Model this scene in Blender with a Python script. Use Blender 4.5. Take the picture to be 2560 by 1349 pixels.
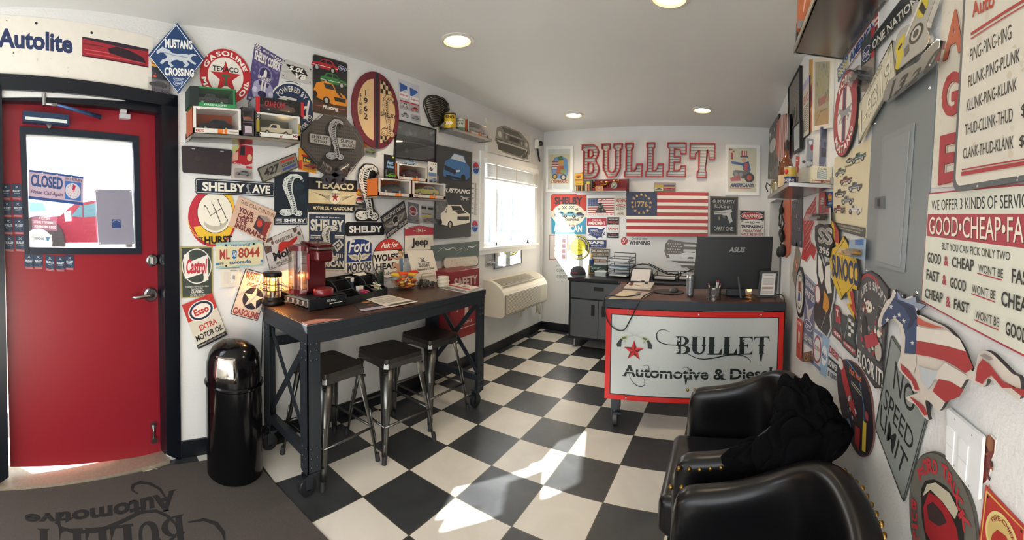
import bpy, math, random
from math import sin, cos, pi, radians
from mathutils import Vector, Matrix
from mathutils.geometry import tessellate_polygon
for _o in list(bpy.data.objects): bpy.data.objects.remove(_o)
SC = bpy.context.scene; COL = SC.collection
V = Vector
# ---------------- camera: a cylindrical panorama held at eye height ----------------
CR, CY, PIT, ROL, AZ, HC = 1006.5, 583.76, -.0347, .0133, 1.0361, 1.4
def _w(x, y, z):
    x, z = cos(ROL)*x - sin(ROL)*z, sin(ROL)*x + cos(ROL)*z
    y, z = cos(PIT)*y - sin(PIT)*z, sin(PIT)*y + cos(PIT)*z
    return V((x*sin(AZ) - y*cos(AZ), x*cos(AZ) + y*sin(AZ), z))
def ray(px, py):
    t = (px - 1280)/CR
    return _w(sin(t), cos(t), (CY - py)/CR)
cam = bpy.data.cameras.new('camera'); camo = bpy.data.objects.new('camera', cam); COL.objects.link(camo)
cam.type = 'PANO'; cam.panorama_type = 'CENTRAL_CYLINDRICAL'
cam.central_cylindrical_range_u_min = -1280/CR; cam.central_cylindrical_range_u_max = 1280/CR
cam.central_cylindrical_range_v_min = -(1349 - CY)/CR; cam.central_cylindrical_range_v_max = CY/CR
cam.central_cylindrical_radius = 1.0; cam.clip_start = .01
_r, _f, _u = _w(1, 0, 0), _w(0, 1, 0), _w(0, 0, 1)
camo.matrix_world = Matrix(((_r.x, _u.x, -_f.x, 0), (_r.y, _u.y, -_f.y, 0), (_r.z, _u.z, -_f.z, HC), (0, 0, 0, 1)))
SC.camera = camo
# ---------------- sky, sun, exposure ----------------
wd = bpy.data.worlds.new('sky'); SC.world = wd; wd.use_nodes = True
wd.node_tree.nodes['Background'].inputs[0].default_value = (.86, .93, 1, 1)
wd.node_tree.nodes['Background'].inputs[1].default_value = 2.6
def lamp(name, kind, loc, energy, color=(1, 1, 1), **k):
    l = bpy.data.lights.new(name, kind); l.energy = energy; l.color = color
    d = k.pop('dir', None)
    for a, b in k.items(): setattr(l, a, b)
    o = bpy.data.objects.new(name, l); COL.objects.link(o); o.location = loc
    if d: o.rotation_euler = V(d).to_track_quat('-Z', 'Y').to_euler()
    return o
lamp('sun', 'SUN', (-6, -6, 6), 65, (1, .96, .9), angle=.01, dir=(.78, 1.25, -1))
lamp('window_daylight', 'AREA', (-2.52, 3.82, 1.56), 14, (.88, .95, 1), shape='RECTANGLE', size=1.05, size_y=.85, dir=(1, 0, -.15))
lamp('front_fill', 'AREA', (-.6, -1.66, 1.5), 22, (.95, .97, 1), shape='RECTANGLE', size=1.9, size_y=1.5, dir=(0, 1, -.1))  # added fill light at the unseen front opening
lamp('door_daylight', 'AREA', (-2.12, -.1, 1.58), 8, (.86, .93, 1), shape='RECTANGLE', size=.55, size_y=.55, dir=(1, .25, -.25))
SC.view_settings.view_transform = 'Standard'; SC.view_settings.look = 'None'
SC.view_settings.gamma = 1; SC.view_settings.exposure = -0.12; SC.view_settings.use_curve_mapping = False
# ---------------- materials ----------------
def lin(h):
    c = [int(h[i:i+2], 16)/255 for i in (0, 2, 4)]
    return tuple(x/12.92 if x <= .04045 else ((x + .055)/1.055)**2.4 for x in c) + (1,)
_M = {}
class NT:
    def __init__(s, name):
        s.m = bpy.data.materials.new(name); s.m.use_nodes = True; s.t = s.m.node_tree; s.b = s.t.nodes['Principled BSDF']; s.out = s.t.nodes['Material Output']
    def n(s, ty, **k):
        n = s.t.nodes.new('ShaderNode' + ty)
        for a, b in k.items():
            if a[0] == 'i': n.inputs[int(a[1:])].default_value = b
            else: setattr(n, a, b)
        return n
    def l(s, a, ao, b, bi): s.t.links.new(a.outputs[ao], b.inputs[bi])
    def bump(s, src, so, st, dist=.002):
        b = s.n('Bump'); b.inputs['Strength'].default_value = st; b.inputs['Distance'].default_value = dist
        s.l(src, so, b, 'Height'); s.l(b, 0, s.b, 'Normal')
    def coord(s, scale=1.0, sc3=None):
        c = s.n('TexCoord'); m = s.n('Mapping'); m.inputs['Scale'].default_value = sc3 or (scale,)*3
        s.l(c, 'Object', m, 0); return m
def M(h, rough=.45, metal=0, emit=0, alpha=1, coat=0, var=.05, vs=25, bump=0, bs=300, sc3=None, spec=.5):
    k = (h, rough, metal, emit, alpha, coat, var, vs, bump, bs, sc3, spec)
    if k in _M: return _M[k]
    t = NT('paint_' + h); b = t.b
    b.inputs['Roughness'].default_value = rough; b.inputs['Metallic'].default_value = metal
    b.inputs['Coat Weight'].default_value = coat; b.inputs['Specular IOR Level'].default_value = spec
    c = lin(h); co = t.coord(sc3=sc3)
    nz = t.n('TexNoise'); nz.inputs['Scale'].default_value = vs; t.l(co, 0, nz, 0)
    mr = t.n('MapRange', i3=1 - var, i4=1 + var); t.l(nz, 0, mr, 0)
    mx = t.n('VectorMath', operation='SCALE'); mx.inputs[0].default_value = c[:3]; t.l(mr, 0, mx, 'Scale')
    t.l(mx, 0, b, 'Base Color')
    if emit:
        b.inputs['Emission Strength'].default_value = emit; b.inputs['Emission Color'].default_value = c
    if bump:
        n2 = t.n('TexNoise'); n2.inputs['Scale'].default_value = bs; n2.inputs['Detail'].default_value = 3; t.l(co, 0, n2, 0); t.bump(n2, 0, bump)
    if alpha < 1:
        tr = t.n('BsdfTransparent'); ms = t.n('MixShader'); ms.inputs[0].default_value = alpha
        t.l(tr, 0, ms, 1); t.l(b, 0, ms, 2); t.l(ms, 0, t.out, 0)
    _M[k] = t.m; return t.m
def glassmat(name, tint=(1, 1, 1, 1), refl=.06, rough=.02):
    t = NT(name); t.t.nodes.remove(t.b)
    tr = t.n('BsdfTransparent'); tr.inputs[0].default_value = tint
    gl = t.n('BsdfGlossy'); gl.inputs['Roughness'].default_value = rough
    lw = t.n('LayerWeight'); lw.inputs[0].default_value = .25
    mr = t.n('MapRange', i3=refl, i4=.7); t.l(lw, 1, mr, 0)
    ms = t.n('MixShader'); t.l(mr, 0, ms, 0); t.l(tr, 0, ms, 1); t.l(gl, 0, ms, 2); t.l(ms, 0, t.out, 0)
    return t.m
GLASS = glassmat('clear_glass'); FILM = glassmat('clear_plastic', (.97, .97, .97, 1), .05, .08); SMOKE = glassmat('smoked_plastic', (.55, .45, .4, 1), .06, .05)
CHROME = M('d8d8d6', .12, 1); STEEL = M('6c6c69', .32, .95, var=.15, vs=6); BLACK = M('141416', .4); BLKMET = M('1d2126', .45, .3, bump=.25, bs=400); BRUSH = M('b3b1ad', .3, 1, var=.08)
def MM(x, **k): return x if not isinstance(x, str) else M(x, **k)
# ---------------- mesh builder ----------------
class G:
    def __init__(s, T=None): s.v = []; s.f = []; s.m = []; s.ms = []; s.s = []; s.T = T
    def add(s, vs, fs, mat, sm=False):
        mat = MM(mat)
        if mat not in s.ms: s.ms.append(mat)
        i = s.ms.index(mat); o = len(s.v)
        s.v += [(s.T @ V(v)) if s.T else V(v) for v in vs]
        for f in fs: s.f.append([o + j for j in f]); s.m.append(i); s.s.append(sm)
        return s
    def box(s, a, b, mat):
        (x0, y0, z0), (x1, y1, z1) = a, b
        return s.add([(x0, y0, z0), (x1, y0, z0), (x1, y1, z0), (x0, y1, z0), (x0, y0, z1), (x1, y0, z1), (x1, y1, z1), (x0, y1, z1)],
                     [(3, 2, 1, 0), (4, 5, 6, 7), (0, 1, 5, 4), (1, 2, 6, 5), (2, 3, 7, 6), (3, 0, 4, 7)], mat)
    def poly(s, pts, mat, n=None):
        pts = [V(p) for p in pts]
        if len(pts) <= 4: return s.add(pts, [tuple(range(len(pts)))], mat)
        return s.add(pts, [tuple(t) for t in tessellate_polygon([pts])], mat)
    def prism(s, pts, d, mat, side=None, sm=False):          # front polygon pts, extruded by the vector d
        pts = [V(p) for p in pts]; d = V(d); n = len(pts)
        tr = [tuple(t) for t in tessellate_polygon([pts])] if n > 4 else [tuple(range(n))]
        nn = V((0, 0, 0))
        for i in range(n): nn += (pts[i] - pts[0]).cross(pts[(i+1) % n] - pts[0])
        fl = nn.dot(d) > 0
        s.add(pts, [t[::-1] if fl else t for t in [list(t) for t in tr]], mat)
        # make the triangles' winding agree
        s.add([p + d for p in pts], [t[::-1] for t in tr], mat)
        vs = pts + [p + d for p in pts]
        return s.add(vs, [(i, i + n, (i+1) % n + n, (i+1) % n) for i in range(n)], side or mat, sm)
    def lathe(s, prof, mat, c=(0, 0, 0), n=24, T=None, sc=(1, 1), cap=1):
        runs = [[prof[0]]]                                    # split the profile where it turns sharply, so edges stay crisp
        for i in range(1, len(prof)):
            runs[-1].append(prof[i])
            if i < len(prof) - 1:
                a, b = V((prof[i][0] - prof[i-1][0], prof[i][1] - prof[i-1][1])), V((prof[i+1][0] - prof[i][0], prof[i+1][1] - prof[i][1]))
                if a.length > 1e-9 and b.length > 1e-9 and a.angle(b) > .6: runs.append([prof[i]])
        def ring(r, z): return [((T @ V((r*cos(2*pi*i/n)*sc[0], r*sin(2*pi*i/n)*sc[1], z))) if T else V((r*cos(2*pi*i/n)*sc[0], r*sin(2*pi*i/n)*sc[1], z))) + V(c) for i in range(n)]
        for run in runs:
            vs = sum([ring(*p) for p in run], [])
            s.add(vs, [(j*n + i, j*n + (i+1) % n, (j+1)*n + (i+1) % n, (j+1)*n + i) for j in range(len(run) - 1) for i in range(n)], mat, True)
        if cap and prof[0][0] > 1e-5: s.add(ring(*prof[0]), [tuple(range(n))[::-1]], mat)
        if cap and prof[-1][0] > 1e-5: s.add(ring(*prof[-1]), [tuple(range(n))], mat)
        return s
    def cyl(s, a, b, r, mat, n=14, r2=None):
        a, b = V(a), V(b); q = V((0, 0, 1)).rotation_difference(b - a).to_matrix(); L = (b - a).length; r2 = r if r2 is None else r2
        s.lathe([(r, 0), (r2, L)], mat, a, n, q); return s
    def sph(s, c, r, mat, sc=(1, 1, 1), n=14):
        T = Matrix.Diagonal(V(sc)); return s.lathe([(max(1e-6, r*sin(pi*i/8)), -r*cos(pi*i/8)) for i in range(9)], mat, c, n, T)
    def tube(s, path, r, mat, n=7, closed=False):
        P = [V(p) for p in path]; m = len(P); vs, fs = [], []; up = None
        for i, p in enumerate(P):
            t = ((P[(i+1) % m] - P[i-1]) if closed else (P[min(i+1, m-1)] - P[max(i-1, 0)]))
            if t.length < 1e-9: t = V((0, 0, 1))
            t.normalize()
            if up is None: up = V((0, 0, 1)) if abs(t.z) < .9 else V((1, 0, 0))
            x = t.cross(up)
            if x.length < 1e-6: x = t.orthogonal()
            x.normalize(); up = x.cross(t); rr = r[i] if isinstance(r, (list, tuple)) else r
            vs += [p + (x*cos(2*pi*k/n) + up*sin(2*pi*k/n))*rr for k in range(n)]
        for i in range(m if closed else m - 1):
            j = (i+1) % m
            for k in range(n): fs.append((i*n + k, i*n + (k+1) % n, j*n + (k+1) % n, j*n + k))
        if not closed: fs += [tuple(range(n))[::-1], tuple((m-1)*n + k for k in range(n))]
        return s.add(vs, fs, mat, True)
    def bar(s, a, b, w, h, mat, up=(0, 0, 1)):                # a square bar from a to b
        a, b = V(a), V(b); t = (b - a).normalized(); x = t.cross(V(up))
        if x.length < 1e-5: x = t.orthogonal()
        x.normalize(); y = x.cross(t); x *= w/2; y *= h/2
        vs = [a - x - y, a + x - y, a + x + y, a - x + y, b - x - y, b + x - y, b + x + y, b - x + y]
        return s.add(vs, [(3, 2, 1, 0), (4, 5, 6, 7), (0, 1, 5, 4), (1, 2, 6, 5), (2, 3, 7, 6), (3, 0, 4, 7)], mat)
    def build(s, name, parent=None, w=0, bev=0, sub=0, sol=0, sm=None):
        root = parent
        while root and root.parent: root = root.parent
        org = root.matrix_basis.translation.copy() if (w and root) else V((0, 0, 0))
        if not parent and s.v:
            lo = [min(v[i] for v in s.v) for i in range(3)]; hi = [max(v[i] for v in s.v) for i in range(3)]
            org = V(((lo[0]+hi[0])/2, (lo[1]+hi[1])/2, lo[2]))
        me = bpy.data.meshes.new(name); me.from_pydata([tuple(v - org) for v in s.v], [], s.f)
        for m in s.ms: me.materials.append(m)
        me.polygons.foreach_set('material_index', s.m); me.polygons.foreach_set('use_smooth', s.s if sm is None else [sm]*len(s.s)); me.update()
        o = bpy.data.objects.new(name, me); COL.objects.link(o)
        if parent: o.parent = parent
        else: o.location = org
        if sol: md = o.modifiers.new('s', 'SOLIDIFY'); md.thickness = sol; md.offset = 0
        if sub: md = o.modifiers.new('u', 'SUBSURF'); md.levels = sub; md.render_levels = sub
        if bev: md = o.modifiers.new('b', 'BEVEL'); md.width = bev; md.segments = 6 if bev > .015 else 2; md.limit_method = 'ANGLE'
        if bev > .015: md.harden_normals = True; me.polygons.foreach_set('use_smooth', [True]*len(me.polygons))
        return o
def tag(o, label=None, cat=None, group=None, kind=None):
    for k, v in (('label', label), ('category', cat), ('group', group), ('kind', kind)):
        if v: o[k] = v
    return o
def thing(name, label, cat, loc=(0, 0, 0), rz=0, group=None):
    o = bpy.data.objects.new(name, None); COL.objects.link(o); o.empty_display_size = .05
    o.location = loc; o.rotation_euler = (0, 0, rz); return tag(o, label, cat, group)
def dup(root, loc, rz=0, label=None, group=None):
    def cp(o, par):
        c = o.copy(); COL.objects.link(c); c.parent = par
        for ch in [x for x in bpy.data.objects if x.parent == o]: cp(ch, c)
        return c
    r = cp(root, None); r.location = loc; r.rotation_euler = (0, 0, rz)
    return tag(r, label, None, group)
def struct(g, name, parent=None, **k): return tag(g.build(name, parent, **k), kind='structure')
# ---------------- planes seen through the camera's geometry ----------------
class PL:
    def __init__(s, o, n): s.o = V(o); s.n = V(n).normalized(); s.h = V((0, 0, 1)).cross(s.n); s.h = s.h.normalized() if s.h.length > .01 else V((0, -1, 0))
    def hit(s, px, py, off=0):
        d = ray(px, py); c = V((0, 0, HC)); return c + d*((s.o + s.n*off - c).dot(s.n)/d.dot(s.n))
XL, XR, YB, ZC = -2.288, .47, 4.63, 2.519
ESL = .25
LW = PL((XL, 0, 0), (1, 0, 0)); BW = PL((0, YB, 0), (0, -1, 0)); RW = PL((XR, 0, 0), (-1, 0, 0))
EW = PL((XL, .47, 0), (1, ESL, 0)); FL = PL((0, 0, 0), (0, 0, 1))
def hz(px, py, z): return PL((0, 0, z), (0, 0, 1)).hit(px, py)
# ---------------- flat artwork on signs ----------------
_TX = {}
def txt(s, off=.0):
    k = (s, off)
    if k not in _TX:
        cu = bpy.data.curves.new('t', 'FONT'); cu.body = s; cu.offset = off; cu.resolution_u = 3
        o = bpy.data.objects.new('t', cu); me = o.to_mesh()
        vs = [(v.co.x, v.co.y) for v in me.vertices]; fs = [tuple(p.vertices) for p in me.polygons]
        o.to_mesh_clear(); bpy.data.objects.remove(o); bpy.data.curves.remove(cu)
        _TX[k] = (vs, fs)
    return _TX[k]
def serif(s, off):
    """each glyph gets slab feet where a stem ends on the base line or the cap line"""
    vs, fs = [list(a) for a in txt(s, off)]
    vs = list(vs); fs = list(fs); yl = [v[1] for v in vs]; out = []
    tops = sorted({round(max(y for x, y in vs), 2)})
    for lev, sg in ((min(y for y in yl if y > -.1) if min(yl) > -.1 else 0, 1), (max(yl), -1)):
        xs = sorted(x for x, y in vs if abs(y - lev) < .018)
        cl = []
        for x in xs:
            if cl and x - cl[-1][1] < .2: cl[-1][1] = x
            else: cl.append([x, x])
        for a, b in cl:
            if .01 < b - a < .3:
                i = len(vs); vs += [(a - .055, lev), (b + .055, lev), (b + .055, lev + sg*.05), (a - .055, lev + sg*.05)]; fs.append((i, i+1, i+2, i+3))
    return vs, fs
STY = {'b': .022, 'h': .04, 'n': .004}
def put_text(g, it, P):
    _, s, x0, y0, x1, y1, col = it[:7]; st = it[7] if len(it) > 7 else 'b'
    off = STY.get(st[0], .022) if st else .01
    vs, fs = serif(s, off) if 's' in st else txt(s, off)
    if not vs: return
    if 'i' in st: vs = [(x + .25*y, y) for x, y in vs]
    a, b = min(v[0] for v in vs), max(v[0] for v in vs); c, d = min(v[1] for v in vs), max(v[1] for v in vs)
    g.add([P(x0 + (x1-x0)*(x-a)/(b-a or 1), y1 - (y1-y0)*(y-c)/(d-c or 1)) for x, y in vs], fs, col)
HORSE = [(0, .3), (.03, .2), (.1, .12), (.16, .02), (.2, .1), (.3, .14), (.4, .3), (.55, .33), (.72, .3), (.8, .33), (.88, .26), (.97, .28), (1, .36), (.93, .34), (.86, .42), (.84, .5), (.9, .62), (.98, .7), (.96, .78), (.86, .7), (.78, .6), (.74, .62), (.8, .75), (.78, .84), (.7, .95), (.66, .9), (.7, .8), (.64, .66), (.5, .6), (.42, .64), (.34, .76), (.42, .9), (.36, .97), (.28, .8), (.3, .68), (.22, .7), (.14, .84), (.08, .8), (.14, .64), (.26, .54), (.24, .42), (.18, .3), (.1, .3), (.03, .38)]
CARB = [(0, .72), (.02, .5), (.1, .42), (.28, .36), (.4, .1), (.46, .06), (.7, .06), (.78, .12), (.86, .36), (.97, .42), (1, .6), (.98, .78), (.9, .82), (.1, .82)]
CARW = [(.32, .36), (.42, .14), (.52, .13), (.52, .36)], [(.55, .36), (.55, .13), (.7, .13), (.8, .36)]
TRKB = [(0, .75), (.01, .45), (.26, .4), (.32, .08), (.36, .05), (.56, .05), (.6, .08), (.62, .36), (1, .36), (1, .78), (.02, .8)]
def slabs():                                           # western slab lettering of the shop's name: polygons in a unit box
    def el(cx, cy, rx, ry, a0, a1, n=10): return [(cx + rx*cos(radians(a0 + (a1-a0)*i/n)), cy - ry*sin(radians(a0 + (a1-a0)*i/n))) for i in range(n+1)]
    def spk(a, b, y=.5): return [(a - .07, y), (a, y - .05), (b, y - .05), (b + .07, y), (b, y + .05), (a, y + .05)]
    def srf(a, b, y, s): return [(a - .1, y), (b + .1, y), (b, y + .05*s), (a, y + .05*s)]
    L_ = [[(.1, 0), (.45, 0), (.45, 1), (.1, 1)], srf(.1, .45, 0, 1), spk(.1, .45), [(0, .93), (.78, .92), (.86, .8), (1, .62), (1, 1), (0, 1)]]
    arm = [(0, 0), (1, 0), (1, .3), (.92, .12), (.8, .06), (0, .06)]
    D = {'B': [[(.1, 0), (.36, 0), (.36, 1), (.1, 1)], srf(.1, .36, 0, 1), srf(.1, .36, 1, -1), spk(.1, .36, .52), el(.4, .25, .44, .25, 90, -90) + el(.4, .25, .2, .2, -90, 90), el(.4, .74, .54, .26, 90, -90) + el(.4, .74, .28, .21, -90, 90)],
     'U': [[(.08, 0), (.36, 0), (.36, .7), (.08, .7)], [(.72, 0), (.86, 0), (.86, .7), (.72, .7)], srf(.08, .36, 0, 1), srf(.72, .86, 0, 1), spk(.08, .36, .48), spk(.72, .86, .48), el(.47, .69, .39, .31, 180, 360) + el(.54, .69, .18, .22, 360, 180)],
     'L': L_, 'E': [[(.08, 0), (.42, 0), (.42, 1), (.08, 1)], arm, [(x, 1 - y) for x, y in arm], [(.42, .47), (.6, .47), (.7, .3), (.7, .7), (.6, .53), (.42, .53)], spk(.08, .3)],
     'T': [[(0, .32), (.03, 0), (.97, 0), (1, .32), (.9, .1), (.8, .07), (.2, .07), (.1, .1)], [(.36, .05), (.64, .05), (.64, .95), (.74, 1), (.26, 1), (.36, .95)], spk(.36, .64)]}
    return sum([[[(a + (b-a)*x, y) for x, y in p] for p in D[c]] for c, a, b in (('B', 0, .17), ('U', .165, .335), ('L', .34, .49), ('L', .5, .65), ('E', .665, .815), ('T', .825, 1))], [])
def col_ell(cx, cy, rx, ry, n=40, a0=0, a1=360):
    return [(cx + rx*sin(radians(a0 + (a1-a0)*i/n)), cy - ry*cos(radians(a0 + (a1-a0)*i/n))) for i in range(n + (0 if a1 - a0 == 360 else 1))]
def draw(g, items, PP, W, H, d0):
    for k, it in enumerate(items):
        dep = d0 + min(.0002, .004/len(items))*(k + 1); c = it[0]; asp = H/W
        P = lambda x, y: PP(x, y, dep)
        if c == 'r': _, x0, y0, x1, y1, col = it; g.poly([P(x0, y1), P(x1, y1), P(x1, y0), P(x0, y0)], col)
        elif c == 'p': g.poly([P(*q) for q in it[1]], it[2])
        elif c == 'e': g.poly([P(*q) for q in col_ell(*it[1:5])], it[5])
        elif c == 'o': _, cx, cy, ry, col = it; g.poly([P(*q) for q in col_ell(cx, cy, ry*asp, ry)], col)
        elif c == 'l':
            pts, w, col = it[1], it[2]*H/2, it[3]; vs = []; fs = []
            if len(it) > 4 and len(pts) > 3:                # smooth brush stroke
                o = []; e = [pts[0]] + list(pts) + [pts[-1]]
                for i in range(1, len(e) - 2):
                    for u in (0, .25, .5, .75):
                        o.append(tuple(.5*(2*e[i][q] + (e[i+1][q]-e[i-1][q])*u + (2*e[i-1][q]-5*e[i][q]+4*e[i+1][q]-e[i+2][q])*u*u + (3*e[i][q]-e[i-1][q]-3*e[i+1][q]+e[i+2][q])*u**3) for q in (0, 1)))
                pts = o + [pts[-1]]
            ps = [V((x*W, y*H)) for x, y in pts]; n = len(ps)
            for i in range(n):
                t = ps[min(i+1, n-1)] - ps[max(i-1, 0)]; t = t.normalized() if t.length > 1e-9 else V((1, 0)); q = V((-t.y, t.x))*w
                if len(it) > 4: q *= 1 - it[4]*abs(2*i/(n-1) - 1)
                for a in (ps[i] + q, ps[i] - q): vs.append(P(a.x/W, a.y/H))
            g.add(vs, [(2*i, 2*i+1, 2*i+3, 2*i+2) for i in range(n-1)], col)
        elif c == 't': put_text(g, it, P)
        elif c == 'W':
            _, x0, y0, x1, y1, col = it
            for i, p in enumerate(slabs()): g.poly([PP(x0 + (x1-x0)*x, y0 + (y1-y0)*y, dep + i*.000004) for x, y in p], col)
        elif c == 'tq':
            Q = it[2]; put_text(g, ('t', it[1], 0, 0, 1, 1, it[3], it[4]), lambda x, y: P(*[Q[0][i]*(1-x)*(1-y) + Q[1][i]*x*(1-y) + Q[2][i]*x*y + Q[3][i]*(1-x)*y for i in (0, 1)]))
        elif c == 'a':
            _, s, cx, cy, ry, a0, a1, hh, col = it[:9]; off = STY[it[9]] if len(it) > 9 else .022
            ws = []
            for ch in s:
                vs, fs = txt(ch, off); ws.append((max(v[0] for v in vs) - min(v[0] for v in vs) + .1) if vs else .35)
            tot = sum(ws); pos = 0
            for ch, wd_ in zip(s, ws):
                vs, fs = txt(ch, off)
                if vs:
                    xm = min(v[0] for v in vs); out = []
                    for x, y in vs:
                        a = radians(a0 + (a1-a0)*(pos + x - xm + .05)/tot); r = ry + (hh*(y/.72) if a1 > a0 else -hh*(y/.72))
                        out.append(P(cx + r*asp*sin(a), cy - r*cos(a)))
                    g.add(out, fs, col)
                pos += wd_
        elif c == 's':
            _, cx, cy, r, col = it; g.poly([P(cx + (r if i % 2 == 0 else r*.4)*asp*sin(pi*i/5), cy - (r if i % 2 == 0 else r*.4)*cos(pi*i/5)) for i in range(10)], col)
        elif c in ('car', 'trk'):
            _, x0, y0, x1, y1, col = it[:6]; gl = it[6] if len(it) > 6 else '20262c'; fl = len(it) > 7
            m = lambda x, y: P(x0 + (x1-x0)*((1-x) if fl else x), y0 + (y1-y0)*y)
            PP2 = lambda x, y, e: PP(x0 + (x1-x0)*((1-x) if fl else x), y0 + (y1-y0)*y, dep + e)
            g.poly([PP2(*q, 0) for q in (CARB if c == 'car' else TRKB)], col)
            for wn in (CARW if c == 'car' else ([(.3, .38), (.36, .12), (.5, .12), (.5, .38)],)): g.poly([PP2(*q, .00005) for q in wn], gl)
            for wx in (.2, .79):
                rx = .11; ry = rx*(x1-x0)*W/((y1-y0)*H)
                g.poly([PP2(*q, .0001) for q in col_ell(wx, .8, rx, min(ry, .3), 16)], '15151a'); g.poly([PP2(*q, .00015) for q in col_ell(wx, .8, rx*.55, min(ry, .3)*.55, 12)], 'b5b5b5')
            g.poly([PP2(*q, .0001) for q in ((.02, .6), (.98, .6), (.98, .64), (.02, .64))], 'e8e4da')
        elif c == 'cob':
            _, x0, y0, x1, y1, lc, dc = it
            cl = [(.98, .17, .035), (.9, .07, .07), (.72, .035, .09), (.52, .06, .15), (.38, .15, .21), (.33, .27, .21), (.38, .4, .17), (.48, .55, .14), (.58, .7, .125), (.62, .83, .14), (.6, .95, .16)]
            def pth(k_, e, ins):
                L, Rr = [], []
                for i, (x, y, w) in enumerate(cl):
                    a, b = cl[max(i-1, 0)], cl[min(i+1, len(cl)-1)]; t = V((b[0]-a[0], (b[1]-a[1])*2)).normalized(); q = V((-t.y, t.x))
                    L.append((x + q.x*(w*k_ + ins), y + q.y*(w*k_ + ins)/2)); Rr.append((x - q.x*(w*k_ + ins), y - q.y*(w*k_ + ins)/2))
                return L + Rr[::-1]
            m = lambda x, y, e=0: PP(x0 + (x1-x0)*x, y0 + (y1-y0)*y, dep + e)
            for e, cc, gr in ((0, dc, .035), (.00005, lc, 0)):
                for ex, ey, rx, ry in ((.3, .9, .3, .085), (.82, .92, .18, .07)): g.poly([m(*q, e) for q in col_ell(ex, ey, rx + gr, ry + gr*.6, 20)], cc)
                g.poly([m(*q, e + .00002) for q in pth(1, 0, gr)], cc)
            def at(t):
                i = min(int(t), len(cl) - 2); f = t - i; return [cl[i][k_]*(1-f) + cl[i+1][k_]*f for k_ in range(3)]
            nb = 22
            for j in range(nb):
                t = 2.4 + 7.4*j/nb; x, y, w = at(t); x2, y2, w2 = at(t + 7.4/nb*.62)
                g.poly([m(x - w*.05, y, .0001), m(x + w*.72, y + .012, .0001), m(x2 + w2*.72, y2 + .012, .0001), m(x2 - w2*.05, y2, .0001)], dc)
            rr = random.Random(3)
            for j in range(60):
                t = rr.uniform(1.5, 9.7); x, y, w = at(t); u = rr.uniform(-.95, -.3) if t > 3 else rr.uniform(-.8, .4); cx, cy = x + w*u, y; r = .018
                g.poly([m(cx - r, cy, .0001), m(cx, cy - r*.55, .0001), m(cx + r, cy, .0001), m(cx, cy + r*.55, .0001)], dc)
            for j in range(40):
                e_ = rr.choice(((.3, .9, .27, .07), (.82, .92, .16, .055))); a_ = rr.uniform(0, 6.28); q_ = rr.uniform(.2, .95)**.5; cx, cy = e_[0] + e_[2]*q_*cos(a_), e_[1] + e_[3]*q_*sin(a_); r = .022
                g.poly([m(cx - r, cy, .0001), m(cx, cy - r*.5, .0001), m(cx + r, cy, .0001), m(cx, cy + r*.5, .0001)], dc)
            g.poly([m(*q, .00012) for q in ((.93, .1), (.99, .12), (.97, .2), (.9, .16))], dc)
        elif c == 'horse':
            _, x0, y0, x1, y1, col = it[:6]; fl = len(it) > 6
            g.poly([P(x0 + (x1-x0)*((1-x) if fl else x), y0 + (y1-y0)*y) for x, y in HORSE], col)
        elif c == 'chk':
            _, x0, y0, x1, y1, nx, ny, c1 = it
            for i in range(nx):
                for j in range(ny):
                    if (i + j) % 2 == 0: g.poly([P(x0 + (x1-x0)*(i+u)/nx, y0 + (y1-y0)*(j+v)/ny) for u, v in ((0, 1), (1, 1), (1, 0), (0, 0))], c1)
        elif c == 'tl':
            _, x0, y0, x1, y1, n, col = it; rr = random.Random(n*7 + int(x0*99))
            for i in range(n):
                y = y0 + (y1-y0)*(i + .2)/n; h = (y1-y0)/n*.45; x = x0
                while x < x1 - .01:
                    w = min(rr.uniform(.03, .09)*(x1-x0)*1.5, x1 - x); g.poly([P(x, y+h), P(x+w, y+h), P(x+w, y), P(x, y)], col); x += w + .012*(x1-x0)
        elif c == 'spl':
            _, x0, y0, x1, y1, n, sz, cols, sd = it; rr = random.Random(sd)
            for i in range(n):
                cx, cy = rr.uniform(x0, x1), rr.uniform(y0, y1); a = sz*rr.uniform(.4, 1.2); nn = rr.randint(5, 8); b = rr.uniform(.5, 1.6)
                g.poly([PP(min(max(cx + a*asp*b*rr.uniform(.6, 1)*sin(2*pi*j/nn), x0), x1), min(max(cy - a*rr.uniform(.6, 1)*cos(2*pi*j/nn), y0), y1), dep + i*.00001) for j in range(nn)], cols[i % len(cols)])
        elif c == 'wing':
            _, x0, y0, x1, y1, col, ln = it                       # feathered wing, its root at x1
            m = lambda x, y, e=0: PP(x0 + (x1-x0)*x, y0 + (y1-y0)*y, dep + e)
            g.poly([m(*q) for q in ((0, .05), (.45, .12), (.7, 0), (1, .3), (1, .85), (.75, 1), (.45, .85), (.2, .5))], col)
            for j in range(5):
                a = [(.1 + .12*j, .14 + .05*j), (.4 + .1*j, .3 + .09*j), (.95, .4 + .1*j)]; b = [(x, y + .03) for x, y in a[::-1]]
                g.poly([m(*q, .0001) for q in a + b], ln)
        elif c == 'flag':
            _, x0, y0, x1, y1, n = it[:6]
            for j in range(n): g.poly([P(x0, y0 + (y1-y0)*(j+1)/n), P(x1, y0 + (y1-y0)*(j+1)/n), P(x1, y0 + (y1-y0)*j/n), P(x0, y0 + (y1-y0)*j/n)], 'b23a3a' if j % 2 == 0 else 'ece6da')
    return g
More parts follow.
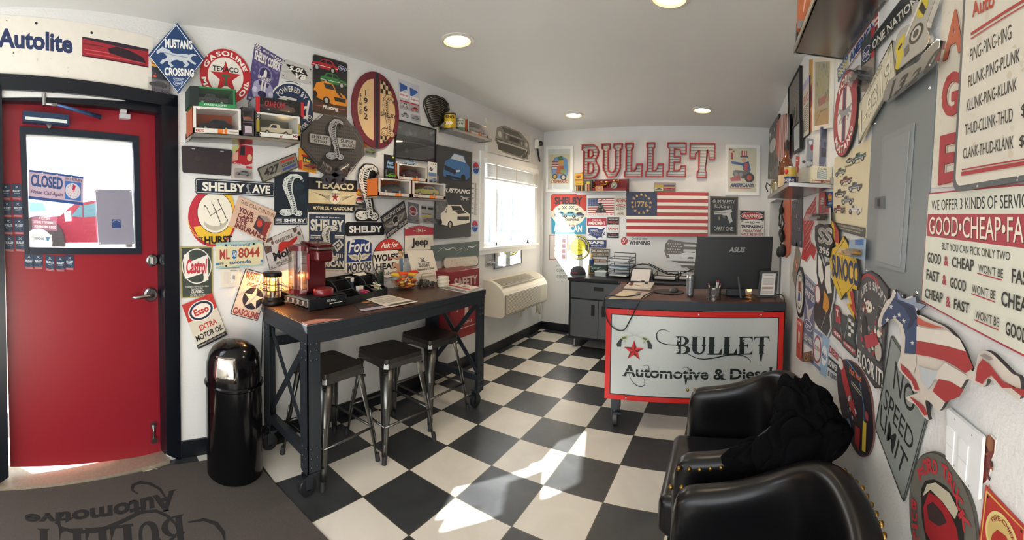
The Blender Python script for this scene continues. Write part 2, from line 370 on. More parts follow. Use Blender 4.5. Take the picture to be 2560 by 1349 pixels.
def sm(q):                                             # round off a closed outline
    n = len(q); o = []
    for i in range(n):
        a, b, c, d = q[i-1], q[i], q[(i+1) % n], q[(i+2) % n]
        for u in (0, .25, .5, .75): o.append(tuple(.5*(2*b[k] + (c[k]-a[k])*u + (2*a[k]-5*b[k]+4*c[k]-d[k])*u*u + (3*b[k]-a[k]-3*c[k]+d[k])*u**3) for k in (0, 1)))
    return o
def sign(name, label, cat, pl, q, bg, art=(), th=.004, ly=0, rc=0, rim=None, group=None, ell=0, parent=None, side=None, build=1, kind=None, tilt=0, inset=.03):
    off = .0012 + ly*.0055
    pts = [pl.hit(*p, off) for p in q]; n = pl.n
    if ell or len(q) != 4 or tilt:                       # outline: frame is its upright box on the plane, turned by tilt degrees
        hh, vv = pl.h, n.cross(pl.h)
        if tilt: a = radians(tilt); hh, vv = hh*cos(a) + vv*sin(a), vv*cos(a) - hh*sin(a)
        A = [p.dot(hh) for p in pts]; B = [p.dot(vv) for p in pts]; o = n*pts[0].dot(n)
        C = [o + hh*x + vv*y for x, y in ((min(A), max(B)), (max(A), max(B)), (max(A), min(B)), (min(A), min(B)))]
        w, h = max(A) - min(A), max(B) - min(B)
        out = col_ell(.5, .5, .5, .5, 48) if ell else [((x - min(A))/w, (max(B) - y)/h) for x, y in zip(A, B)]
    else:
        C = pts; w = ((C[1]-C[0]).length + (C[2]-C[3]).length)/2; h = ((C[3]-C[0]).length + (C[2]-C[1]).length)/2
        if rc:
            out = []; rx, ry = rc*h/w, rc
            for cx, cy, a in ((1-rx, ry, 0), (1-rx, 1-ry, 90), (rx, 1-ry, 180), (rx, ry, 270)): out += [(cx + rx*sin(radians(a + 18*i)), cy - ry*cos(radians(a + 18*i))) for i in range(6)]
        else: out = [(0, 0), (1, 0), (1, 1), (0, 1)]
    def PP(x, y, d): return C[0]*(1-x)*(1-y) + C[1]*x*(1-y) + C[2]*x*y + C[3]*(1-x)*y + n*d
    g = G(); g.prism([PP(*p, th) for p in out], -n*th, rim or bg, side)
    def inv(p):
        p = pl.hit(*p, off + th); a = b = .5
        for _ in range(40):
            e = p - (C[0]*(1-a)*(1-b) + C[1]*a*(1-b) + C[2]*a*b + C[3]*(1-a)*b + n*th); da = (C[1]-C[0])*(1-b) + (C[2]-C[3])*b; db = (C[3]-C[0])*(1-a) + (C[2]-C[1])*a
            a += e.dot(da)/da.length_squared*.8; b += e.dot(db)/db.length_squared*.8
        return a, b
    items = [('tq', it[1], [inv(p) for p in it[2]], *it[3:]) if it[0] == 'tq' else ('p', [inv(p) for p in it[1]], it[2]) if it[0] == 'pq' else ('l', [inv(p) for p in it[1]], *it[2:]) if it[0] == 'lq' else it for it in art]
    if rim:
        m = lambda p: (.5 + (p[0]-.5)*(1 - 2*inset*h/w), .5 + (p[1]-.5)*(1 - 2*inset))
        items = [('p', [m(p) for p in out], bg)] + items
    draw(g, items, PP, w, h, th); g.PP = PP; g.size = (w, h); g.C = C; g.th = th; g.n = n
    if not build: return g
    o = g.build(name, parent, w=1)
    return tag(o, label, cat, group, kind) if not parent else o
# ---------------- room shell ----------------
def wallmat(h, sc=220, st=.5):
    t = NT('orange_peel_wall'); c = lin(h); t.b.inputs['Roughness'].default_value = .6
    co = t.coord(1); n = t.n('TexNoise'); n.inputs['Scale'].default_value = sc*.45; n.inputs['Detail'].default_value = 4; t.l(co, 0, n, 0)
    n2 = t.n('TexNoise'); n2.inputs['Scale'].default_value = 3; t.l(co, 0, n2, 0)
    mr = t.n('MapRange', i3=.96, i4=1.03); t.l(n2, 0, mr, 0)
    mx = t.n('VectorMath', operation='SCALE'); mx.inputs[0].default_value = c[:3]; t.l(mr, 0, mx, 'Scale'); t.l(mx, 0, t.b, 'Base Color')
    t.bump(n, 0, st, .004); return t.m
WALL = wallmat('dededc'); CEIL = wallmat('d6d6d3', 180, .18); TRIM = M('10131a', .35, var=.1)
def floormat():
    t = NT('checker_tile'); co = t.n('TexCoord'); sx = t.n('SeparateXYZ'); t.l(co, 'Object', sx, 0)
    fr = []
    def math(op, a, b=None, av=None):
        m = t.n('Math', operation=op)
        if isinstance(a, tuple): t.l(a[0], a[1], m, 0)
        else: m.inputs[0].default_value = a
        if b is not None:
            if isinstance(b, tuple): t.l(b[0], b[1], m, 1)
            else: m.inputs[1].default_value = b
        return (m, 0)
    g = []
    for i, o in ((0, 1.557), (1, -1.222)):
        f = math('DIVIDE', math('ADD', (sx, i), o), .329); fr.append(math('FLOOR', f)); g.append(math('PINGPONG', f, .5))
    par = math('PINGPONG', math('ADD', fr[0], fr[1]), 1.0)
    grout = math('LESS_THAN', math('MINIMUM', g[0], g[1]), .0075)
    n = t.n('TexNoise'); n.inputs['Scale'].default_value = 3.5; n.inputs['Detail'].default_value = 6; n.inputs['Distortion'].default_value = 1.2; t.l(co, 'Object', n, 0)
    n3 = t.n('TexNoise'); n3.inputs['Scale'].default_value = 45; n3.inputs['Detail'].default_value = 4; t.l(co, 'Object', n3, 0)
    def ramp(c1, c2, lo=.35, hi=.65):
        r = t.n('ValToRGB'); r.color_ramp.elements[0].color = lin(c1); r.color_ramp.elements[1].color = lin(c2)
        r.color_ramp.elements[0].position = lo; r.color_ramp.elements[1].position = hi; t.l(n, 0, r, 0); return r
    bk, wh = ramp('2b2d2f', '3a3c3e'), ramp('d3cdc1', 'ddd7cc')
    m1 = t.n('MixRGB'); t.l(par[0], 0, m1, 0); t.l(bk, 0, m1, 1); t.l(wh, 0, m1, 2)
    m2 = t.n('MixRGB'); t.l(grout[0], 0, m2, 0); t.l(m1, 0, m2, 1); m2.inputs[2].default_value = lin('55503f'); t.l(m2, 0, t.b, 'Base Color')
    rr = t.n('MapRange', i3=.28, i4=.45); t.l(n3, 0, rr, 0); t.l(rr, 0, t.b, 'Roughness'); t.bump(n3, 0, .05); return t.m
FLOOR = floormat()
g = G(); g.poly([(-3.2, -1.8, 0), (1.7, -1.8, 0), (1.7, 4.8, 0), (-3.2, 4.8, 0)], FLOOR); f = struct(g, 'floor'); f.data.transform(Matrix.Translation(f.location)); f.location = (0, 0, 0)
g = G(); g.prism([(XL - .14, YB + .12, ZC), (XL - .14, .47, ZC), (-1.86, -1.85, ZC), (XR + .13, -1.85, ZC), (XR + .13, 2.95, ZC), (XR + 1.2, 2.95, ZC), (XR + 1.2, YB + .12, ZC)], (0, 0, .12), CEIL); struct(g, 'ceiling')
# window opening in the left wall
WY0, WY1, WZ0, WZ1 = 3.29, 4.36, 1.12, 1.99
g = G(); W0 = XL - .14
for a, b in (((.47, 0), (WY0, ZC)), ((WY1, 0), (YB + .1, ZC)), ((WY0, 0), (WY1, WZ0)), ((WY0, WZ1), (WY1, ZC))):
    g.box((W0, a[0], a[1]), (XL, b[0], b[1]), WALL)
struct(g, 'wall_left')
g = G(); g.box((XL - .14, YB, 0), (XR + 1.2, YB + .12, ZC), WALL); struct(g, 'wall_back')
# right wall with a pass-through opening near the back
OY0, OY1, OZ = 3.42, 4.5, 1.66
g = G()
for a, b in (((-1.8, 0), (OY0, ZC)), ((OY1, 0), (YB, ZC)), ((OY0, OZ), (OY1, ZC))): g.box((XR, a[0], a[1]), (XR + .13, b[0], b[1]), WALL)
struct(g, 'wall_right')
g = G(); g.box((XR + 1.1, 3.0, 0), (XR + 1.2, YB, ZC), WALL); g.box((XR + .13, 2.95, 0), (XR + 1.2, 3.0, ZC), WALL); struct(g, 'wall_alcove')
# unseen front wall behind the camera, its opening added to let in fill light
g = G()
for a, b in (((-3.0, 0), (-1.6, ZC)), ((.4, 0), (XR + .13, ZC)), ((-1.6, 0), (.4, .7)), ((-1.6, 2.3), (.4, ZC))): g.box((a[0], -1.85, a[1]), (b[0], -1.72, b[1]), WALL)
struct(g, 'wall_front')
# entry wall: turned a little towards the room, holds the door
def E_(y, off=0, z=0): return EW.o + EW.h*((y - .47)/EW.h.y) + EW.n*off + V((0, 0, z))
def ehit(px, py, off=0): return EW.hit(px, py, off)
DY0, DY1, DZ = -.56, .375, 2.03                       # door opening
g = G()
def eslab(g, y0, y1, z0, z1, o0, o1, mat):
    p = [E_(y0, o1, z0), E_(y1, o1, z0), E_(y1, o1, z1), E_(y0, o1, z1)]; g.prism(p, EW.n*(o0 - o1), mat)
for a in ((-2.3, DY0 - .02, 0, ZC), (DY0 - .02, DY1 + .02, 2.06, ZC), (DY1 + .02, .475, 0, ZC)): eslab(g, *a, -.16, 0, WALL)
struct(g, 'wall_entry')
# baseboards
g = G(); g.box((XL, .475, 0), (XL + .014, YB, .1), TRIM); struct(g, 'baseboard_left', bev=.003)
g = G(); g.box((XL + .014, YB - .014, 0), (XR, YB, .1), TRIM); struct(g, 'baseboard_back', bev=.003)
g = G(); g.box((XR - .014, -1.7, 0), (XR, OY0, .1), TRIM); struct(g, 'baseboard_right', bev=.003)
# door frame: black steel
def equad(g, q, o0, o1, mat):
    p = [ehit(x, y, o1) for x, y in q]; g.prism(p, EW.n*(o0 - o1), mat)
FRM = M('12161f', .3, .2, var=.1)
g = G()
equad(g, [(-40, 182), (444, 239), (444, 268), (-40, 222)], -.1, .02, FRM)
equad(g, [(404, 263), (444, 239), (453, 1152), (418, 1136)], -.1, .02, FRM)
equad(g, [(-40, 222), (408, 262), (408, 284), (-40, 250)], -.1, -.015, FRM)
equad(g, [(396, 280), (414, 270), (424, 1132), (411, 1134)], -.1, -.02, FRM)
equad(g, [(-40, 210), (4, 212), (22, 1192), (-12, 1215)], -.1, .02, FRM)
struct(g, 'trim_1')
# door leaf with window opening
RED = M('8c1a27', .38, var=.04, vs=4)
dq = [(2, 246), (397, 284), (411, 1128), (26, 1166)]
DP = PL(E_(.47, -.075), EW.n)
DC = [DP.hit(*p) for p in dq]
def dst(px, py):                                       # pixel -> unit coordinates on the leaf (inverse bilinear)
    p = DP.hit(px, py); s = t = .5
    for _ in range(30):
        q = DC[0]*(1-s)*(1-t) + DC[1]*s*(1-t) + DC[2]*s*t + DC[3]*(1-s)*t; e = p - q
        ds = (DC[1]-DC[0])*(1-t) + (DC[2]-DC[3])*t; dt = (DC[3]-DC[0])*(1-s) + (DC[2]-DC[1])*s
        s += e.dot(ds)/ds.length_squared; t += e.dot(dt)/dt.length_squared
    return s, t
def DPt(s, t, d=0): return DC[0]*(1-s)*(1-t) + DC[1]*s*(1-t) + DC[2]*s*t + DC[3]*(1-s)*t + EW.n*d
wo = [dst(*p) for p in ((48, 317), (345, 341), (352, 634), (62, 634))]; wi = [dst(*p) for p in ((64, 336), (331, 355), (339, 620), (73, 618))]
g = G(); c4 = [(0, 0), (1, 0), (1, 1), (0, 1)]
for i in range(4):
    j = (i+1) % 4; g.prism([DPt(*c4[i]), DPt(*c4[j]), DPt(*wi[j]), DPt(*wi[i])], -EW.n*.045, RED)
door = struct(g, 'door_1')
NAVY = M('18222f', .4)
g = G()
for i in range(4):
    j = (i+1) % 4; g.prism([DPt(*wo[i], .012), DPt(*wo[j], .012), DPt(*wi[j], .012), DPt(*wi[i], .012)], -EW.n*.012, NAVY)
for i in range(4):                                     # pale inner glazing bead
    j = (i+1) % 4; g.prism([DPt(*wi[i], 0), DPt(*wi[j], 0), DPt(*wi[j], -.045), DPt(*wi[i], -.045)], (DPt(.5, .3) - DPt(*wi[i]))*.01, 'aab2b4')
def dchild(g, nm, **k):
    o = g.build(nm, door, w=1, **k); return o
dchild(g, 'window_frame'); g = G(); g.poly([DPt(*p, -.03) for p in wi], GLASS); dchild(g, 'pane')
SAT = M('a9a9a6', .28, 1)
def dloc(px, py, d=0): return DP.hit(px, py, d)
hh = EW.h; nn = EW.n; zz = V((0, 0, 1))
FR = Matrix((hh, nn, zz)).transposed()
def rose(g, c, r, t, mat): g.lathe([(r, 0), (r, t*.6), (r*.8, t)], mat, c, 24, Matrix((hh, zz, nn)).transposed())
g = G(); c = dloc(374, 735); rose(g, c, .042, .03, SAT); g.tube([c, c + nn*.05, c + nn*.055 - hh*.03, c + nn*.055 - hh*.11 + zz*-.002, c + nn*.045 - hh*.125], [.012, .011, .011, .009, .008], SAT, 10); dchild(g, 'lever_handle')
g = G(); c = dloc(379, 650); rose(g, c, .036, .018, SAT); g.box((0, 0, 0), (0, 0, 0), SAT); g.prism([c + hh*a - nn*-.02 + zz*b for a, b in ((-.006, -.02), (.006, -.02), (.006, .02), (-.006, .02))], nn*.02, SAT); dchild(g, 'deadbolt')
g = G(); equad(g, [(57, 276), (172, 287), (174, 312), (57, 303)], -.075, -.02, M('1d3350', .4)); dchild(g, 'door_closer', bev=.004)
g = G(); equad(g, [(63, 291), (168, 300), (168, 308), (63, 298)], -.02, -.018, 'cfd6cf'); c = dloc(122, 312, .02); g.prism([c + hh*a + zz*b for a, b in ((-.02, .012), (.02, .012), (.006, -.02), (-.006, -.02))], nn*.012, SAT); dchild(g, 'closer_cover')
g = G(); p0 = ehit(110, 240, .0); p1 = dloc(143, 262, .09); p2 = dloc(252, 293, .03)
g.cyl(p0 + zz*.012, p0 - zz*.05, .013, SAT); g.tube([p0 - zz*.04, p1], .009, SAT); g.tube([p1, p2], [.008, .012], M('3b5a86', .35, .6)); dchild(g, 'closer_arm')
g = G(); equad(g, [(303, 271), (317, 272), (317, 282), (303, 281)], -.06, -.03, 'c9c6c4'); equad(g, [(301, 283), (326, 285), (326, 297), (301, 295)], -.075, -.05, 'c4c2c6'); dchild(g, 'door_sensor')
g = G(); a, b = dloc(384, 1062, .02), dloc(384, 1098, .02); g.tube([a, b], .007, SAT); g.prism([b + hh*x + zz*y for x, y in ((-.02, -.012), (.02, -.012), (.014, .012), (-.014, .012))], nn*.02, SAT); g.prism([a + hh*x + zz*y for x, y in ((-.014, -.02), (.014, -.02), (.014, .012), (-.014, .012))], -nn*.02, SAT); dchild(g, 'kick_stop')
# threshold
g = G(); g.prism([V((p.x, p.y, .022)) for p in (E_(DY0 - .02, .03), E_(DY1 + .02, .03), E_(DY1 + .02, -.16), E_(DY0 - .02, -.16))], V((0, 0, -.022)), M('b9ad9a', .45, .6, var=.2, vs=60)); struct(g, 'trim_2', bev=.006)
# dark red jamb edge at the far left of the picture
# ---------------- window ----------------
WHT = M('eeefec', .4)
g = G(); y0, y1, z0, z1 = WY0, WY1, WZ0, WZ1
for a, b in (((y0 - .07, z0 - .07), (y0, z1 + .08)), ((y1, z0 - .07), (y1 + .07, z1 + .08)), ((y0, z1), (y1, z1 + .08)), ((y0, z0 - .07), (y1, z0))):
    g.box((XL, a[0], a[1]), (XL + .018, b[0], b[1]), WHT)
for a, b in (((y0, z0), (y0 + .035, z1)), ((y1 - .035, z0), (y1, z1)), ((y0, z1 - .035), (y1, z1)), ((y0, z0), (y1, z0 + .035)), ((y0 + .33, z0), (y0 + .36, z1))):
    g.box((XL - .11, a[0], a[1]), (XL - .06, b[0], b[1]), WHT)
win = struct(g, 'window_1'); g = G(); g.poly([(XL - .085, y0, z0), (XL - .085, y1, z0), (XL - .085, y1, z1), (XL - .085, y0, z1)], GLASS); g.build('pane', win, w=1)
g = G(); g.box((XL, y0 - .09, z0 - .028), (XL + .045, y1 + .09, z0), WHT); g.build('window_sill', win, w=1, bev=.004)
bl = thing('window_blind', 'white slatted blind drawn up in the top of the window', 'blind', (XL + .02, (y0+y1)/2, z1 - .2))
g = G(); g.box((XL + .018, y0 - .02, z1 - .035), (XL + .06, y1 + .02, z1 + .02), WHT); g.build('headrail', bl, w=1, bev=.003)
g = G()
for i in range(15): z = z1 - .045 - .0085*i; g.box((XL + .02, y0 - .01, z - .0028), (XL + .066, y1 + .01, z), M('f2f1ea', .4, alpha=1))
g.build('slats', bl, w=1)
g = G(); g.box((XL + .022, y0 - .01, z1 - .195), (XL + .06, y1 + .01, z1 - .176), WHT); g.build('bottom_rail', bl, w=1, bev=.003)
for y in (y0 + .14, (y0+y1)/2, y1 - .14): g = G(); g.box((XL + .067, y - .008, z1 - .19), (XL + .069, y + .008, z1 - .03), 'd9d6cc'); g.build('ladder_tape', bl, w=1)
# ---------------- recessed ceiling lights ----------------
spots = [(-1.6, 2.0, 'recessed ceiling light nearest the coffee table'), (-.32, 2.0, 'recessed ceiling light cut by the top edge above the armchairs'), (-1.62, 3.98, 'recessed ceiling light near the window corner'), (-.28, 3.98, 'recessed ceiling light above the desk')]
for x, y, lb in spots:
    t = thing('ceiling_light', lb, 'light', (x, y, ZC), 0, 'recessed ceiling lights')
    g = G(); g.lathe([(.105, 0), (.105, -.006), (.085, -.012), (.072, -.004)], M('d6d2c8', .4), n=32, cap=0); g.build('trim_ring', t)
    g = G(); g.lathe([(1e-6, -.003), (.073, -.003)], M('fff1d2', .5, emit=7), n=32); g.build('diffuser', t)
    lamp('downlight', 'SPOT', (x, y, ZC - .03), 21, (1, .86, .68), spot_size=2.5, spot_blend=.7, shadow_soft_size=.07, dir=(0, 0, -1)).parent = None
# ---------------- outside ----------------
g = G(); PG = [(-2.45, -.12), (-3.4, -.12), (-4.6, .715), (-7.6, .72), (-10.3, 1.29), (-16, 1.3)]
for (x0, z0), (x1, z1) in zip(PG, PG[1:]): g.poly([(x0, -9, z0), (x0, 14, z0), (x1, 14, z1), (x1, -9, z1)], M('8f8678', .9, vs=2))
struct(g, 'ground')
OP = PL((-5.6, 0, 0), (1, 0, 0))
tr = thing('pickup_truck', 'red pickup truck parked outside the door glass', 'truck', (-6.3, -.5, 0))
TR = M('7d1530', .3)
pts = [(40, 556), (95, 545), (150, 540), (172, 520), (190, 508), (262, 498), (300, 498), (312, 545), (420, 548), (420, 605), (60, 606)]
g = G(); g.prism([OP.hit(*p) for p in pts], V((-1.7, 0, 0)), TR); g.build('body', tr, w=1, bev=.03)
g = G()
for w in ([(178, 540), (200, 514), (206, 514), (206, 543)], [(209, 543), (209, 513), (240, 507), (240, 541)], [(246, 541), (246, 506), (292, 506), (296, 541)]): g.prism([OP.hit(*p, .01) for p in w], V((-.02, 0, 0)), M('3f6f7c', .3))
g.build('windows', tr, w=1)
g = G(); g.prism([OP.hit(*p, .18) for p in ((160, 530), (176, 526), (178, 552), (163, 553))], V((-.1, 0, 0)), 'e8ebee'); g.build('mirror', tr, w=1, bev=.02)
for px in (98, 380):
    g = G(); c = OP.hit(px, 606, .02); g.lathe([(.37, -.12), (.37, .12)], '222226', c, 24, Matrix(((0, 0, 1), (0, 1, 0), (1, 0, 0)))); g.lathe([(.2, .121), (.02, .13)], 'c2c5c8', c, 20, Matrix(((0, 0, 1), (0, 1, 0), (1, 0, 0)))); g.build('wheel', tr, w=1)
O2 = PL((-11, 0, 0), (1, 0, 0)); vt = thing('white_van', 'white van parked behind the red truck outside', 'van', (-11.5, -2.5, 0))
g = G(); g.prism([O2.hit(*p) for p in ((30, 500), (110, 503), (128, 530), (150, 536), (150, 566), (30, 566))], V((-1.6, 0, 0)), M('e4e9ee', .4)); g.build('body', vt, w=1, bev=.05)
g = G(); g.prism([O2.hit(*p, .02) for p in ((74, 506), (106, 507), (116, 526), (74, 528))], V((-.02, 0, 0)), M('7db4d2', .2)); g.build('windows', vt, w=1)
# pale metal siding seen through the side window
g = G()
for i in range(22): y = 7.0 + .3*i; g.box((-6.2, y, -.12), (-6.1 + (.03 if i % 2 else 0), y + .28, 3.2), 'dfe7ea')
struct(g, 'wall_outside')
# ---------------- left wall: signs, posters, emblems ----------------
BK, WH, CR_, RD, NV = '17171a', 'ece8de', 'e3d8bd', 'b5252b', '1d2f52'
def S(*a, **k): return sign(*a, **k)
def ovl(cx, cy, rx, ry, s, bg='1f3f7a', fg='e8e8e8'):      # small oval badge with a script word
    return [('e', cx, cy, rx, ry, fg), ('e', cx, cy, rx*.93, ry*.9, bg), ('t', s, cx - rx*.68, cy - ry*.5, cx + rx*.68, cy + ry*.5, fg, 'bi')]
S('banner', 'long white banner with blue lettering and a red car picture above the door', 'banner', EW, [(-8, 37), (383, 94), (383, 234), (-8, 189)], 'e2ddd2',
  [('t', 'Autolite', .005, .22, .465, .54, '22325a', 'h'), ('r', .525, .23, .965, .56, '9c2430'), ('p', [(.525, .23), (.965, .23), (.965, .27), (.8, .3), (.525, .26)], '2a2030'), ('p', [(.69, .36), (.75, .3), (.83, .32), (.93, .4), (.95, .5), (.85, .49), (.7, .43)], '2a1a26'),
   ('r', .54, .43, .7, .445, 'd0525a'), ('r', .55, .49, .94, .505, 'cc4a50'), ('r', .53, .335, .66, .35, '54202c'), ('r', .525, .54, .965, .56, '3a1a26'),
   ('o', .24, .1, .022, BK), ('o', .585, .14, .022, BK), ('o', .06, .09, .012, BK), ('o', .1, .62, .01, BK), ('spl', .02, .55, .5, .98, 7, .03, ['d3cdc0', 'cfc8bb'], 4)], th=.003)
S('diamond_sign', 'blue diamond road sign with a silver running horse above the door corner', 'sign', PL((XL + .052, 0, 0), (1, 0, 0)), [(443, 58), (511, 148), (446, 235), (370, 138)], '1f3f6c',
  [('l', [(.5, .03), (.97, .5), (.5, .97), (.03, .5), (.5, .03)], .012, 'dfe3e6'), ('t', 'MUSTANG', .3, .235, .78, .36, 'f0efe8', 'h'), ('horse', .14, .34, .86, .64, 'c3c9cf'), ('l', [(.25, .42), (.45, .46), (.7, .48)], .012, '8d98a4'), ('t', 'CROSSING', .28, .635, .8, .75, 'f0efe8', 'h'),
   ('t', 'POWERED BY', .43, .775, .63, .8, 'd8dce0')] + ovl(.53, .85, .1, .04, 'Ford', '2a4f8a'), th=.004, tilt=.001)
def blister(name, label, pl, q, bg, art, car, group='carded toy cars', ly=0, bx=(.12, .55, .9, .93), cat='toy car pack', dep=.028):
    """a printed card with a clear bubble and a little car in it"""
    g = sign(name, label, cat, pl, q, bg, art, th=.0015, ly=ly, build=0); o = tag(g.build(name), label, cat, group)
    x0, y0, x1, y1 = bx; P = g.PP; t = g.th + .001; n = g.n
    b = G(); b.prism([P(x0, y1, t + dep), P(x1, y1, t + dep), P(x1 - .02, y0 + .04, t + dep*.8), P(x0 + .02, y0 + .04, t + dep*.8)], -n*dep*.8, FILM); bb = b.build('blister', o, w=1)
    for z in b.v: pass
    if car:
        cg = G(); w, h = g.size; xc0, xc1 = x0 + .08*(x1-x0), x1 - .08*(x1-x0); yc = (y0 + y1)/2; hh = min((xc1-xc0)*w*.3/h, (y1-y0)*.8)
        m = lambda x, y, d: P(xc0 + (xc1-xc0)*x, yc - hh/2 + hh*y, t + d)
        cg.prism([m(x, y, dep*.65) for x, y in CARB], -n*dep*.55, M(car, .25, .3))
        for wn in CARW: cg.poly([m(x, y, dep*.66) for x, y in wn], '1c2228')
        for wx in (.2, .79): cg.cyl(m(wx, .8, dep*.02), m(wx, .8, dep*.7), hh*h*.2, '202022', 12)
        cg.build('toy_car', o, w=1)
    return o
blister('toy_pack', 'carded pack of two black toy cars behind the blue diamond sign', PL((XL + .035, 0, 0), (1, 0, 0)), [(365, 143), (427, 160), (424, 236), (364, 227)], '5d5660', [('r', 0, 0, 1, .22, 'd6a23c'), ('r', 0, .22, 1, .6, '30343c'), ('t', 'Dodge', .1, .08, .5, .17, RD, 'hi'), ('spl', .05, .25, .95, .55, 8, .05, ['6d7480', 'c9503c', '454b57'], 3), ('chk', 0, .93, .35, 1, 6, 2, BK), ('chk', .65, .93, 1, 1, 6, 2, BK)], '26262c', bx=(.05, .58, .95, .93))
TXR = [('o', .5, .5, .485, 'b8282e'), ('o', .5, .5, .335, 'eae4d8'), ('a', 'GASOLINE', .5, .5, .365, -72, 72, .08, 'f0ece2', 'h'), ('a', 'MOTOR OIL', .5, .5, .45, 265, 95, .08, 'f0ece2', 'h'), ('s', .5, .53, .3, 'b8282e'), ('t', 'TEXACO', .24, .33, .76, .42, BK, 'b'), ('t', 'T', .42, .47, .58, .67, '3d6a45', 'hs'), ('o', .07, .6, .012, 'f0ece2'), ('o', .93, .58, .012, 'f0ece2'), ('spl', .03, .1, .3, .5, 8, .02, ['eae4d8'], 5)]
S('round_sign', 'round white and red gasoline sign with a red star in the middle', 'sign', LW, [(500, 193), (563, 121), (625, 200), (585, 264)], 'dcd6ca', TXR, ell=1, ly=1, th=.006)
S('poster_sign', 'purple poster sign with a checkered top and a striped sports car', 'sign', LW, [(637, 107), (706, 148), (684, 268), (616, 249)], '524a78', [('chk', 0, 0, .22, .1, 6, 4, 'e8e4da'), ('chk', .72, .03, 1, .14, 6, 4, 'e8e4da'), ('t', 'SINCE 1962', .3, .035, .7, .07, WH), ('t', 'SHELBY COBRA', .05, .11, .96, .28, 'eeeae0', 'h'), ('o', .5, .45, .14, '8d86ac'), ('o', .5, .45, .115, '3a3360'), ('p', [(.44, .5), (.45, .4), (.5, .36), (.55, .4), (.56, .5)], 'e8e4da'), ('t', 'SHELBY', .26, .5, .74, .56, WH), ('spl', .05, .3, .3, .55, 6, .06, ['6f68a0'], 9), ('spl', .7, .3, .95, .55, 6, .06, ['6f68a0'], 8),
   ('p', [(.12, .8), (.16, .66), (.32, .58), (.7, .58), (.84, .66), (.9, .82), (.82, .93), (.2, .92)], 'a9a4c6'), ('p', [(.3, .6), (.7, .6), (.66, .68), (.34, .68)], '3a3360'), ('r', .42, .58, .48, .9, 'e8e4da'), ('r', .53, .58, .59, .9, 'e8e4da'), ('e', .5, .83, .16, .06, '2a2450'), ('o', .22, .78, .05, 'd8d4ea'), ('o', .8, .79, .05, 'd8d4ea'), ('t', 'ALL AMERICAN MUSCLE', .04, .94, .7, .975, WH)], ly=0)
S('plank_sign', 'small grey plank sign reading 5.0L V8 with corner screws', 'sign', LW, [(706, 146), (780, 171), (778, 212), (702, 195)], 'c4c2bd', [('r', 0, .3, 1, .33, 'a5a39e'), ('r', 0, .62, 1, .65, 'a5a39e'), ('p', [(.12, .22), (.72, .2), (.86, .55), (.6, .88), (.3, .55)], BK), ('t', '5.0L', .2, .24, .74, .5, WH, 'hi'), ('t', 'V8', .44, .55, .8, .86, WH, 'hi'), ('o', .06, .12, .04, BK), ('o', .94, .12, .04, BK), ('o', .06, .88, .04, BK), ('o', .94, .88, .04, BK)], rc=.06)
S('round_sign', 'round navy sign with white script behind the toy car shelf', 'sign', LW, [(678, 262), (727, 203), (779, 275), (742, 342)], '21344f', [('o', .5, .5, .485, 'e6e2d8'), ('o', .5, .5, .455, '23375a'), ('a', 'POWERED BY', .5, .52, .33, -52, 52, .1, WH, 'b'), ('t', 'Ford', .14, .3, .95, .66, WH, 'bi'), ('p', [(.14, .36), (.3, .29), (.62, .31), (.6, .35), (.3, .34), (.18, .4)], WH), ('a', 'FORD MOTOR CO', .5, .5, .42, 220, 100, .08, WH, 'b')], ell=1)
S('car_poster_sign', 'black metal sign with red, green and orange cars one below the other', 'sign', LW, [(781, 134), (868, 158), (867, 294), (781, 281)], '23262a', [('r', 0, .78, 1, 1, '4a3428'), ('r', .06, .86, .94, .875, 'b04838'), ('car', -.04, .03, .72, .26, 'b3282e'), ('car', .2, .25, .98, .49, '2f7a3e', '1d2a22', 1), ('p', [(.02, .6), (.1, .48), (.3, .43), (.55, .44), (.66, .54), (.92, .62), (1.0, .7), (.98, .8), (.6, .81), (.3, .77), (.06, .72)], 'dc8a26'), ('p', [(.3, .46), (.54, .46), (.63, .55), (.36, .55)], '262a30'), ('p', [(.6, .67), (.95, .67), (.94, .74), (.63, .74)], '20201f'), ('e', .38, .76, .1, .07, '18181a'), ('e', .38, .76, .055, .045, 'b0b0b0'), ('e', .06, .68, .05, .06, '18181a'), ('p', [(.62, .52), (.74, .56), (.86, .66), (.8, .66), (.66, .58)], '202020'), ('t', 'Mustang', .27, .84, .72, .93, 'eeeae0', 'bi')] + ovl(.84, .13, .13, .045, 'Ford'), rc=.05, ly=1, rim='8e8b84', inset=.01)
S('oval_sign', 'tall oval wooden sign, maroon rim, split in two with a snake drawing', 'sign', LW, [(877, 262), (935, 180), (995, 285), (941, 372)], '6d2431', [('p', col_ell(.47, .5, .36, .4, 24, 180, 360), 'd9b98a'), ('p', col_ell(.55, .5, .36, .42, 24, 0, 180), 'd9b98a'), ('r', .435, .005, .575, .995, '6d2431'), ('r', .475, .0, .535, 1, '25262e'), ('chk', .58, .08, .8, .26, 4, 3, '2a2420'), ('chk', .58, .82, .76, .92, 4, 2, '2a2420'), ('cob', .6, .26, .88, .82, 'd9b98a', '4a4036'), ('t', 'SHELBY', .58, .5, .93, .56, '2a2420', 'b')] + [('t', ch, .23 + (.03 if ch == '1' else 0), .27 + .1*i, .31 - (.03 if ch == '1' else 0), .345 + .1*i, '2a2420', 'b') for i, ch in enumerate('1962')] + [('t', ch, .145 + (.015 if ch == 'I' else 0), .33 + .055*i, .185 - (.015 if ch == 'I' else 0), .37 + .055*i, '2a2420', 'b') for i, ch in enumerate('SINCE')], ell=1, ly=2, th=.012)
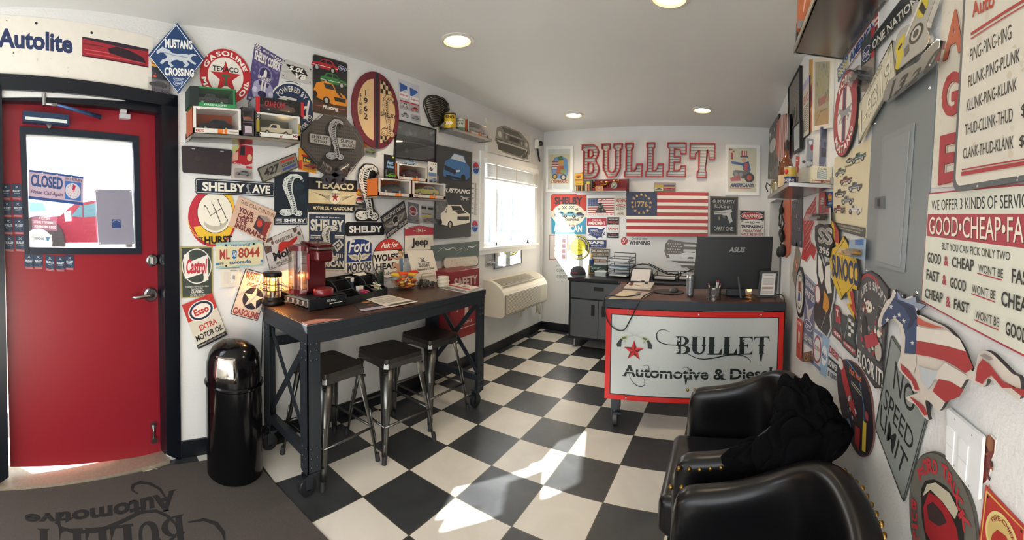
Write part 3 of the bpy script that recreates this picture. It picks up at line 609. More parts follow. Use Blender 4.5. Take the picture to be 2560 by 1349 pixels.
p = blister('toy_pack', 'large white blister pack of four toy cars right of the oval sign', LW, [(995, 196), (1048, 215), (1051, 311), (997, 300)], 'c9cbd2', [('p', [(.05, .08), (.4, .12), (.4, .2), (.08, .3)], '3d63a8'), ('p', [(.52, .12), (.9, .16), (.9, .2), (.55, .36)], '3d63a8'), ('r', .04, .3, .45, .44, 'ecebea'), ('r', .52, .33, .95, .48, 'ecebea'), ('t', 'Snap-on', .06, .33, .43, .4, RD, 'bi'), ('t', 'Snap-on', .55, .37, .93, .44, RD, 'bi'), ('r', .05, .5, .95, .72, 'a9a2a6'), ('r', .05, .5, .95, .53, RD), ('car', .1, .54, .45, .66, 'c9c9cc'), ('car', .55, .58, .92, .7, RD), ('car', .08, .78, .45, .9, '8d9094')], 'b9bbc0', bx=(.52, .76, .94, .96), dep=.02)
# slatted air-cleaner style grille, shaped like a guitar pick
g = G(); q = [(1058, 251), (1066, 243), (1085, 242), (1104, 249), (1115, 262), (1117, 275), (1108, 298), (1092, 314), (1080, 316), (1071, 304), (1062, 280), (1057, 264)]
pt = [LW.hit(*p) for p in q]; c = sum(pt, V((0, 0, 0)))/len(pt)
t = thing('scoop_grille', 'dark slatted guitar-pick shaped grille on the wall beside the oil cans', 'grille', c)
g.prism([p + V((.012, 0, 0)) for p in pt], V((-.012, 0, 0)), '4a4740'); g.build('back_plate', t, w=1)
g = G(); g.tube([p + V((.02, 0, 0)) for p in pt], .012, M('55524b', .35, .9), 8, True); g.build('rim', t, w=1)
g = G(); zs = [p.z for p in pt]
for i in range(17):
    z = min(zs) + (max(zs) - min(zs))*(i + .7)/17.6; ys = []
    for k in range(len(pt)):
        a, b = pt[k], pt[(k+1) % len(pt)]
        if (a.z - z)*(b.z - z) < 0: ys.append(a.y + (b.y - a.y)*(z - a.z)/(b.z - a.z))
    if len(ys) == 2: g.tube([(XL + .02, min(ys), z), (XL + .05, (ys[0]+ys[1])/2, z), (XL + .02, max(ys), z)], .0045, M('7a766c', .3, .9), 6)
g.build('slats', t, w=1)
def framed(name, label, pl, q, fcol, art, bg, cat='picture', inset=.04, th=.02, ly=0, glass=True, group=None):
    """frame > print (and glazing)"""
    g0 = sign(name, label, cat, pl, q, bg, (), th=th, ly=ly, build=0); w, h = g0.size; P = g0.PP; fx, fy = inset*h/w, inset
    g = G(); o4 = [(0, 0), (1, 0), (1, 1), (0, 1)]; i4 = [(fx, fy), (1-fx, fy), (1-fx, 1-fy), (fx, 1-fy)]
    for i in range(4):
        j = (i+1) % 4; g.prism([P(*o4[i], th), P(*o4[j], th), P(*i4[j], th), P(*i4[i], th)], -g0.n*th, fcol)
    o = tag(g.build(name), label, cat, group)
    g = G(); dd = th*.4; g.prism([P(*p, dd) for p in i4], -g0.n*dd*.9, bg)
    P2 = lambda x, y, d: P(fx + (1-2*fx)*x, fy + (1-2*fy)*y, d)
    draw(g, art, P2, w*(1-2*fx), h*(1-2*fy), dd); g.build('print', o, w=1)
    if glass: g = G(); g.poly([P(*p, th*.75) for p in i4], GLASS); g.build('glazing', o, w=1)
    return o
S('canvas_print', 'grey canvas print of an old car front, under the ceiling by the window', 'picture', LW, [(1211, 293), (1319, 337), (1319, 405), (1213, 380)], 'd5d3cd', [('p', [(.2, .2), (.35, .05), (.75, .06), (.97, .3), (1, .7), (.85, .97), (.3, .9), (.15, .6)], '8a8880'), ('p', [(.3, .12), (.68, .1), (.8, .24), (.36, .26)], '5d5b56'), ('p', [(.18, .52), (.95, .55), (.92, .92), (.22, .85)], '4a4944'), ('r', .34, .3, .84, .5, '6b6963'), ('r', .48, .33, .72, .46, '3b3a37'), ('o', .26, .37, .1, 'c9c7c0'), ('o', .9, .42, .09, 'c9c7c0'), ('o', .41, .4, .06, 'a9a7a0'), ('o', .78, .43, .06, 'a9a7a0'), ('r', .2, .56, .93, .62, 'b5b3ac'), ('t', 'MUSTANG', .4, .275, .78, .3, 'dedbd3'), ('spl', .75, .55, 1, .98, 14, .06, ['8a8880', '6b6963', 'd5d3cd'], 6)], th=.03, side='e6e3da')
framed('framed_print', 'black framed dark print of a sports car in smoke', LW, [(987, 298), (1087, 324), (1085, 407), (983, 395)], M('0e0e10', .35), [('r', 0, 0, 1, .35, '5a5f63'), ('spl', 0, .02, 1, .38, 16, .1, ['6a7074', '4d5256', '7d8387'], 12), ('p', [(0, .6), (.18, .5), (.45, .48), (.6, .4), (.8, .42), (1, .5), (1, .95), (0, .95)], '1d2023'), ('p', [(.02, .58), (.2, .52), (.5, .5), (.98, .55), (.98, .57), (.5, .53)], '565c60'), ('o', .27, .78, .11, '0f1011'), ('o', .27, .78, .07, '4c5154'), ('p', [(.6, .5), (.7, .36), (.85, .38), (.88, .5)], '2c3033')], '3a3f42', inset=.03, th=.02)
S('poster', 'tall charcoal poster with a blue car above and a white car below', 'poster', LW, [(1089, 362), (1177, 381), (1173, 591), (1084, 598)], '3b3e40', [('e', .56, .33, .38, .03, '2a2c2e'), ('p', [(.17, .27), (.22, .16), (.35, .12), (.45, .05), (.75, .06), (.82, .14), (.93, .18), (.94, .29), (.85, .33), (.5, .35), (.18, .32)], '4273a8'), ('p', [(.36, .12), (.46, .06), (.72, .07), (.8, .14), (.6, .13)], 'ccd4da'), ('p', [(.2, .2), (.52, .24), (.5, .29), (.2, .25)], '1d2c40'), ('p', [(.24, .3), (.68, .32), (.64, .345), (.25, .33)], '1d2c40'), ('p', [(.52, .24), (.64, .23), (.63, .25), (.53, .26)], 'dfe9f0'), ('e', .73, .315, .07, .04, '1a1c1e'), ('t', 'MUSTANG', .1, .445, .95, .495, 'e8e8e4', 'hi'), ('horse', .65, .52, .92, .58, 'b9bcbe'), ('e', .18, .42, .08, .022, '7aa5c9'),
   ('p', [(0, .56), (.3, .6), (.4, .7), (.2, .8), (0, .78)], '6e6f6e'), ('p', [(.12, .73), (.22, .69), (.3, .63), (.68, .63), (.78, .69), (.95, .73), (.96, .83), (.7, .85), (.4, .87), (.14, .84)], 'e4dfcc'), ('p', [(.4, .64), (.66, .64), (.74, .69), (.44, .69)], '2b2e30'), ('p', [(.5, .695), (.75, .69), (.85, .72), (.6, .73)], '3a3834'), ('r', .58, .76, .93, .8, '2f2f2e'), ('e', .38, .85, .07, .045, '1d1d1d'), ('e', .38, .85, .04, .028, 'b9b4a8'), ('e', .12, .82, .04, .035, '1d1d1d'), ('spl', 0, .52, .3, .72, 14, .02, ['807f7c', '5c5d5d', '98958e'], 7)], th=.018, ly=2)
S('thermometer_sign', 'narrow white wall thermometer with a soda cap at each end', 'thermometer', LW, [(1177.5, 394), (1201, 398), (1197, 586), (1174, 584)], 'e9e9e4', sum([[('r', .12, y, .88, y + .17, 'c3d3e8'), ('e', .5, y + .085, .33, .075, 'f2f2f2'), ('p', col_ell(.5, y + .085, .33, .075, 16, -80, 80), 'c23038'), ('p', col_ell(.5, y + .085, .33, .075, 16, 100, 260), '2c4f9c'), ('t', 'PEPSI', .2, y + .066, .8, y + .106, '20407f', 'h')] for y in (.04, .81)], []) + [('r', .46, .32, .5, .75, '555a60'), ('r', .5, .32, .53, .75, 'c8c8c4')] + [('r', .36, .33 + .0137*i, .62 if i % 5 else .7, .333 + .0137*i, '44484c') for i in range(31)] + [('t', str(n), .1, .325 + .065*i, .3, .345 + .065*i, '33373b') for i, n in enumerate((50, 40, 30, 20, 10, 0, 20))], ly=0, rc=.02)
# hexagonal grille panel with a chrome cobra and two name plates
q = [(752, 334), (764, 322), (786, 300), (795, 300), (808, 287), (857, 291), (876, 315), (884, 317), (905, 350), (908, 388), (880, 417), (872, 420), (864, 442), (836, 446), (812, 440), (797, 417), (786, 409), (751, 368)]
MESH = M('3c3a39', .5, .4, bump=1, bs=420)
o = S('grille_sign', 'big faceted dark mesh panel with a silver snake and name plates', 'sign', LW, q, '4d4946', [('l', [(.02, .3), (.3, .03), (.66, .04), (.97, .42), (.97, .6), (.75, .9)], .01, '6d6863'), ('l', [(.02, .55), (.3, .85), (.5, .97)], .01, '26241f')] + [('chk', .12 + .0*i, .16 + .055*i, .86, .175 + .055*i, 44, 1, '33302d') for i in range(13)], th=.018, ly=1, side=MESH)
EPL = PL((XL + .03, 0, 0), (1, 0, 0))
for q, a in (([(772, 332), (828, 340), (827, 366), (773, 357)], [('t', 'SHELBY', .1, .16, .85, .46, '23211f', 'b'), ('t', 'GT500', .2, .56, .78, .82, '23211f', 'b')]), ([(840, 342), (890, 350), (888, 373), (840, 370)], [('t', 'SUPER', .22, .14, .85, .46, '23211f', 'b'), ('t', 'SNAKE', .3, .56, .94, .86, '23211f', 'b')])):
    S('name_plate', None, None, EPL, q, 'a3a09c', a, th=.004, rc=.1, rim='55524e', inset=.06, parent=o)
g = sign('x', '', '', PL((XL + .036, 0, 0), (1, 0, 0)), [(812, 295), (858, 301), (858, 401), (811, 399)], '4d4946', [('cob', .05, 0, 1, 1, 'b9b7b3', '1b1b1b')], th=.002, build=0)
g2 = G(); draw(g2, [('cob', .05, 0, 1, 1, '98989a', '1b1b1b')], g.PP, *g.size, .006); g2.build('snake_emblem', o, w=1)
# crossed pistons
t = thing('piston_sign', 'pair of crossed steel pistons and rods on the wall', 'wall decor', LW.hit(834, 445, .05))
PS = M('8d8883', .3, .9); PD = M('5b5860', .4, .7)
for (hx, hy), (ex, ey) in (((799, 412), (852, 449)), ((868, 417), (816, 449))):
    a, b = LW.hit(hx, hy, .078), LW.hit(ex, ey, .078); d = (b - a).normalized(); L = (b - a).length; q = d.cross(V((1, 0, 0)))
    g = G(); g.cyl(a, a + d*L*.42, .034, PS, 20); 
    for i in range(3): g.cyl(a + d*(.008 + .012*i), a + d*(.012 + .012*i), .0353, '2b2a2a', 20)
    g.cyl(a + d*L*.3 + V((.02, 0, 0)), a + d*L*.3 + V((.036, 0, 0)), .01, '3a2a28', 12); g.build('piston', t, w=1)
    g = G(); g.bar(a + d*L*.38, b, .032, .024, PD, (1, 0, 0)); g.lathe([(.016, -.014), (.032, -.014), (.032, .014), (.016, .014), (.016, -.014)], PD, b, 20, Matrix(((0, 0, 1), (0, 1, 0), (-1, 0, 0)))); g.build('connecting_rod', t, w=1)
S('snake_poster', 'dark navy poster with a large silver snake and a name bar', 'poster', LW, [(686, 428), (771, 430), (767, 562), (685, 562)], '1a2632', [('spl', .1, .2, .95, .85, 8, .14, ['1e303e', '15202b', '22343f'], 2), ('cob', .14, .05, .84, .84, 'cfd6d2', '141c24'), ('r', .03, .865, .98, .975, 'a9abac'), ('r', .045, .875, .965, .965, '20262c'), ('t', 'SHELBY', .28, .885, .94, .955, 'e4e4e0', 'h'), ('r', .06, .885, .22, .955, 'b8babb'), ('r', .1, .905, .22, .915, '20262c'), ('r', .06, .925, .18, .935, '20262c')], ly=0)
S('winged_sign', 'black and cream sign with a winged star badge between bold lettering', 'sign', LW, [(771, 442), (893, 452), (886, 532), (770, 529)], '26272a', [('r', 0, .35, 1, .75, 'dcc698'), ('t', 'TEXACO', .14, .1, .93, .31, 'e6d6ae', 'h'), ('wing', .06, .38, .44, .7, 'e4d2a6', '3a362e'), ('wing', 1.0, .4, .66, .72, 'e4d2a6', '3a362e'), ('e', .54, .54, .125, .22, '8a7c60'), ('e', .54, .54, .12, .212, 'eadfc2'), ('s', .54, .55, .14, 'b22a2c'), ('t', 'TEXACO', .45, .42, .63, .47, BK, 'b'), ('t', 'T', .515, .52, .565, .6, '3d5a40', 'hs'), ('t', 'MOTOR OIL', .09, .83, .43, .93, 'e6d6ae', 'h'), ('s', .47, .88, .04, 'e6d6ae'), ('t', 'GASOLINE', .51, .83, .95, .93, 'e6d6ae', 'h')], ly=0)
S('badge_sign', 'tilted olive badge sign with the number 427', 'sign', LW, [(642, 421), (737, 382), (746, 418), (656, 457)], '77756a', [('t', '427', .1, .2, .52, .72, '2a2a2c', 'hi'), ('r', .56, .16, .93, .32, 'a33a36'), ('t', 'COBRA', .57, .4, .93, .58, '2a2a2c', 'b'), ('r', .56, .66, .93, .82, '3a4a86'), ('t', 'FORD', .28, .78, .5, .9, 'a5a398', 'b')], th=.012, ly=2, rc=.08, rim='3a392f', inset=.07)
blister('toy_pack', 'orange card with a red toy car tucked under the mesh panel', LW, [(746, 369), (786, 380), (791, 434), (746, 424)], 'd4912e', [('r', .25, .3, 1, .6, '2c4a3a'), ('r', .18, .25, .7, .34, RD), ('t', 'Hot', .3, .42, .7, .56, 'f0c040', 'hi'), ('p', [(0, .6), (.2, .5), (.2, .95), (0, .95)], 'c03a28')], 'b02a34', bx=(.22, .56, .97, .9))
blister('toy_pack', 'small card with a yellow toy car below the oval sign', LW, [(906, 352), (940, 356), (939, 394), (907, 388)], 'c8b680', [('r', 0, 0, .3, .5, 'd06a2c'), ('r', .5, .08, .8, .3, '3a4a60'), ('r', .06, .45, 1, 1, 'a9b0a8')], '9aa060', bx=(.1, .35, .95, .95))
S('license_plate', 'blank dark brown licence plate left of the carded toy', 'license plate', LW, [(453, 364), (580, 375), (577, 440), (456, 431)], '342d30', [('r', .2, .07, .26, .1, 'cfcac2'), ('r', .76, .07, .83, .1, 'cfcac2'), ('spl', .1, .2, .9, .9, 10, .12, ['3a3134', '30292c', '40352f'], 4)], th=.003, ly=2, rc=.08)
blister('toy_pack', 'red and white card with a silver toy car beside the dark plate', LW, [(581, 359), (632, 364), (629, 452), (577, 446)], 'c4bcb6', [('p', [(.3, 0), (.95, .02), (1, .08), (1, .5), (.7, .58), (0, .5)], 'b02633'), ('p', [(0, .1), (.35, .02), (.3, .14), (0, .28)], 'b9c27e'), ('p', [(0, .3), (.3, .2), (.3, .45), (0, .5)], 'd8a48e'), ('t', 'MONOPOLY', .02, .5, .7, .58, 'b02633', 'h'), ('e', .85, .35, .12, .1, 'd6b48c'), ('p', [(.4, .05), (.6, .05), (.62, .3), (.38, .3)], '2a2a30'), ('r', .7, .6, 1, .66, 'c23038')], '8d9095', bx=(.12, .66, .97, .97))
S('street_sign', 'long black street sign ending in AVE', 'sign', LW, [(488, 445), (686, 457), (685, 492), (489, 484)], '1c2634', [('r', .012, .07, .988, .1, WH), ('r', .012, .9, .988, .93, WH), ('r', .008, .1, .014, .9, WH), ('r', .986, .1, .992, .9, WH), ('t', 'SHELBY', .08, .21, .61, .8, 'e6e2d4', 'h'), ('cob', .615, .18, .69, .86, 'a8aaa6', '1c2634'), ('t', 'AVE', .7, .22, .94, .8, 'e6e2d4', 'h'), ('o', .02, .5, .07, BK), ('o', .98, .5, .07, BK)], ly=1, rc=.12)
S('oval_sign', 'oval red and yellow sign with a big white shift knob', 'sign', LW, [(470, 540), (530, 470), (591, 565), (550, 615)], 'b92e3e', [('p', col_ell(.52, .5, .44, .46, 30, 100, 250), 'e2b83a'), ('p', col_ell(.75, .3, .2, .25, 20), 'e2b83a'), ('e', .55, .42, .37, .355, BK), ('e', .55, .42, .36, .345, 'e8e2d2'), ('p', col_ell(.55, .43, .3, .3, 16, 120, 230) + col_ell(.55, .4, .3, .25, 16, 120, 230)[::-1], 'bcb6a4'), ('l', [(.38, .33), (.45, .47), (.68, .35)], .012, BK), ('l', [(.5, .27), (.65, .58)], .012, BK), ('l', [(.62, .23), (.73, .42), (.78, .52)], .012, BK), ('t', 'R', .33, .29, .37, .325, BK), ('t', '1', .475, .22, .487, .26, BK), ('t', '3', .59, .19, .625, .225, BK), ('t', '2', .645, .6, .68, .635, BK), ('t', '4', .78, .53, .815, .57, BK), ('a', 'COMPETITION/PLUS', .5, .47, .465, 262, 205, .03, 'e8c860'), ('t', 'by', .2, .81, .29, .9, BK, 'b'), ('t', 'HURST', .32, .82, .9, .955, BK, 'h')], ell=1, tilt=0)
S('tin_sign', 'tilted tan tin sign about life insurance with an oil can drawing', 'sign', LW, [(597, 490), (690, 530), (664, 606), (571, 563)], 'd3b29a', [('t', 'THIS CAN CONTAIN', .08, .07, .98, .19, '4a3a38', 'n'), ('t', 'YOUR', .1, .3, .5, .46, '6a2a30', 'h'), ('t', "CAR'S", .12, .48, .52, .62, '6a2a30', 'h'), ('t', 'LIFE', .13, .63, .4, .78, '6a2a30', 'h'), ('t', 'INSURANCE', .14, .8, .97, .97, '6a2a30', 'h'), ('p', [(.6, .3), (.84, .24), (.97, .36), (.94, .78), (.82, .84), (.57, .72)], '453a44'), ('p', [(.6, .3), (.84, .24), (.97, .36), (.8, .42)], '9a8a80'), ('p', [(.8, .42), (.97, .36), (.94, .78), (.82, .84)], '8a3430'), ('o', .69, .55, .1, 'c84c36'), ('t', 'SHELL', .61, .4, .78, .47, 'c84c36', 'b')], ly=2)
S('license_plate', 'cream centennial licence plate with red characters', 'license plate', LW, [(539, 606), (656, 602), (656, 663), (539, 671)], 'd9cfa6', [('p', [(0, 0), (1, 0), (1, .12), (.9, .06), (.8, .16), (.65, .08), (.3, .1), (.22, .18), (.1, .1), (0, .16)], '9dbcb4'), ('p', [(0, 1), (1, 1), (1, .92), (.8, .97), (.5, .9), (.3, .97), (.1, .9), (0, .95)], '9dbcb4'), ('t', 'centennial', .31, .06, .72, .17, '3f6a9c', 'b'), ('t', 'ML', .08, .27, .29, .66, 'a8403a', 'b'), ('p', [(.33, .36), (.38, .3), (.44, .36), (.43, .62), (.38, .68), (.34, .62)], '2a66a0'), ('t', '76', .34, .36, .43, .58, 'e8e4d8', 'bi'), ('t', '8044', .47, .24, .93, .64, 'a8403a', 'b'), ('t', '19', .08, .77, .16, .87, '3a4a6a'), ('t', 'colorado', .28, .71, .74, .87, '3a5a8a', 'b'), ('r', 0, .78, .06, .88, '3a78b0'), ('r', .95, .76, 1, .86, '3a78b0'), ('o', .21, .11, .04, BK), ('o', .8, .1, .04, BK), ('o', .21, .92, .035, BK)], ly=3, rc=.08)
S('rusty_sign', 'tilted chipped white tin sign with a red flying horse', 'sign', LW, [(656, 602), (748, 563), (771, 636), (674, 674)], 'c3beb8', [('spl', 0, 0, .25, .45, 12, .1, ['5a4540', '6b544c'], 3), ('spl', .8, 0, 1, .3, 5, .08, ['5a4540'], 5), ('spl', .0, .85, 1, 1, 12, .05, ['5a4540'], 8), ('t', 'GARGOYLE', .28, .14, .75, .26, '6a5a52', 'hs'), ('p', [(.3, .5), (.36, .3), (.46, .26), (.6, .34), (.86, .28), (.84, .38), (.7, .48), (.5, .52), (.36, .6)], 'b5322c'), ('t', 'Mobiloil', .14, .5, .98, .78, '2a2628', 'hs'), ('t', 'VACUUM OIL CO', .16, .84, .95, .93, '3a3230', 'n')], ly=0, rim='4a3a38', inset=.012)
S('tin_sign', 'dark green tin sign with a red script word on a white disc, by the door', 'sign', LW, [(450, 616), (531, 615), (532, 741), (453, 745)], '39423c', [('e', .5, .385, .46, .345, 'e6e2d8'), ('e', .5, .385, .435, .325, '39423c'), ('p', [(.1, .16), (.27, .12), (.27, .3), (.85, .16), (.85, .6), (.7, .68), (.72, .52), (.12, .63)], 'e2ded4'), ('p', [(.7, .52), (.86, .47), (.86, .66), (.72, .7)], 'e2ded4'), ('t', 'Castrol', .17, .24, .83, .53, 'b8323e', 'hi'), ('t', 'MOTOR OIL', .46, .47, .74, .5, '7a3a3a'), ('t', 'THE MASTERPIECE IN OILS', .13, .77, .86, .8, 'd6d2c6', 'n'), ('t', 'Established 1899', .32, .815, .67, .84, 'd6d2c6', 'n'), ('t', 'CLASSIC', .3, .855, .7, .91, 'e6e2d8', 'bs'), ('t', 'XL SAE 20w/50', .27, .93, .75, .97, 'e6e2d8', 'n')], rim='a89a5c', inset=.025, ly=0)
S('tin_sign', 'tilted red and cream motor oil sign with a blue ring', 'sign', LW, [(454, 762), (529, 731), (567, 836), (495, 872)], 'd2cab8', [('p', [(0, 0), (1, 0), (1, .34), (0, .4)], 'b5322f'), ('e', .5, .265, .415, .21, 'e6e0d2'), ('e', .5, .265, .38, .19, '25304a'), ('e', .5, .265, .31, .145, 'e6e0d2'), ('t', 'Esso', .26, .19, .74, .34, 'b5322f', 'h'), ('t', 'EXTRA', .26, .545, .84, .665, 'b5322f', 'b'), ('t', 'MOTOR OIL', .05, .72, .96, .845, BK, 'b'), ('p', [(0, .905), (1, .905), (1, 1), (0, 1)], '26262c'), ('t', 'LONG MILEAGE - PROTECTION - QUICK START', .03, .93, .97, .97, 'e0dace', 'n')], rc=.04, ly=2)
S('tin_sign', 'tilted white tin sign with a dark disc and star, behind the lantern', 'sign', LW, [(614, 670), (682, 689), (643, 802), (575, 784)], 'd0c4b4', [('t', 'WHITE STAR', .06, .04, 1, .22, 'a03a34', 'h'), ('t', 'HIGH TEST', .22, .25, .9, .34, '8a3a36', 'b'), ('e', .58, .57, .36, .235, '2a2a38'), ('s', .58, .57, .23, 'd8ccba'), ('t', 'GASOLINE', .05, .83, .99, .97, 'a03a34', 'h')], rim='3a302c', inset=.014, rc=.03)
o = S('switch_plate', 'beige double switch plate with a note, under the licence plate', 'light switch', LW, [(550, 671), (598, 669), (598, 715), (552, 718)], 'ddd6c8', [('r', .18, .2, .42, .8, 'cfc8b8'), ('l', [(.5, .12), (.7, .1), (.9, .16)], .02, '3a3a3a'), ('l', [(.66, .3), (.72, .34), (.64, .5), (.78, .48), (.66, .72), (.8, .7)], .015, '3a3a3a')], th=.008, ly=1)
S('rocker', None, None, LW, [(559.5, 681), (571, 680.5), (571, 706), (559.5, 707)], 'd8d1c2', [], th=.016, parent=o); S('rocker', None, None, LW, [(577, 680), (588, 679.5), (588, 705), (577, 706)], 'e6e2d8', [('tl', .2, .2, .8, .8, 5, '4a4a4a')], th=.016, parent=o)
S('poster_sign', 'navy and cream poster sign with a snake, behind the coffee maker', 'sign', LW, [(769, 531), (864, 534), (862, 675), (770, 672)], '323d50', [('t', 'SINCE 1962', .35, .065, .66, .085, WH), ('chk', .2, .065, .38, .085, 9, 1, WH), ('chk', .66, .065, .84, .085, 9, 1, WH), ('p', [(.08, .11), (.94, .11), (.94, .28), (.72, .24), (.5, .22), (.25, .26), (.08, .34)], '323d50'), ('t', 'SHELBY', .06, .11, .94, .32, 'dcd6c6', 'hs'), ('t', 'POWER', .06, .42, .32, .46, WH, 'b'), ('r', .06, .39, .32, .41, WH), ('r', .7, .38, .95, .4, WH), ('t', 'PERFORMANCE', .7, .405, .95, .44, WH, 'b'), ('p', [(.62, .56), (.82, .45), (.95, .55), (.77, .68)], 'cfcabb'), ('p', [(.68, .56), (.82, .49), (.88, .55), (.76, .63)], '323d50'), ('p', [(.73, .56), (.8, .52), (.84, .56), (.77, .6)], 'cfcabb'), ('cob', .28, .22, .78, .84, 'dcd6c6', '2a3448')] + [('r', .74 + .05*i, .71, .765 + .05*i, .78, 'dcd6c6') for i in range(4)] + [('t', 'AMERICAN', .06, .83, .95, .95, 'dcd6c6', 'h')], rim='dcd6c6', inset=.018, ly=0)
S('name_sign', 'wide black plate with bold white lettering, tilted dark sign beside it', 'sign', LW, [(861, 553), (960, 554), (962, 589), (861, 592)], '16181e', [('t', 'SHELBY', .1, .28, .93, .74, 'eeeae0', 'h')], rim='e0dcd0', inset=.04, rc=.2, ly=0)
# die-cut cobra
q = [(885, 545), (884, 530), (893, 521), (905, 523), (913, 530), (914, 515), (905, 490), (897, 465), (893, 440), (897, 420), (908, 409), (925, 410), (937, 418), (940, 432), (934, 450), (924, 448), (921, 432), (917, 440), (922, 465), (930, 490), (933, 520), (943, 533), (946, 546), (940, 553), (890, 553)]
S('snake_cutout', 'die-cut black and white rearing snake on the wall', 'sign', LW, q, '1a1a1e', [('cob', .05, .02, .96, .99, 'e2ded4', '141416')], th=.008, ly=3, side='8a8782')
blister('toy_pack', 'flame-topped card with a red car, half behind the snake cutout', LW, [(881, 465), (915, 470), (916, 524), (881, 521)], 'd8d2c8', [('p', [(0, .18), (.15, .05), (.3, .15), (.5, .02), (.7, .12), (1, .1), (1, .42), (0, .4)], 'd8602c'), ('t', 'Hot', .2, .18, .7, .34, 'f0d040', 'hi'), ('car', .05, .42, .95, .7, 'a83038'), ('r', 0, .72, 1, .78, '444444')], '6a6d70', bx=(.08, .72, .95, .97), ly=0)
S('tilted_sign', 'tilted charcoal sign with a moustached face between wings', 'sign', LW, [(950, 542), (1010, 500), (1019, 557), (968, 596)], '2f2d30', [('r', 0, .36, 1, .74, '55504e'), ('t', 'VIOLENT DEVIL', .04, .1, .97, .28, 'c2bdb4', 'b'), ('wing', .04, .42, .42, .7, '8d8780', '2f2d30'), ('wing', .97, .42, .58, .7, '8d8780', '2f2d30'), ('e', .5, .55, .13, .22, 'b5aea4'), ('e', .5, .48, .11, .1, '1d1c1e'), ('p', [(.4, .58), (.5, .54), (.6, .58), (.56, .64), (.5, .6), (.44, .64)], '1d1c1e'), ('t', 'MOTOR OIL • GASOLINE', .03, .8, .98, .95, 'c2bdb4', 'b')], ly=3)
q = [(864, 606), (868, 600), (882, 596), (897, 594), (912, 596), (927, 601), (930, 607), (929, 676), (863, 676)]
S('shield_sign', 'blue shield sign with white script and a winged wheel', 'sign', LW, q, '2a3d78', [('t', 'Ford', .1, .06, .94, .42, 'ece6d8', 'bi'), ('wing', .08, .46, .46, .66, 'd9d0bb', '6a6250'), ('wing', .94, .46, .56, .66, 'd9d0bb', '6a6250'), ('e', .51, .56, .07, .13, 'ece6d8'), ('e', .51, .56, .045, .09, '8a806a'), ('r', .0, .7, 1, 1, 'ece6d8'), ('t', 'MOTORS', .06, .72, .95, .97, '3a3a44', 'h')] + [('r', .06 + .155*i, .97, .12 + .155*i, 1, '3a3a44') for i in range(6)], rim='e6dfcd', inset=.03, ly=0)
S('oval_sign', 'oval white and red sign reading Ask for, with a pin-up figure', 'sign', LW, [(931, 650), (968, 596), (1010, 640), (975, 694)], 'ece4d4', [('p', col_ell(.5, .5, .49, .49, 20, -65, 65), 'c23a2e'), ('r', .06, .285, .94, .3, BK), ('t', 'Ask for', .24, .09, .8, .23, 'f0eae0', 'bi'), ('t', "WOLF'S", .03, .38, .8, .56, BK, 'h'), ('t', 'HEAD', .1, .61, .76, .77, BK, 'h'), ('t', 'Oil & Lubes', .04, .82, .62, .91, BK, 'n'), ('e', .85, .36, .07, .06, 'c99a78'), ('p', [(.78, .33), (.82, .29), (.92, .29), (.93, .34)], '2a2a30'), ('p', [(.88, .35), (.97, .38), (.95, .5), (.9, .45)], 'b08a4a'), ('p', [(.48, .46), (.75, .5), (.86, .44), (.92, .5), (.94, .8), (.8, .92), (.6, .9), (.62, .84), (.76, .82), (.7, .72), (.6, .8), (.56, .78), (.66, .62), (.8, .66), (.82, .56), (.72, .54), (.5, .5)], 'c99a78'), ('p', [(.83, .54), (.94, .52), (.95, .86), (.86, .9), (.84, .7)], '6a86a0'), ('e', .49, .5, .035, .05, '8a3030')], ell=1, rim='3a3632', inset=.012, ly=2)
q = [(1011, 570), (1046, 563), (1083, 569), (1082, 638), (1010, 637)]
S('pentagon_sign', 'cream sign with a pointed red top dated 1941', 'sign', LW, q, 'dcd4c4', [('p', [(0, .12), (.49, 0), (1, .09), (1, .31), (0, .32)], 'b03a48'), ('t', '1941', .4, .1, .6, .22, 'e8e0d2', 'b'), ('r', .28, .16, .36, .175, 'e8e0d2'), ('r', .64, .16, .72, .175, 'e8e0d2'), ('p', [(.5, .34), (.7, .42), (.8, .38), (1, .5), (1, .7), (.1, .7), (.3, .5)], 'cfc7b6'), ('t', 'Jeep', .23, .4, .8, .72, '2e2c2c', 'h'), ('t', 'ICONIC • RELIABLE • AWD', .14, .79, .9, .835, '3a3434', 'b'), ('p', [(0, .88), (1, .86), (1, 1), (0, 1)], '333c4e'), ('t', 'S', .34, .9, .37, .94, 'dcd4c4')], ly=1, rim='3a3430', inset=.01)
blister('toy_pack', 'grey arched blister pack above the pointed red-topped sign', LW, [(1019, 504), (1047, 510), (1049, 560), (1019, 556)], '74747a', [('e', .45, .4, .36, .26, 'c9c9cc'), ('e', .45, .4, .3, .21, '8a3a40'), ('t', 'Chevrolet', .1, .36, .9, .5, 'd8c8c8', 'bi')], '6f7478', bx=(.1, .66, .9, .95), ly=0)
blister('toy_pack', 'pale card with a dark toy car next to the charcoal poster', LW, [(1052, 513), (1086, 516), (1083, 560), (1050, 557)], 'b5b2ab', [('r', .05, .05, .4, .2, '3a3a40'), ('r', .55, .08, .9, .2, '3a3a40'), ('t', 'American', .08, .38, .8, .5, '3a3a3a', 'bi'), ('r', .1, .55, .8, .62, 'c9b23a')], '55585c', bx=(.1, .62, 1.05, .95), ly=0)
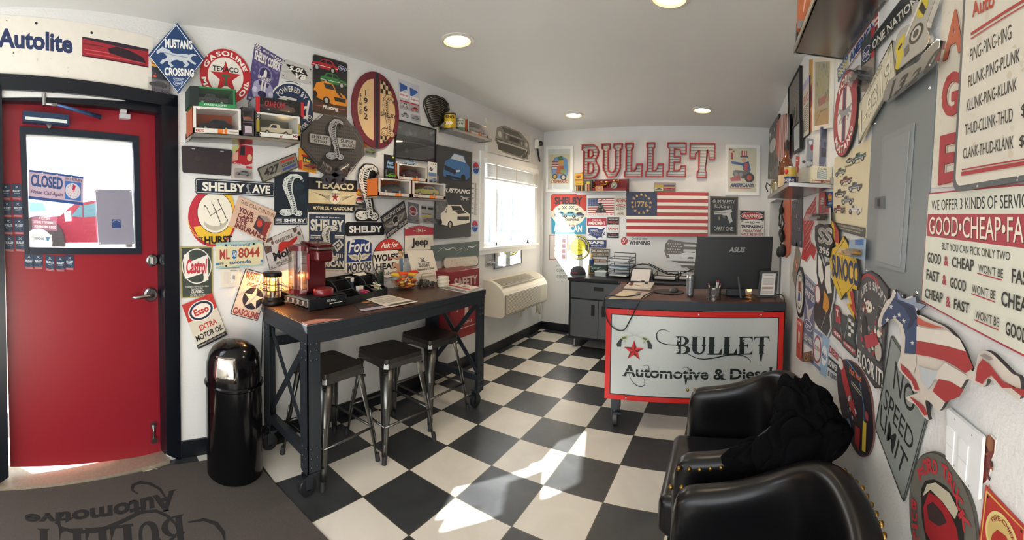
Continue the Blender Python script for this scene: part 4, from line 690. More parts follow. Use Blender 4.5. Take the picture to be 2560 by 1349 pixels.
S('canvas_print', 'wide teal canvas with a white running horse outline, by the window sill', 'picture', LW, [(1074, 614), (1194, 602), (1192, 642), (1076, 652)], '566461', [('chk', .5, .05, 1, .95, 18, 9, '4a5956'), ('l', [(.1, .45), (.22, .2), (.3, .35), (.42, .25), (.5, .45), (.66, .3)], .06, 'dfe0da', .8), ('l', [(.72, .5), (.76, .28), (.85, .35), (.94, .2)], .07, 'dfe0da', .7), ('l', [(.45, .8), (.52, .62), (.6, .5)], .04, '8d9894', .5)], th=.02, ly=0)
S('embossed_plaque', 'rounded silver and cream embossed plaque below the teal canvas', 'sign', LW, [(1104, 642), (1192, 637), (1193, 664), (1104, 673)], 'd2c9b6', [('spl', .08, .2, .92, .85, 24, .1, ['c2b8a4', 'dcd4c2', 'b8ae9a'], 5), ('o', .45, .3, .06, '6a6256')], rim=M('b9b6ae', .2, .9), inset=.09, rc=.4, th=.02, ly=3)
# picture mirror and pack under the window
framed('mirror_picture', 'small dark-framed mirror picture under the window', LW, [(1235, 627), (1302, 618), (1302, 658), (1234, 673)], M('2b2d2e', .4), [('r', 0, 0, .6, 1, 'a9bfc0'), ('r', .3, 0, .34, 1, '8aa0a2'), ('p', [(.6, 0), (1, 0), (1, 1), (.75, 1), (.55, .6)], '44506a'), ('p', [(.08, 0), (.55, 0), (.45, .18), (.3, .25), (.15, .15)], 'd2c86a'), ('p', [(.12, 0), (.5, 0), (.42, .12), (.3, .18), (.18, .1)], '4a4a40'), ('tl', .72, .1, .98, .6, 6, '8a3a50'), ('tl', .35, .5, .55, .9, 5, '3a5050')], '8fa2a6', inset=.05, th=.015)
blister('toy_pack', 'clear blister pack with a yellow-based toy, left of the mirror picture', LW, [(1213, 629), (1237, 628), (1237, 668), (1212, 668)], 'a9a8a6', [('r', .1, .08, .8, .5, '8d8f92'), ('spl', .2, .5, .9, .85, 10, .08, ['d9d9d4', '6a6d70', 'b9b45a'], 5), ('r', .4, .88, .95, .95, 'd8cf5a')], 'c2c2bf', bx=(.1, .45, .95, .9), ly=0)
# security camera and its conduit in the corner
t = thing('security_camera', 'small white camera in the back corner with a black lens and cable', 'camera', LW.hit(1340, 360, .03)); c = LW.hit(1340, 361, .0)
g = G(); g.box(c + V((0, -.05, -.055)), c + V((.05, .05, .055)), 'e4e4e0'); g.build('housing', t, w=1, bev=.012); g = G(); g.sph(c + V((.055, .012, .01)), .034, M('20242a', .1)); g.build('lens', t, w=1)
g = G(); g.tube([c + V((.03, -.02, -.05)), c + V((.03, .0, -.1)), c + V((.02, .07, -.2))], .011, BLACK); g.build('cable', t, w=1)
t = G(); t.box((XL, YB - .055, .13), (XL + .022, YB - .03, 1.9), 'e2e2dd'); tag(t.build('cable_channel'), 'thin white vertical cable channel in the window corner', 'cable cover')
# things on the door
o = S('closed_sign', 'CLOSED sign with a return clock hanging in the door glass', 'sign', PL(E_(.47, -.085), EW.n), [(73, 424), (208, 442), (207, 513), (71, 497)], 'b9a3b2', [('r', 0, 0, 1, .07, '2b4a86'), ('r', 0, .9, 1, 1, '2b4a86'), ('t', 'CLOSED', .035, .13, .62, .55, '2b4a7c', 'h'), ('t', 'Please Call Again', .04, .66, .62, .82, '5a4a6a', 'i'), ('t', 'WILL RETURN', .66, .1, .97, .19, '4a3a5a', 'b'), ('r', .66, .22, .96, .86, '3a68ac'), ('o', .81, .54, .27, 'c9c0c6'), ('p', [(.81, .3), (.86, .36), (.83, .58), (.79, .58)], 'b02a4a'), ('o', .81, .54, .02, WH)] + [('o', .81 + .105*sin(radians(30*i)), .54 - .22*cos(radians(30*i)), .012, '4a4a5a') for i in range(12)] + [('o', .24 + .27*i, .06, .025, WH) for i in range(3)], th=.003)
S('metal_sign', 'blank grey back of a sign on the door glass', 'sign', PL(E_(.47, -.09), EW.n), [(238, 473), (329, 475), (336, 610), (246, 611)], '8d8b9a', [('r', .4, .54, .64, .7, '33487a'), ('a', 'ROCK SOLID', .52, .63, .07, -60, 60, .016, 'b9c2d4'), ('o', .04, .03, .012, WH), ('o', .95, .03, .012, WH), ('o', .04, .97, .012, WH), ('o', .95, .97, .012, WH)], th=.003, rc=.02)
S('window_sticker', 'red and white see-through sticker low on the door glass reading mirrored text', 'sticker', PL(E_(.47, -.1), EW.n), [(78, 536), (143, 540), (143, 577), (80, 573)], M('c88aa8', .4, alpha=.25), [('t', 'PART OF A', .7, .12, .28, .3, WH, 'b'), ('t', 'COMMUNITY UNITED', .95, .38, .05, .56, WH, 'b'), ('t', '2023 MEMBER', .95, .68, .08, .86, WH, 'b')], th=.001)
S('bank_sticker', 'small white sticker in the lower left corner of the door glass', 'sticker', PL(E_(.47, -.1), EW.n), [(80, 584), (129, 586), (128, 609), (82, 607)], 'dfe3e6', [('t', 'ZIONS', .62, .38, .1, .62, '5a6a80', 'b'), ('p', [(.7, .3), (.92, .3), (.85, .7), (.76, .7)], '4a86a6')], th=.001)
DPF = PL(E_(.47, -.073), EW.n)
cards = [(2 + 3*i + 27*j, 459 + 43*i, 26, 41, 'navy shop card on the red door, %s row, %s column' % (('top', 'second', 'third', 'lowest')[i], ('outer', 'window-side')[j])) for i in range(4) for j in range(2)]
cards += [(61, 634, 24, 38, 'navy shop card under the door window, first of the row'), (84, 635, 24, 37, 'navy shop card under the door window, second of the row'), (113, 636, 25, 40, 'navy shop card under the door window, tilted third of the row'), (139, 640, 24, 39, 'navy shop card under the door window, fourth and lowest of the row'), (163, 637, 23, 38, 'navy shop card under the door window, nearest the deadbolt')]
for i, (x, y, w, h, lb) in enumerate(cards):
    k = 4 if 'tilted' in lb else 1
    S('business_card', lb, 'business card', DPF, [(x, y), (x + w - 1.5, y + k), (x + w - 1, y + h + k), (x + 1, y + h)], '263a52', [('r', 0, .82, 1, 1, '8a2c34'), ('tl', .1, .84, .9, .97, 2, 'c99aa0'), ('t', 'BULLET', .12, .36, .9, .5, 'd5dae0', 'hs'), ('t', 'Automotive', .22, .53, .8, .6, 'b5bcc6'), ('l', [(.35, .26), (.62, .12)], .03, 'b5bcc6'), ('l', [(.65, .26), (.38, .12)], .03, 'b5bcc6'), ('p', [(.55, .6), (1, .8), (1, .82), (.62, .82)], '3d5068')], th=.0008, group='shop cards on the door')
# ---------------- shelves on the left wall and the boxed toy cars on them ----------------
def yz(px, py, X): return PL((X, 0, 0), (1, 0, 0)).hit(px, py)
def steel_shelf(label, x0, x1, y0, y1, z0, z1, group='steel wall shelves'):
    t = thing('wall_shelf', label, 'shelf', ((x0+x1)/2, (y0+y1)/2, z0), 0, group); a = XL if x0 < 0 else x1
    g = G(); g.box((x0, y0, z1 - .004), (x1, y1, z1), BRUSH)
    fx = x1 - .004 if x0 < -1 else x0; g.box((fx, y0, z0), (fx + .004, y1, z1), BRUSH); g.box((x0, y0, z0), (x1, y0 + .004, z1), BRUSH); g.box((x0, y1 - .004, z0), (x1, y1, z1), BRUSH)
    g.box((x0 + .01, y0 + .01, z0 + .004), (x1 - .01, y1 - .01, z0 + .007), M('8d8b86', .25, 1)); g.build('tray', t, w=1, bev=.001)
    wx = x0 if x0 < -1 else x1 - .012; g = G(); g.box((wx, y0, z1), (wx + .012, y1, z1 + .03), BRUSH); g.build('wall_flange', t, w=1); return t
steel_shelf('steel shelf beside the door top, holding boxed toy cars', XL + .002, -2.1, .53, 1.175, 1.846, 1.866)
steel_shelf('middle steel shelf with three orange toy car boxes', XL + .002, -2.13, 1.8, 2.54, 1.545, 1.56)
steel_shelf('high steel shelf near the window with oil cans', XL + .002, -2.13, 2.61, 3.2, 2.136, 2.16)
def toycar(g, m, n, dep, col, h, tr=0):
    """a little car: profile in the plane given by m(x, y), extruded along n"""
    pr = TRKB if tr else CARB
    g.prism([m(*p) for p in pr], -n*dep, M(col, .2, .2, coat=.6))
    for wn in (CARW if not tr else ([(.3, .38), (.36, .12), (.5, .12), (.5, .38)],)):
        g.poly([m(*p) + n*.0006 for p in wn], '1a2026')
    for wx in (.2, .79):
        c = m(wx, .83); g.cyl(c - n*dep*1.02, c + n*.002, h*.22, '1b1b1d', 14); g.cyl(c, c + n*.0028, h*.12, 'b9b9b6', 12)
def carbox(label, A, B, D, Hh, outer='d9d6d0', inner='c96a2e', car='23252b', strip=None, group='boxed toy cars', tr=0, n=None, name='toy_car_box', windowed=1):
    """open-fronted carton from A to B along its lower front edge, D deep, Hh high"""
    A, B = V(A), V(B); B.z = A.z; w = B - A; W = w.length; u = w/W; n = n or V((u.y, -u.x, 0)); zz = V((0, 0, 1))
    t = thing(name, label, 'toy car box', (A + B)/2 - n*D/2, 0, group)
    def bx(g, s0, s1, d0, d1, h0, h1, mat):
        p = [A + u*s0*W - n*d0 + zz*h0, A + u*s1*W - n*d0 + zz*h0, A + u*s1*W - n*d0 + zz*h1, A + u*s0*W - n*d0 + zz*h1]; g.prism(p, -n*(d1 - d0), mat)
    g = G(); e = .003/W; bx(g, 0, 1, D - .003, D, 0, Hh, inner); bx(g, 0, 1, 0, D, 0, .003, outer); bx(g, 0, 1, .012, D, Hh - .003, Hh, outer); bx(g, 0, e, 0, D, 0, Hh, inner); bx(g, 1 - e, 1, 0, D, 0, Hh, outer)
    lip = .2*Hh; bx(g, 0, 1, 0, .003, 0, lip, outer); bx(g, 0, .07, 0, .003, 0, Hh, outer); bx(g, .94, 1, 0, .003, 0, Hh, outer); bx(g, .07, .94, 0, .003, Hh*.92, Hh, outer)
    PP = lambda x, y, d: A + u*W*x + zz*Hh*(1-y) + n*d
    draw(g, strip or [('r', .04, .82, .25, .97, 'e9e4da'), ('t', 'MAISTO', .06, .84, .23, .95, 'a03a20', 'h'), ('r', .5, .81, .62, .98, 'e07a2a'), ('r', .64, .81, .7, .98, 'e07a2a'), ('tl', .74, .87, .93, .92, 1, '8a6a50'), ('e', .12, .06, .035, .06, 'f0ece4')], PP, W, Hh, .0005)
    g.build('carton', t, w=1)
    if car:
        cw = .72*W; ch = min(cw*.32, Hh*.62); bs = A + u*W*.14 - n*(D*.2) + zz*(lip*.75 + .004)
        g = G(); toycar(g, lambda x, y: bs + u*cw*x + zz*ch*(1-y), n, D*.55, car, ch, tr); g.build('toy_car', t, w=1)
    g = G(); g.poly([PP(.07, .8, -.001), PP(.94, .8, -.001), PP(.94, .08, -.001), PP(.07, .08, -.001)], FILM); g.build('window_film', t, w=1); return t
X1 = -2.112; zt = 1.8665
A = yz(482, 340, X1); B = yz(604, 340, X1); A.z = B.z = zt; h1 = yz(540, 268, X1).z - zt
carbox('white and orange box with a black toy car on the shelf by the door', A, B, .15, h1, 'ded9d0', 'b5552e', '202127')
A2 = yz(476, 270, X1); B2 = yz(590, 270, X1); A2.z = B2.z = zt + h1 + .001
carbox('green topmost box with a dark toy truck on the shelf by the door', A2, B2, .12, .105, '2e7a48', '263a34', '2a2f30', [('r', 0, .8, 1, 1, '2f8a50'), ('r', 0, 0, .18, 1, '1f2a2a'), ('t', 'GREENLIGHT', .3, .85, .8, .95, 'd8e8d8', 'b')], tr=1)
A3 = yz(641, 350, X1); B3 = yz(751, 350, X1); A3.z = B3.z = zt; h3 = .14
carbox('white box with a cream toy tow truck on the shelf by the door', A3, B3, .15, h3, 'dedbd2', '6c7068', 'd9d2b8', [('chk', .0, .8, .1, 1, 4, 4, '22222a'), ('chk', 0, .05, .1, .3, 4, 5, '22222a'), ('r', 0, .3, .07, .8, 'a08a3a'), ('r', .94, .3, 1, .8, 'a08a3a'), ('t', 'H', .52, .86, .58, .96, RD, 'hi'), ('p', [(.8, .75), (.96, .75), (.93, .95), (.88, .99), (.83, .95)], 'e6e2da'), ('t', 'M2', .82, .8, .94, .9, '7a2030', 'h')], tr=1)
A4 = yz(640, 296, X1); B4 = yz(760, 298, X1); A4.z = B4.z = zt + h3 + .001
carbox('red ended display box stacked on the tow truck box', A4, B4, .12, .085, '26282c', '8d9094', '4a2a30', [('r', 0, 0, .08, 1, RD), ('r', .93, 0, 1, 1, RD), ('t', 'CRANE CAMS', .18, .2, .6, .6, 'b03a44', 'bs')])
A5 = yz(606, 343, X1); B5 = yz(636, 343, X1); A5.z = B5.z = zt
carbox('small purple-grey box between the two large boxes', A5, B5, .06, .08, '5a5058', '6a6068', None, [('r', .2, .3, .8, .8, 'b5a8b0')])
A6 = A5.copy(); B6 = B5.copy(); A6.z = B6.z = zt + .081
carbox('small clear box with an orange toy car stacked between the large boxes', A6, B6, .06, .08, '6a5a58', '4a4448', 'd0602a', [('r', .1, .05, .9, .3, '3a3a40')])
X2 = -2.14; zm = 1.5605
P_ = lambda x, z: V((X2, yz(x, 480, X2).y, z))
hb = .125
carbox('orange box with a black toy car, lower near one on the middle shelf', P_(945, zm), P_(1028, zm), .13, hb, 'c9c3ba', 'd9702a', '23252b')
carbox('orange box with a yellow-green toy car, lower far one on the middle shelf', P_(1030, zm), P_(1114, zm), .13, hb, 'c9c3ba', '9a4a30', 'b5b060')
carbox('orange box with a dark red toy car stacked on the middle shelf boxes', P_(992, zm + hb + .001), P_(1068, zm + hb + .001), .12, .115, 'c9c3ba', 'c9602c', '4a2028')
t = thing('toy_car', 'loose pale blue toy car on top of the orange boxes', 'toy car', P_(1035, zm + hb + .117)); g = G(); b0 = P_(1018, zm + hb + .1175) - V((.03, 0, 0)); toycar(g, lambda x, y: b0 + V((0, .13*x, .045*(1-y))), V((1, 0, 0)), .05, '9ab0c4', .045); g.build('body', t, w=1)
def stand_card(label, px0, px1, z, X, h, bg, art, car):
    y0, y1 = yz(px0, 480, X).y, yz(px1, 480, X).y; t = thing('toy_pack', label, 'toy car pack', (X, (y0+y1)/2, z), 0, 'standing carded cars')
    g = G(); g.box((X - .003, y0, z), (X, y1, z + h), bg); draw(g, art, lambda x, y, d: V((X + d, y0 + (y1-y0)*x, z + h*(1-y))), y1 - y0, h, 0); g.build('card', t, w=1)
    g = G(); W = y1 - y0; toycar(g, lambda x, y: V((X + .02, y0 + W*(.12 + .76*x), z + .01 + W*.26*(1-y))), V((1, 0, 0)), .018, car, W*.26); g.build('toy_car', t, w=1)
    g = G(); g.box((X + .001, y0 + W*.06, z + .002), (X + .026, y1 - W*.06, z + h*.36), FILM); g.build('blister', t, w=1)
stand_card('black card with a bright green toy car on the middle shelf stack', 960, 989, zm + hb + .001, X2 - .02, .17, '1d1f22', [('t', 'Fast', .25, .25, .8, .4, '8ab0d8', 'hi'), ('t', 'Furious', .2, .42, .85, .55, '8ab0d8', 'hi'), ('r', .7, .05, .85, .12, 'b8d83a')], '7ac82e')
stand_card('white card with a blue toy pickup on the middle shelf stack', 1070, 1092, zm + hb + .001, X2 - .02, .165, 'd8d6d0', [('spl', .1, .05, .9, .45, 12, .06, ['3a3a40', '8d9094'], 3), ('r', .05, .5, .95, .68, '5a7aa0')], '8aa6c4')
def can(label, c, r, h, body, art_cols, nm='oil_can', cat='can', group='cans on the shelves'):
    t = thing(nm, label, cat, c, 0, group); g = G(); g.lathe([(r, .002), (r, h - .004)], body, n=28)
    for z0, z1, col in art_cols: g.lathe([(r + .0004, h*z0), (r + .0004, h*z1)], col, n=28)
    g.lathe([(r*1.02, 0), (r*1.02, .005), (r, .006)], BRUSH, n=28); g.build('body', t); g = G(); g.lathe([(1e-6, h - .006), (r*.95, h - .005), (r*1.02, h), (r*1.02, h - .006)], BRUSH, n=28); g.build('lid', t); return t
def wrap_text(s, r, a0, a1, z0, z1, col, t, sty=.03):
    """lettering bent around an upright can; angles in degrees around z"""
    vs, fs = txt(s, sty); a, b = min(v[0] for v in vs), max(v[0] for v in vs); c, d = min(v[1] for v in vs), max(v[1] for v in vs); g = G()
    g.add([(r*cos(radians(a0 + (a1-a0)*(x-a)/(b-a))), r*sin(radians(a0 + (a1-a0)*(x-a)/(b-a))), z0 + (z1-z0)*(y-c)/(d-c)) for x, y in vs], fs, col); g.build('print', t)
zu = 2.1605
t = can('yellow oil can on the high shelf near the window', (-2.2, yz(1125, 320, -2.2).y, zu), .05, .135, M('d8b222', .35, .2), [(.86, .95, '1f1d18')]); wrap_text('PENN', .0512, -110, -10, .085, .11, '1d1c18', t); wrap_text('»»', .0512, -100, -25, .03, .06, 'e8e4da', t)
t = can('white and green oil can beside the yellow can', (-2.2, yz(1151, 320, -2.2).y, zu), .042, .115, M('cfd0c0', .35), [(0, .35, '6a8a6a')]); wrap_text('QUAKER', .0427, -110, -10, .085, .1, '3a5a44', t); wrap_text('STATE', .0427, -105, -15, .06, .075, '3a5a44', t)
y0, y1 = yz(1168, 330, -2.15).y, yz(1224, 330, -2.15).y
carbox('orange box with a grey toy car on the high shelf beside the cans', (-2.15, y0, zu), (-2.15, y1 - .03, zu), .11, .115, 'd9d2cc', 'c0522e', '7a7d80')
# ---------------- floor mat ----------------
RUG = M('4b4540', .95, var=.25, vs=180, bump=1, bs=600)
FL2 = PL((0, 0, .0085), (0, 0, 1))
g = G(); g.prism([(-1.99, -.72, .008), (-2.215, .40, .008), (-2.2, .86, .008), (-1.40, .93, .008), (-.95, .95, .008), (-.9, -.75, .008)], (0, 0, -.0075), RUG)
mat_ = tag(g.build('floor_mat'), 'dark grey entrance mat with black lettering in front of the red door', 'mat')
# lettering, read from the door side: upside down in the photo
INK = M('1b1a1b', .95, var=.2, vs=120)
def mtext(s, q, sty, name='lettering'):
    C = [FL2.hit(*p) for p in q]; g = G(); PP = lambda x, y: C[0]*(1-x)*(1-y) + C[1]*x*(1-y) + C[2]*x*y + C[3]*(1-x)*y + V((0, 0, .0004))
    put_text(g, ('t', s, 0, 0, 1, 1, INK, sty), PP); return g
g = mtext('Automotive', [(447, 1270), (62, 1312), (62, 1285), (440, 1222)], 'hs')
def swirl(g, pts, wd=.012):
    P = [FL2.hit(*p) + V((0, 0, .0005)) for p in pts]; vs = []; n = len(P)
    for i, p in enumerate(P):
        t = (P[min(i+1, n-1)] - P[max(i-1, 0)]).normalized(); q = V((-t.y, t.x, 0))*wd*(.35 + sin(pi*i/(n-1))*.65); vs += [p + q, p - q]
    g.add(vs, [(2*i, 2*i+1, 2*i+3, 2*i+2) for i in range(n-1)], INK)
swirl(g, [(415, 1245), (400, 1222), (375, 1208), (350, 1205), (333, 1212), (330, 1224), (345, 1234)])
C = [FL2.hit(*p) for p in ((470, 1385), (75, 1440), (75, 1320), (460, 1284))]; draw(g, [('W', 0, 0, 1, 1, INK)], lambda x, y, d: C[0]*(1-x)*(1-y) + C[1]*x*(1-y) + C[2]*x*y + C[3]*(1-x)*y + V((0, 0, d)), 1, .4, .0002)
swirl(g, [(445, 1330), (440, 1310), (420, 1290), (390, 1276), (350, 1280), (300, 1305), (250, 1325), (190, 1330), (150, 1318), (145, 1298), (160, 1285)]); swirl(g, [(470, 1305), (510, 1298), (540, 1308), (558, 1330), (562, 1349)])
g.build('lettering', mat_, w=1)
# ---------------- trash can ----------------
t = thing('trash_can', 'round black dome-topped trash can by the door with a shiny flap', 'trash can', (-2.075, .735, .009))
GB = M('08080a', .14, var=.02, spec=.35)
g = G(); g.lathe([(.152, 0), (.156, .004), (.156, .49)], GB, n=40); g.build('body', t)
g = G(); g.lathe([(.158, .49), (.165, .497), (.165, .505), (.158, .512)], GB, n=40); g.build('rim_band', t)
g = G(); g.lathe([(.155, .512), (.155, .56), (.151, .61), (.138, .655), (.115, .69), (.08, .714), (.04, .727), (1e-5, .731)], GB, n=40); g.build('dome', t)
g = G(); a0 = radians(-38); fl = []
for i in range(7):
    for j in range(6):
        a = a0 + radians(-24 + 8*i); z, r = [(.545, .159), (.575, .158), (.605, .155), (.632, .149), (.655, .141), (.672, .132)][j]; fl.append((r*1.02*cos(a), r*1.02*sin(a), z))
g.add(fl, [(i*6 + j, (i+1)*6 + j, (i+1)*6 + j + 1, i*6 + j + 1) for i in range(6) for j in range(5)], M('d8d4cc', .12, 1), True); g.build('push_flap', t, sol=.003)
# ---------------- coffee table on casters ----------------
WOOD = None
def wood(c1, c2, sc=(2, 14, 14), name='wood'):
    t = NT(name); co = t.coord(1, sc3=sc); n = t.n('TexNoise'); n.inputs['Scale'].default_value = 3; n.inputs['Detail'].default_value = 6; n.inputs['Distortion'].default_value = .6; t.l(co, 0, n, 0)
    r = t.n('ValToRGB'); r.color_ramp.elements[0].color = lin(c1); r.color_ramp.elements[1].color = lin(c2); r.color_ramp.elements[0].position = .3; r.color_ramp.elements[1].position = .7; t.l(n, 0, r, 0); t.l(r, 0, t.b, 'Base Color'); t.b.inputs['Roughness'].default_value = .38; return t.m
WOOD = wood('2e1a13', '4f3024', (14, 1.6, 14)); DARKW = wood('191512', '2b2420', (10, 3, 10), 'dark_stool_wood')
TM = M('30353b', .42, .4, bump=.3, bs=500)
tx0, tx1, ty0, ty1, tz = -2.23, -1.685, .975, 2.475, .882
t = thing('bar_table', 'long industrial coffee table with brown top, black riveted legs and casters', 'table', ((tx0+tx1)/2, (ty0+ty1)/2, 0))
g = G(); g.box((tx0, ty0, tz - .045), (tx1, ty1, tz - .004), TM); g.build('top_frame', t, w=1, bev=.003)
g = G(); g.box((tx0 + .006, ty0 + .006, tz - .006), (tx1 - .006, ty1 - .006, tz), WOOD); g.build('tabletop', t, w=1, bev=.002)
for x in (tx1 - .01, tx0 + .01):
    s = 1 if x > -2 else -1; g = G(); g.box((x - .005, ty0 + .01, tz - .1), (x + .005, ty1 - .01, tz - .045), TM); g.build('apron', t, w=1)
for y in (ty0 + .01, ty1 - .01): g = G(); g.box((tx0 + .01, y - .005, tz - .1), (tx1 - .01, y + .005, tz - .045), TM); g.build('apron', t, w=1)
RV = M('3a4047', .35, .7)
for x, sx in ((tx1 - .008, -1), (tx0 + .008, 1)):
    for y, sy in ((ty0 + .008, 1), (ty1 - .008, -1)):
        g = G(); g.box((min(x, x + .075*sx), min(y, y + .006*sy), .125), (max(x, x + .075*sx), max(y, y + .006*sy), tz - .045), TM); g.box((min(x, x + .006*sx), min(y, y + .075*sy), .125), (max(x, x + .006*sx), max(y, y + .075*sy), tz - .045), TM)
        g.box((min(x, x + .07*sx), min(y, y + .07*sy), .118), (max(x, x + .07*sx), max(y, y + .07*sy), .128), TM)
        for z in (.78, .745, .7, .25, .2, .155):
            for a in (.02, .055): g.sph((x - .001*sx, y + a*sy, z), .008, RV, (.6, 1, 1), 8); g.sph((x + a*sx, y - .001*sy, z), .008, RV, (1, .6, 1), 8)
        lg = g.build('leg', t, w=1)
        cx, cy = x + .035*sx - .0, y + .035*sy - .02
        g = G(); g.lathe([(.03, 0), (.03, .012)], TM, (cx, cy + .02, .107), 16); g.box((cx - .024, cy - .02, .04), (cx - .02, cy + .02, .11), TM); g.box((cx + .02, cy - .02, .04), (cx + .024, cy + .02, .11), TM); g.box((cx - .02, cy - .055, .085), (cx + .02, cy - .03, .1), TM)
        ct = g.build('caster', t, w=1); g = G(); g.lathe([(.046, -.016), (.05, -.012), (.05, .012), (.046, .016), (.02, .017), (.02, -.017), (.046, -.016)], '1b1c1e', (cx, cy, .05), 24, Matrix(((0, 0, 1), (0, 1, 0), (-1, 0, 0)))); g.build('wheel', ct, w=1)
for y in (ty0 + .03, ty1 - .03):
    for a, b in ((tx0 + .05, tx1 - .05), (tx1 - .05, tx0 + .05)): g = G(); g.bar((a, y, tz - .1), (b, y + (.006 if a < b else 0), .24), .035, .006, TM, (0, 1, 0)); g.build('cross_brace', t, w=1)
    g = G(); g.box((tx0 + .01, y - .02, .19), (tx1 - .01, y + .02, .235), TM); g.build('end_rail', t, w=1)
g = G(); g.box((tx0 + .012, ty0 + .03, .62), (tx0 + .02, ty1 - .03, .68), TM); g.build('back_rail', t, w=1)
# ---------------- stools ----------------
st = thing('metal_stool', 'gunmetal stool nearest the trash can, behind the table leg', 'stool', (0, 0, 0), 0, 'metal stools at the coffee table')
sz = .575
g = G(); g.prism([(x, y, sz) for x, y in [(.155*cos(a)*1.0 + (.0), .155*sin(a)) for a in ()] or [(.115 + .035*cos(radians(a)), .115 + .035*sin(radians(a))) for a in range(0, 91, 15)] + [(-.115 + .035*cos(radians(a)), .115 + .035*sin(radians(a))) for a in range(90, 181, 15)] + [(-.115 + .035*cos(radians(a)), -.115 + .035*sin(radians(a))) for a in range(180, 271, 15)] + [(.115 + .035*cos(radians(a)), -.115 + .035*sin(radians(a))) for a in range(270, 361, 15)]], (0, 0, -.026), DARKW); g.build('seat', st, bev=.006)
g = G()
for r0, r1, z0, z1 in ((.148, .155, sz - .027, sz - .055),):
    for i in range(4):
        a = pi/2*i; T = Matrix.Rotation(a, 3, 'Z')
        p = [T @ V(v) for v in ((r0, -.13, z0), (r0, .13, z0), (r1, .135, z1), (r1, -.135, z1))]; g.prism(p, T @ V((-.004, 0, 0)), STEEL)
        p = [T @ V(v) for v in ((r0, .13, z0), (.13, r0, z0), (.135, r1, z1), (r1, .135, z1))]; g.prism(p, (T @ V((-.003, -.003, 0))), STEEL)
g.box((-.145, -.145, sz - .032), (.145, .145, sz - .027), STEEL); g.build('seat_skirt', st)
for sx in (1, -1):
    for sy in (1, -1):
        g = G(); q = []
        for z, c, w in ((sz - .05, .148, .062), (.3, .172, .04), (.09, .195, .024), (.03, .2, .022)):
            r = w*.62; q.append([V((sx*c, sy*(c - w), z))] + [V((sx*(c - r + r*cos(radians(15*k))), sy*(c - r + r*sin(radians(15*k))), z)) for k in range(7)] + [V((sx*(c - w), sy*c, z))])
        vs = sum(q, []); fs = [(9*i + k, 9*i + k + 1, 9*i + k + 10, 9*i + k + 9) for i in range(3) for k in range(8)]
        g.add(vs, fs, STEEL, True)
        g.tube([(sx*.168, sy*.168, .3), (sx*.1715, sy*.1715, .26), (sx*.1895, sy*.1895, .13), (sx*.189, sy*.189, .11)], .005, STEEL, 6); lg = g.build('leg', st, sol=.003)
        g = G(); g.cyl((sx*.2, sy*.2, 0), (sx*.196, sy*.196, .045), .015, M('26262a', .6), 12, .013); g.build('foot_cap', lg)
for i, (a, b) in enumerate((((.18, .18), (.18, -.18)), ((.18, -.18), (-.18, -.18)), ((-.18, -.18), (-.18, .18)), ((-.18, .18), (.18, .18)))): g = G(); g.tube([(*a, .2), (*b, .2)], .007, STEEL, 8); g.build('stretcher', st)
g = G()
for a, b in (((.15, .15), (-.15, -.15)), ((.15, -.15), (-.15, .15))): g.bar((*a, sz - .075), (*b, sz - .075), .02, .008, M('2a2a2c', .5, .8))
g.build('under_brace', st)
dup(st, (-1.875, 1.69, 0), -.06, 'middle gunmetal stool, pulled out a little from the table'); dup(st, (-1.945, 2.14, 0), -.03, 'gunmetal stool at the far end of the table with a scratched seat')
st.location = (-1.925, 1.262, 0); st.rotation_euler = (0, 0, .08)
# ---------------- wall air conditioner, red safety box ----------------
AC = M('e2dccb', .4); t = thing('air_conditioner', 'cream wall air conditioner with louvres under the window', 'air conditioner', (-2.17, 3.8, .42))
ay0, ay1 = 3.32, 4.29; pr = [(XL, .43), (-2.075, .43), (-2.045, .455), (-2.045, .655), (-2.06, .685), (-2.09, .72), (-2.14, .757), (-2.2, .782), (XL, .79)]
g = G(); g.prism([(x, ay0, z) for x, z in pr], (0, ay1 - ay0, 0), AC); g.build('housing', t, w=1, bev=.004)
g = G()
for i in range(15): z = .468 + .0125*i; g.box((-2.047, ay0 + .03, z), (-2.038, ay1 - .2, z + .008), AC); 
g.build('front_louvres', t, w=1); g = G(); g.box((-2.046, ay0 + .025, .462), (-2.0425, ay1 - .195, .655), '5a5248'); g.build('front_grille_recess', t, w=1)
g = G()
for i in range(9):
    f = i/8.; x, z = -2.085 - .12*f, .727 + .056*f**.6; g.bar((x, ay0 + .05, z + .002), (x, ay1 - .25, z + .002), .008, .006, '9d968a' if i < 3 else 'b5ae9f')
g.build('top_vanes', t, w=1); g = G(); g.prism([(-2.09, ay1 - .22, .725), (-2.09, ay1 - .03, .725), (-2.19, ay1 - .03, .784), (-2.19, ay1 - .22, .784)], (-.001, 0, .004), 'cfc8b8'); g.build('control_lid', t, w=1)
g = G()
for i in range(13): z = .468 + .0145*i; g.box((-2.047, ay1 - .18, z), (-2.041, ay1 - .012, z + .01), 'ddd6c4')
g.build('side_louvres', t, w=1)
t = thing('power_cord', 'beige bundled power cord hanging under the air conditioner', 'cord', (XL + .03, 4.3, .3)); rr = random.Random(5)
g = G(); c = V((XL + .05, 4.32, .41)); g.tube([(XL + .03, 4.1, .4), (XL + .04, 4.2, .415), c, c + V((.02, .05, -.04)), c + V((.03, .07, -.12)), c + V((.03, .09, -.16))], .008, 'c9c2b2'); g.tube([c, c + V((.03, .02, -.06)), c + V((.03, .03, -.14))], .009, 'c2bba9'); g.tube([c + V((0, .02, 0)), c + V((.02, .08, -.02)), c + V((.04, .1, -.07)), c + V((.03, .11, -.17))], .006, 'd0c9b9'); g.build('bundle', t, w=1)
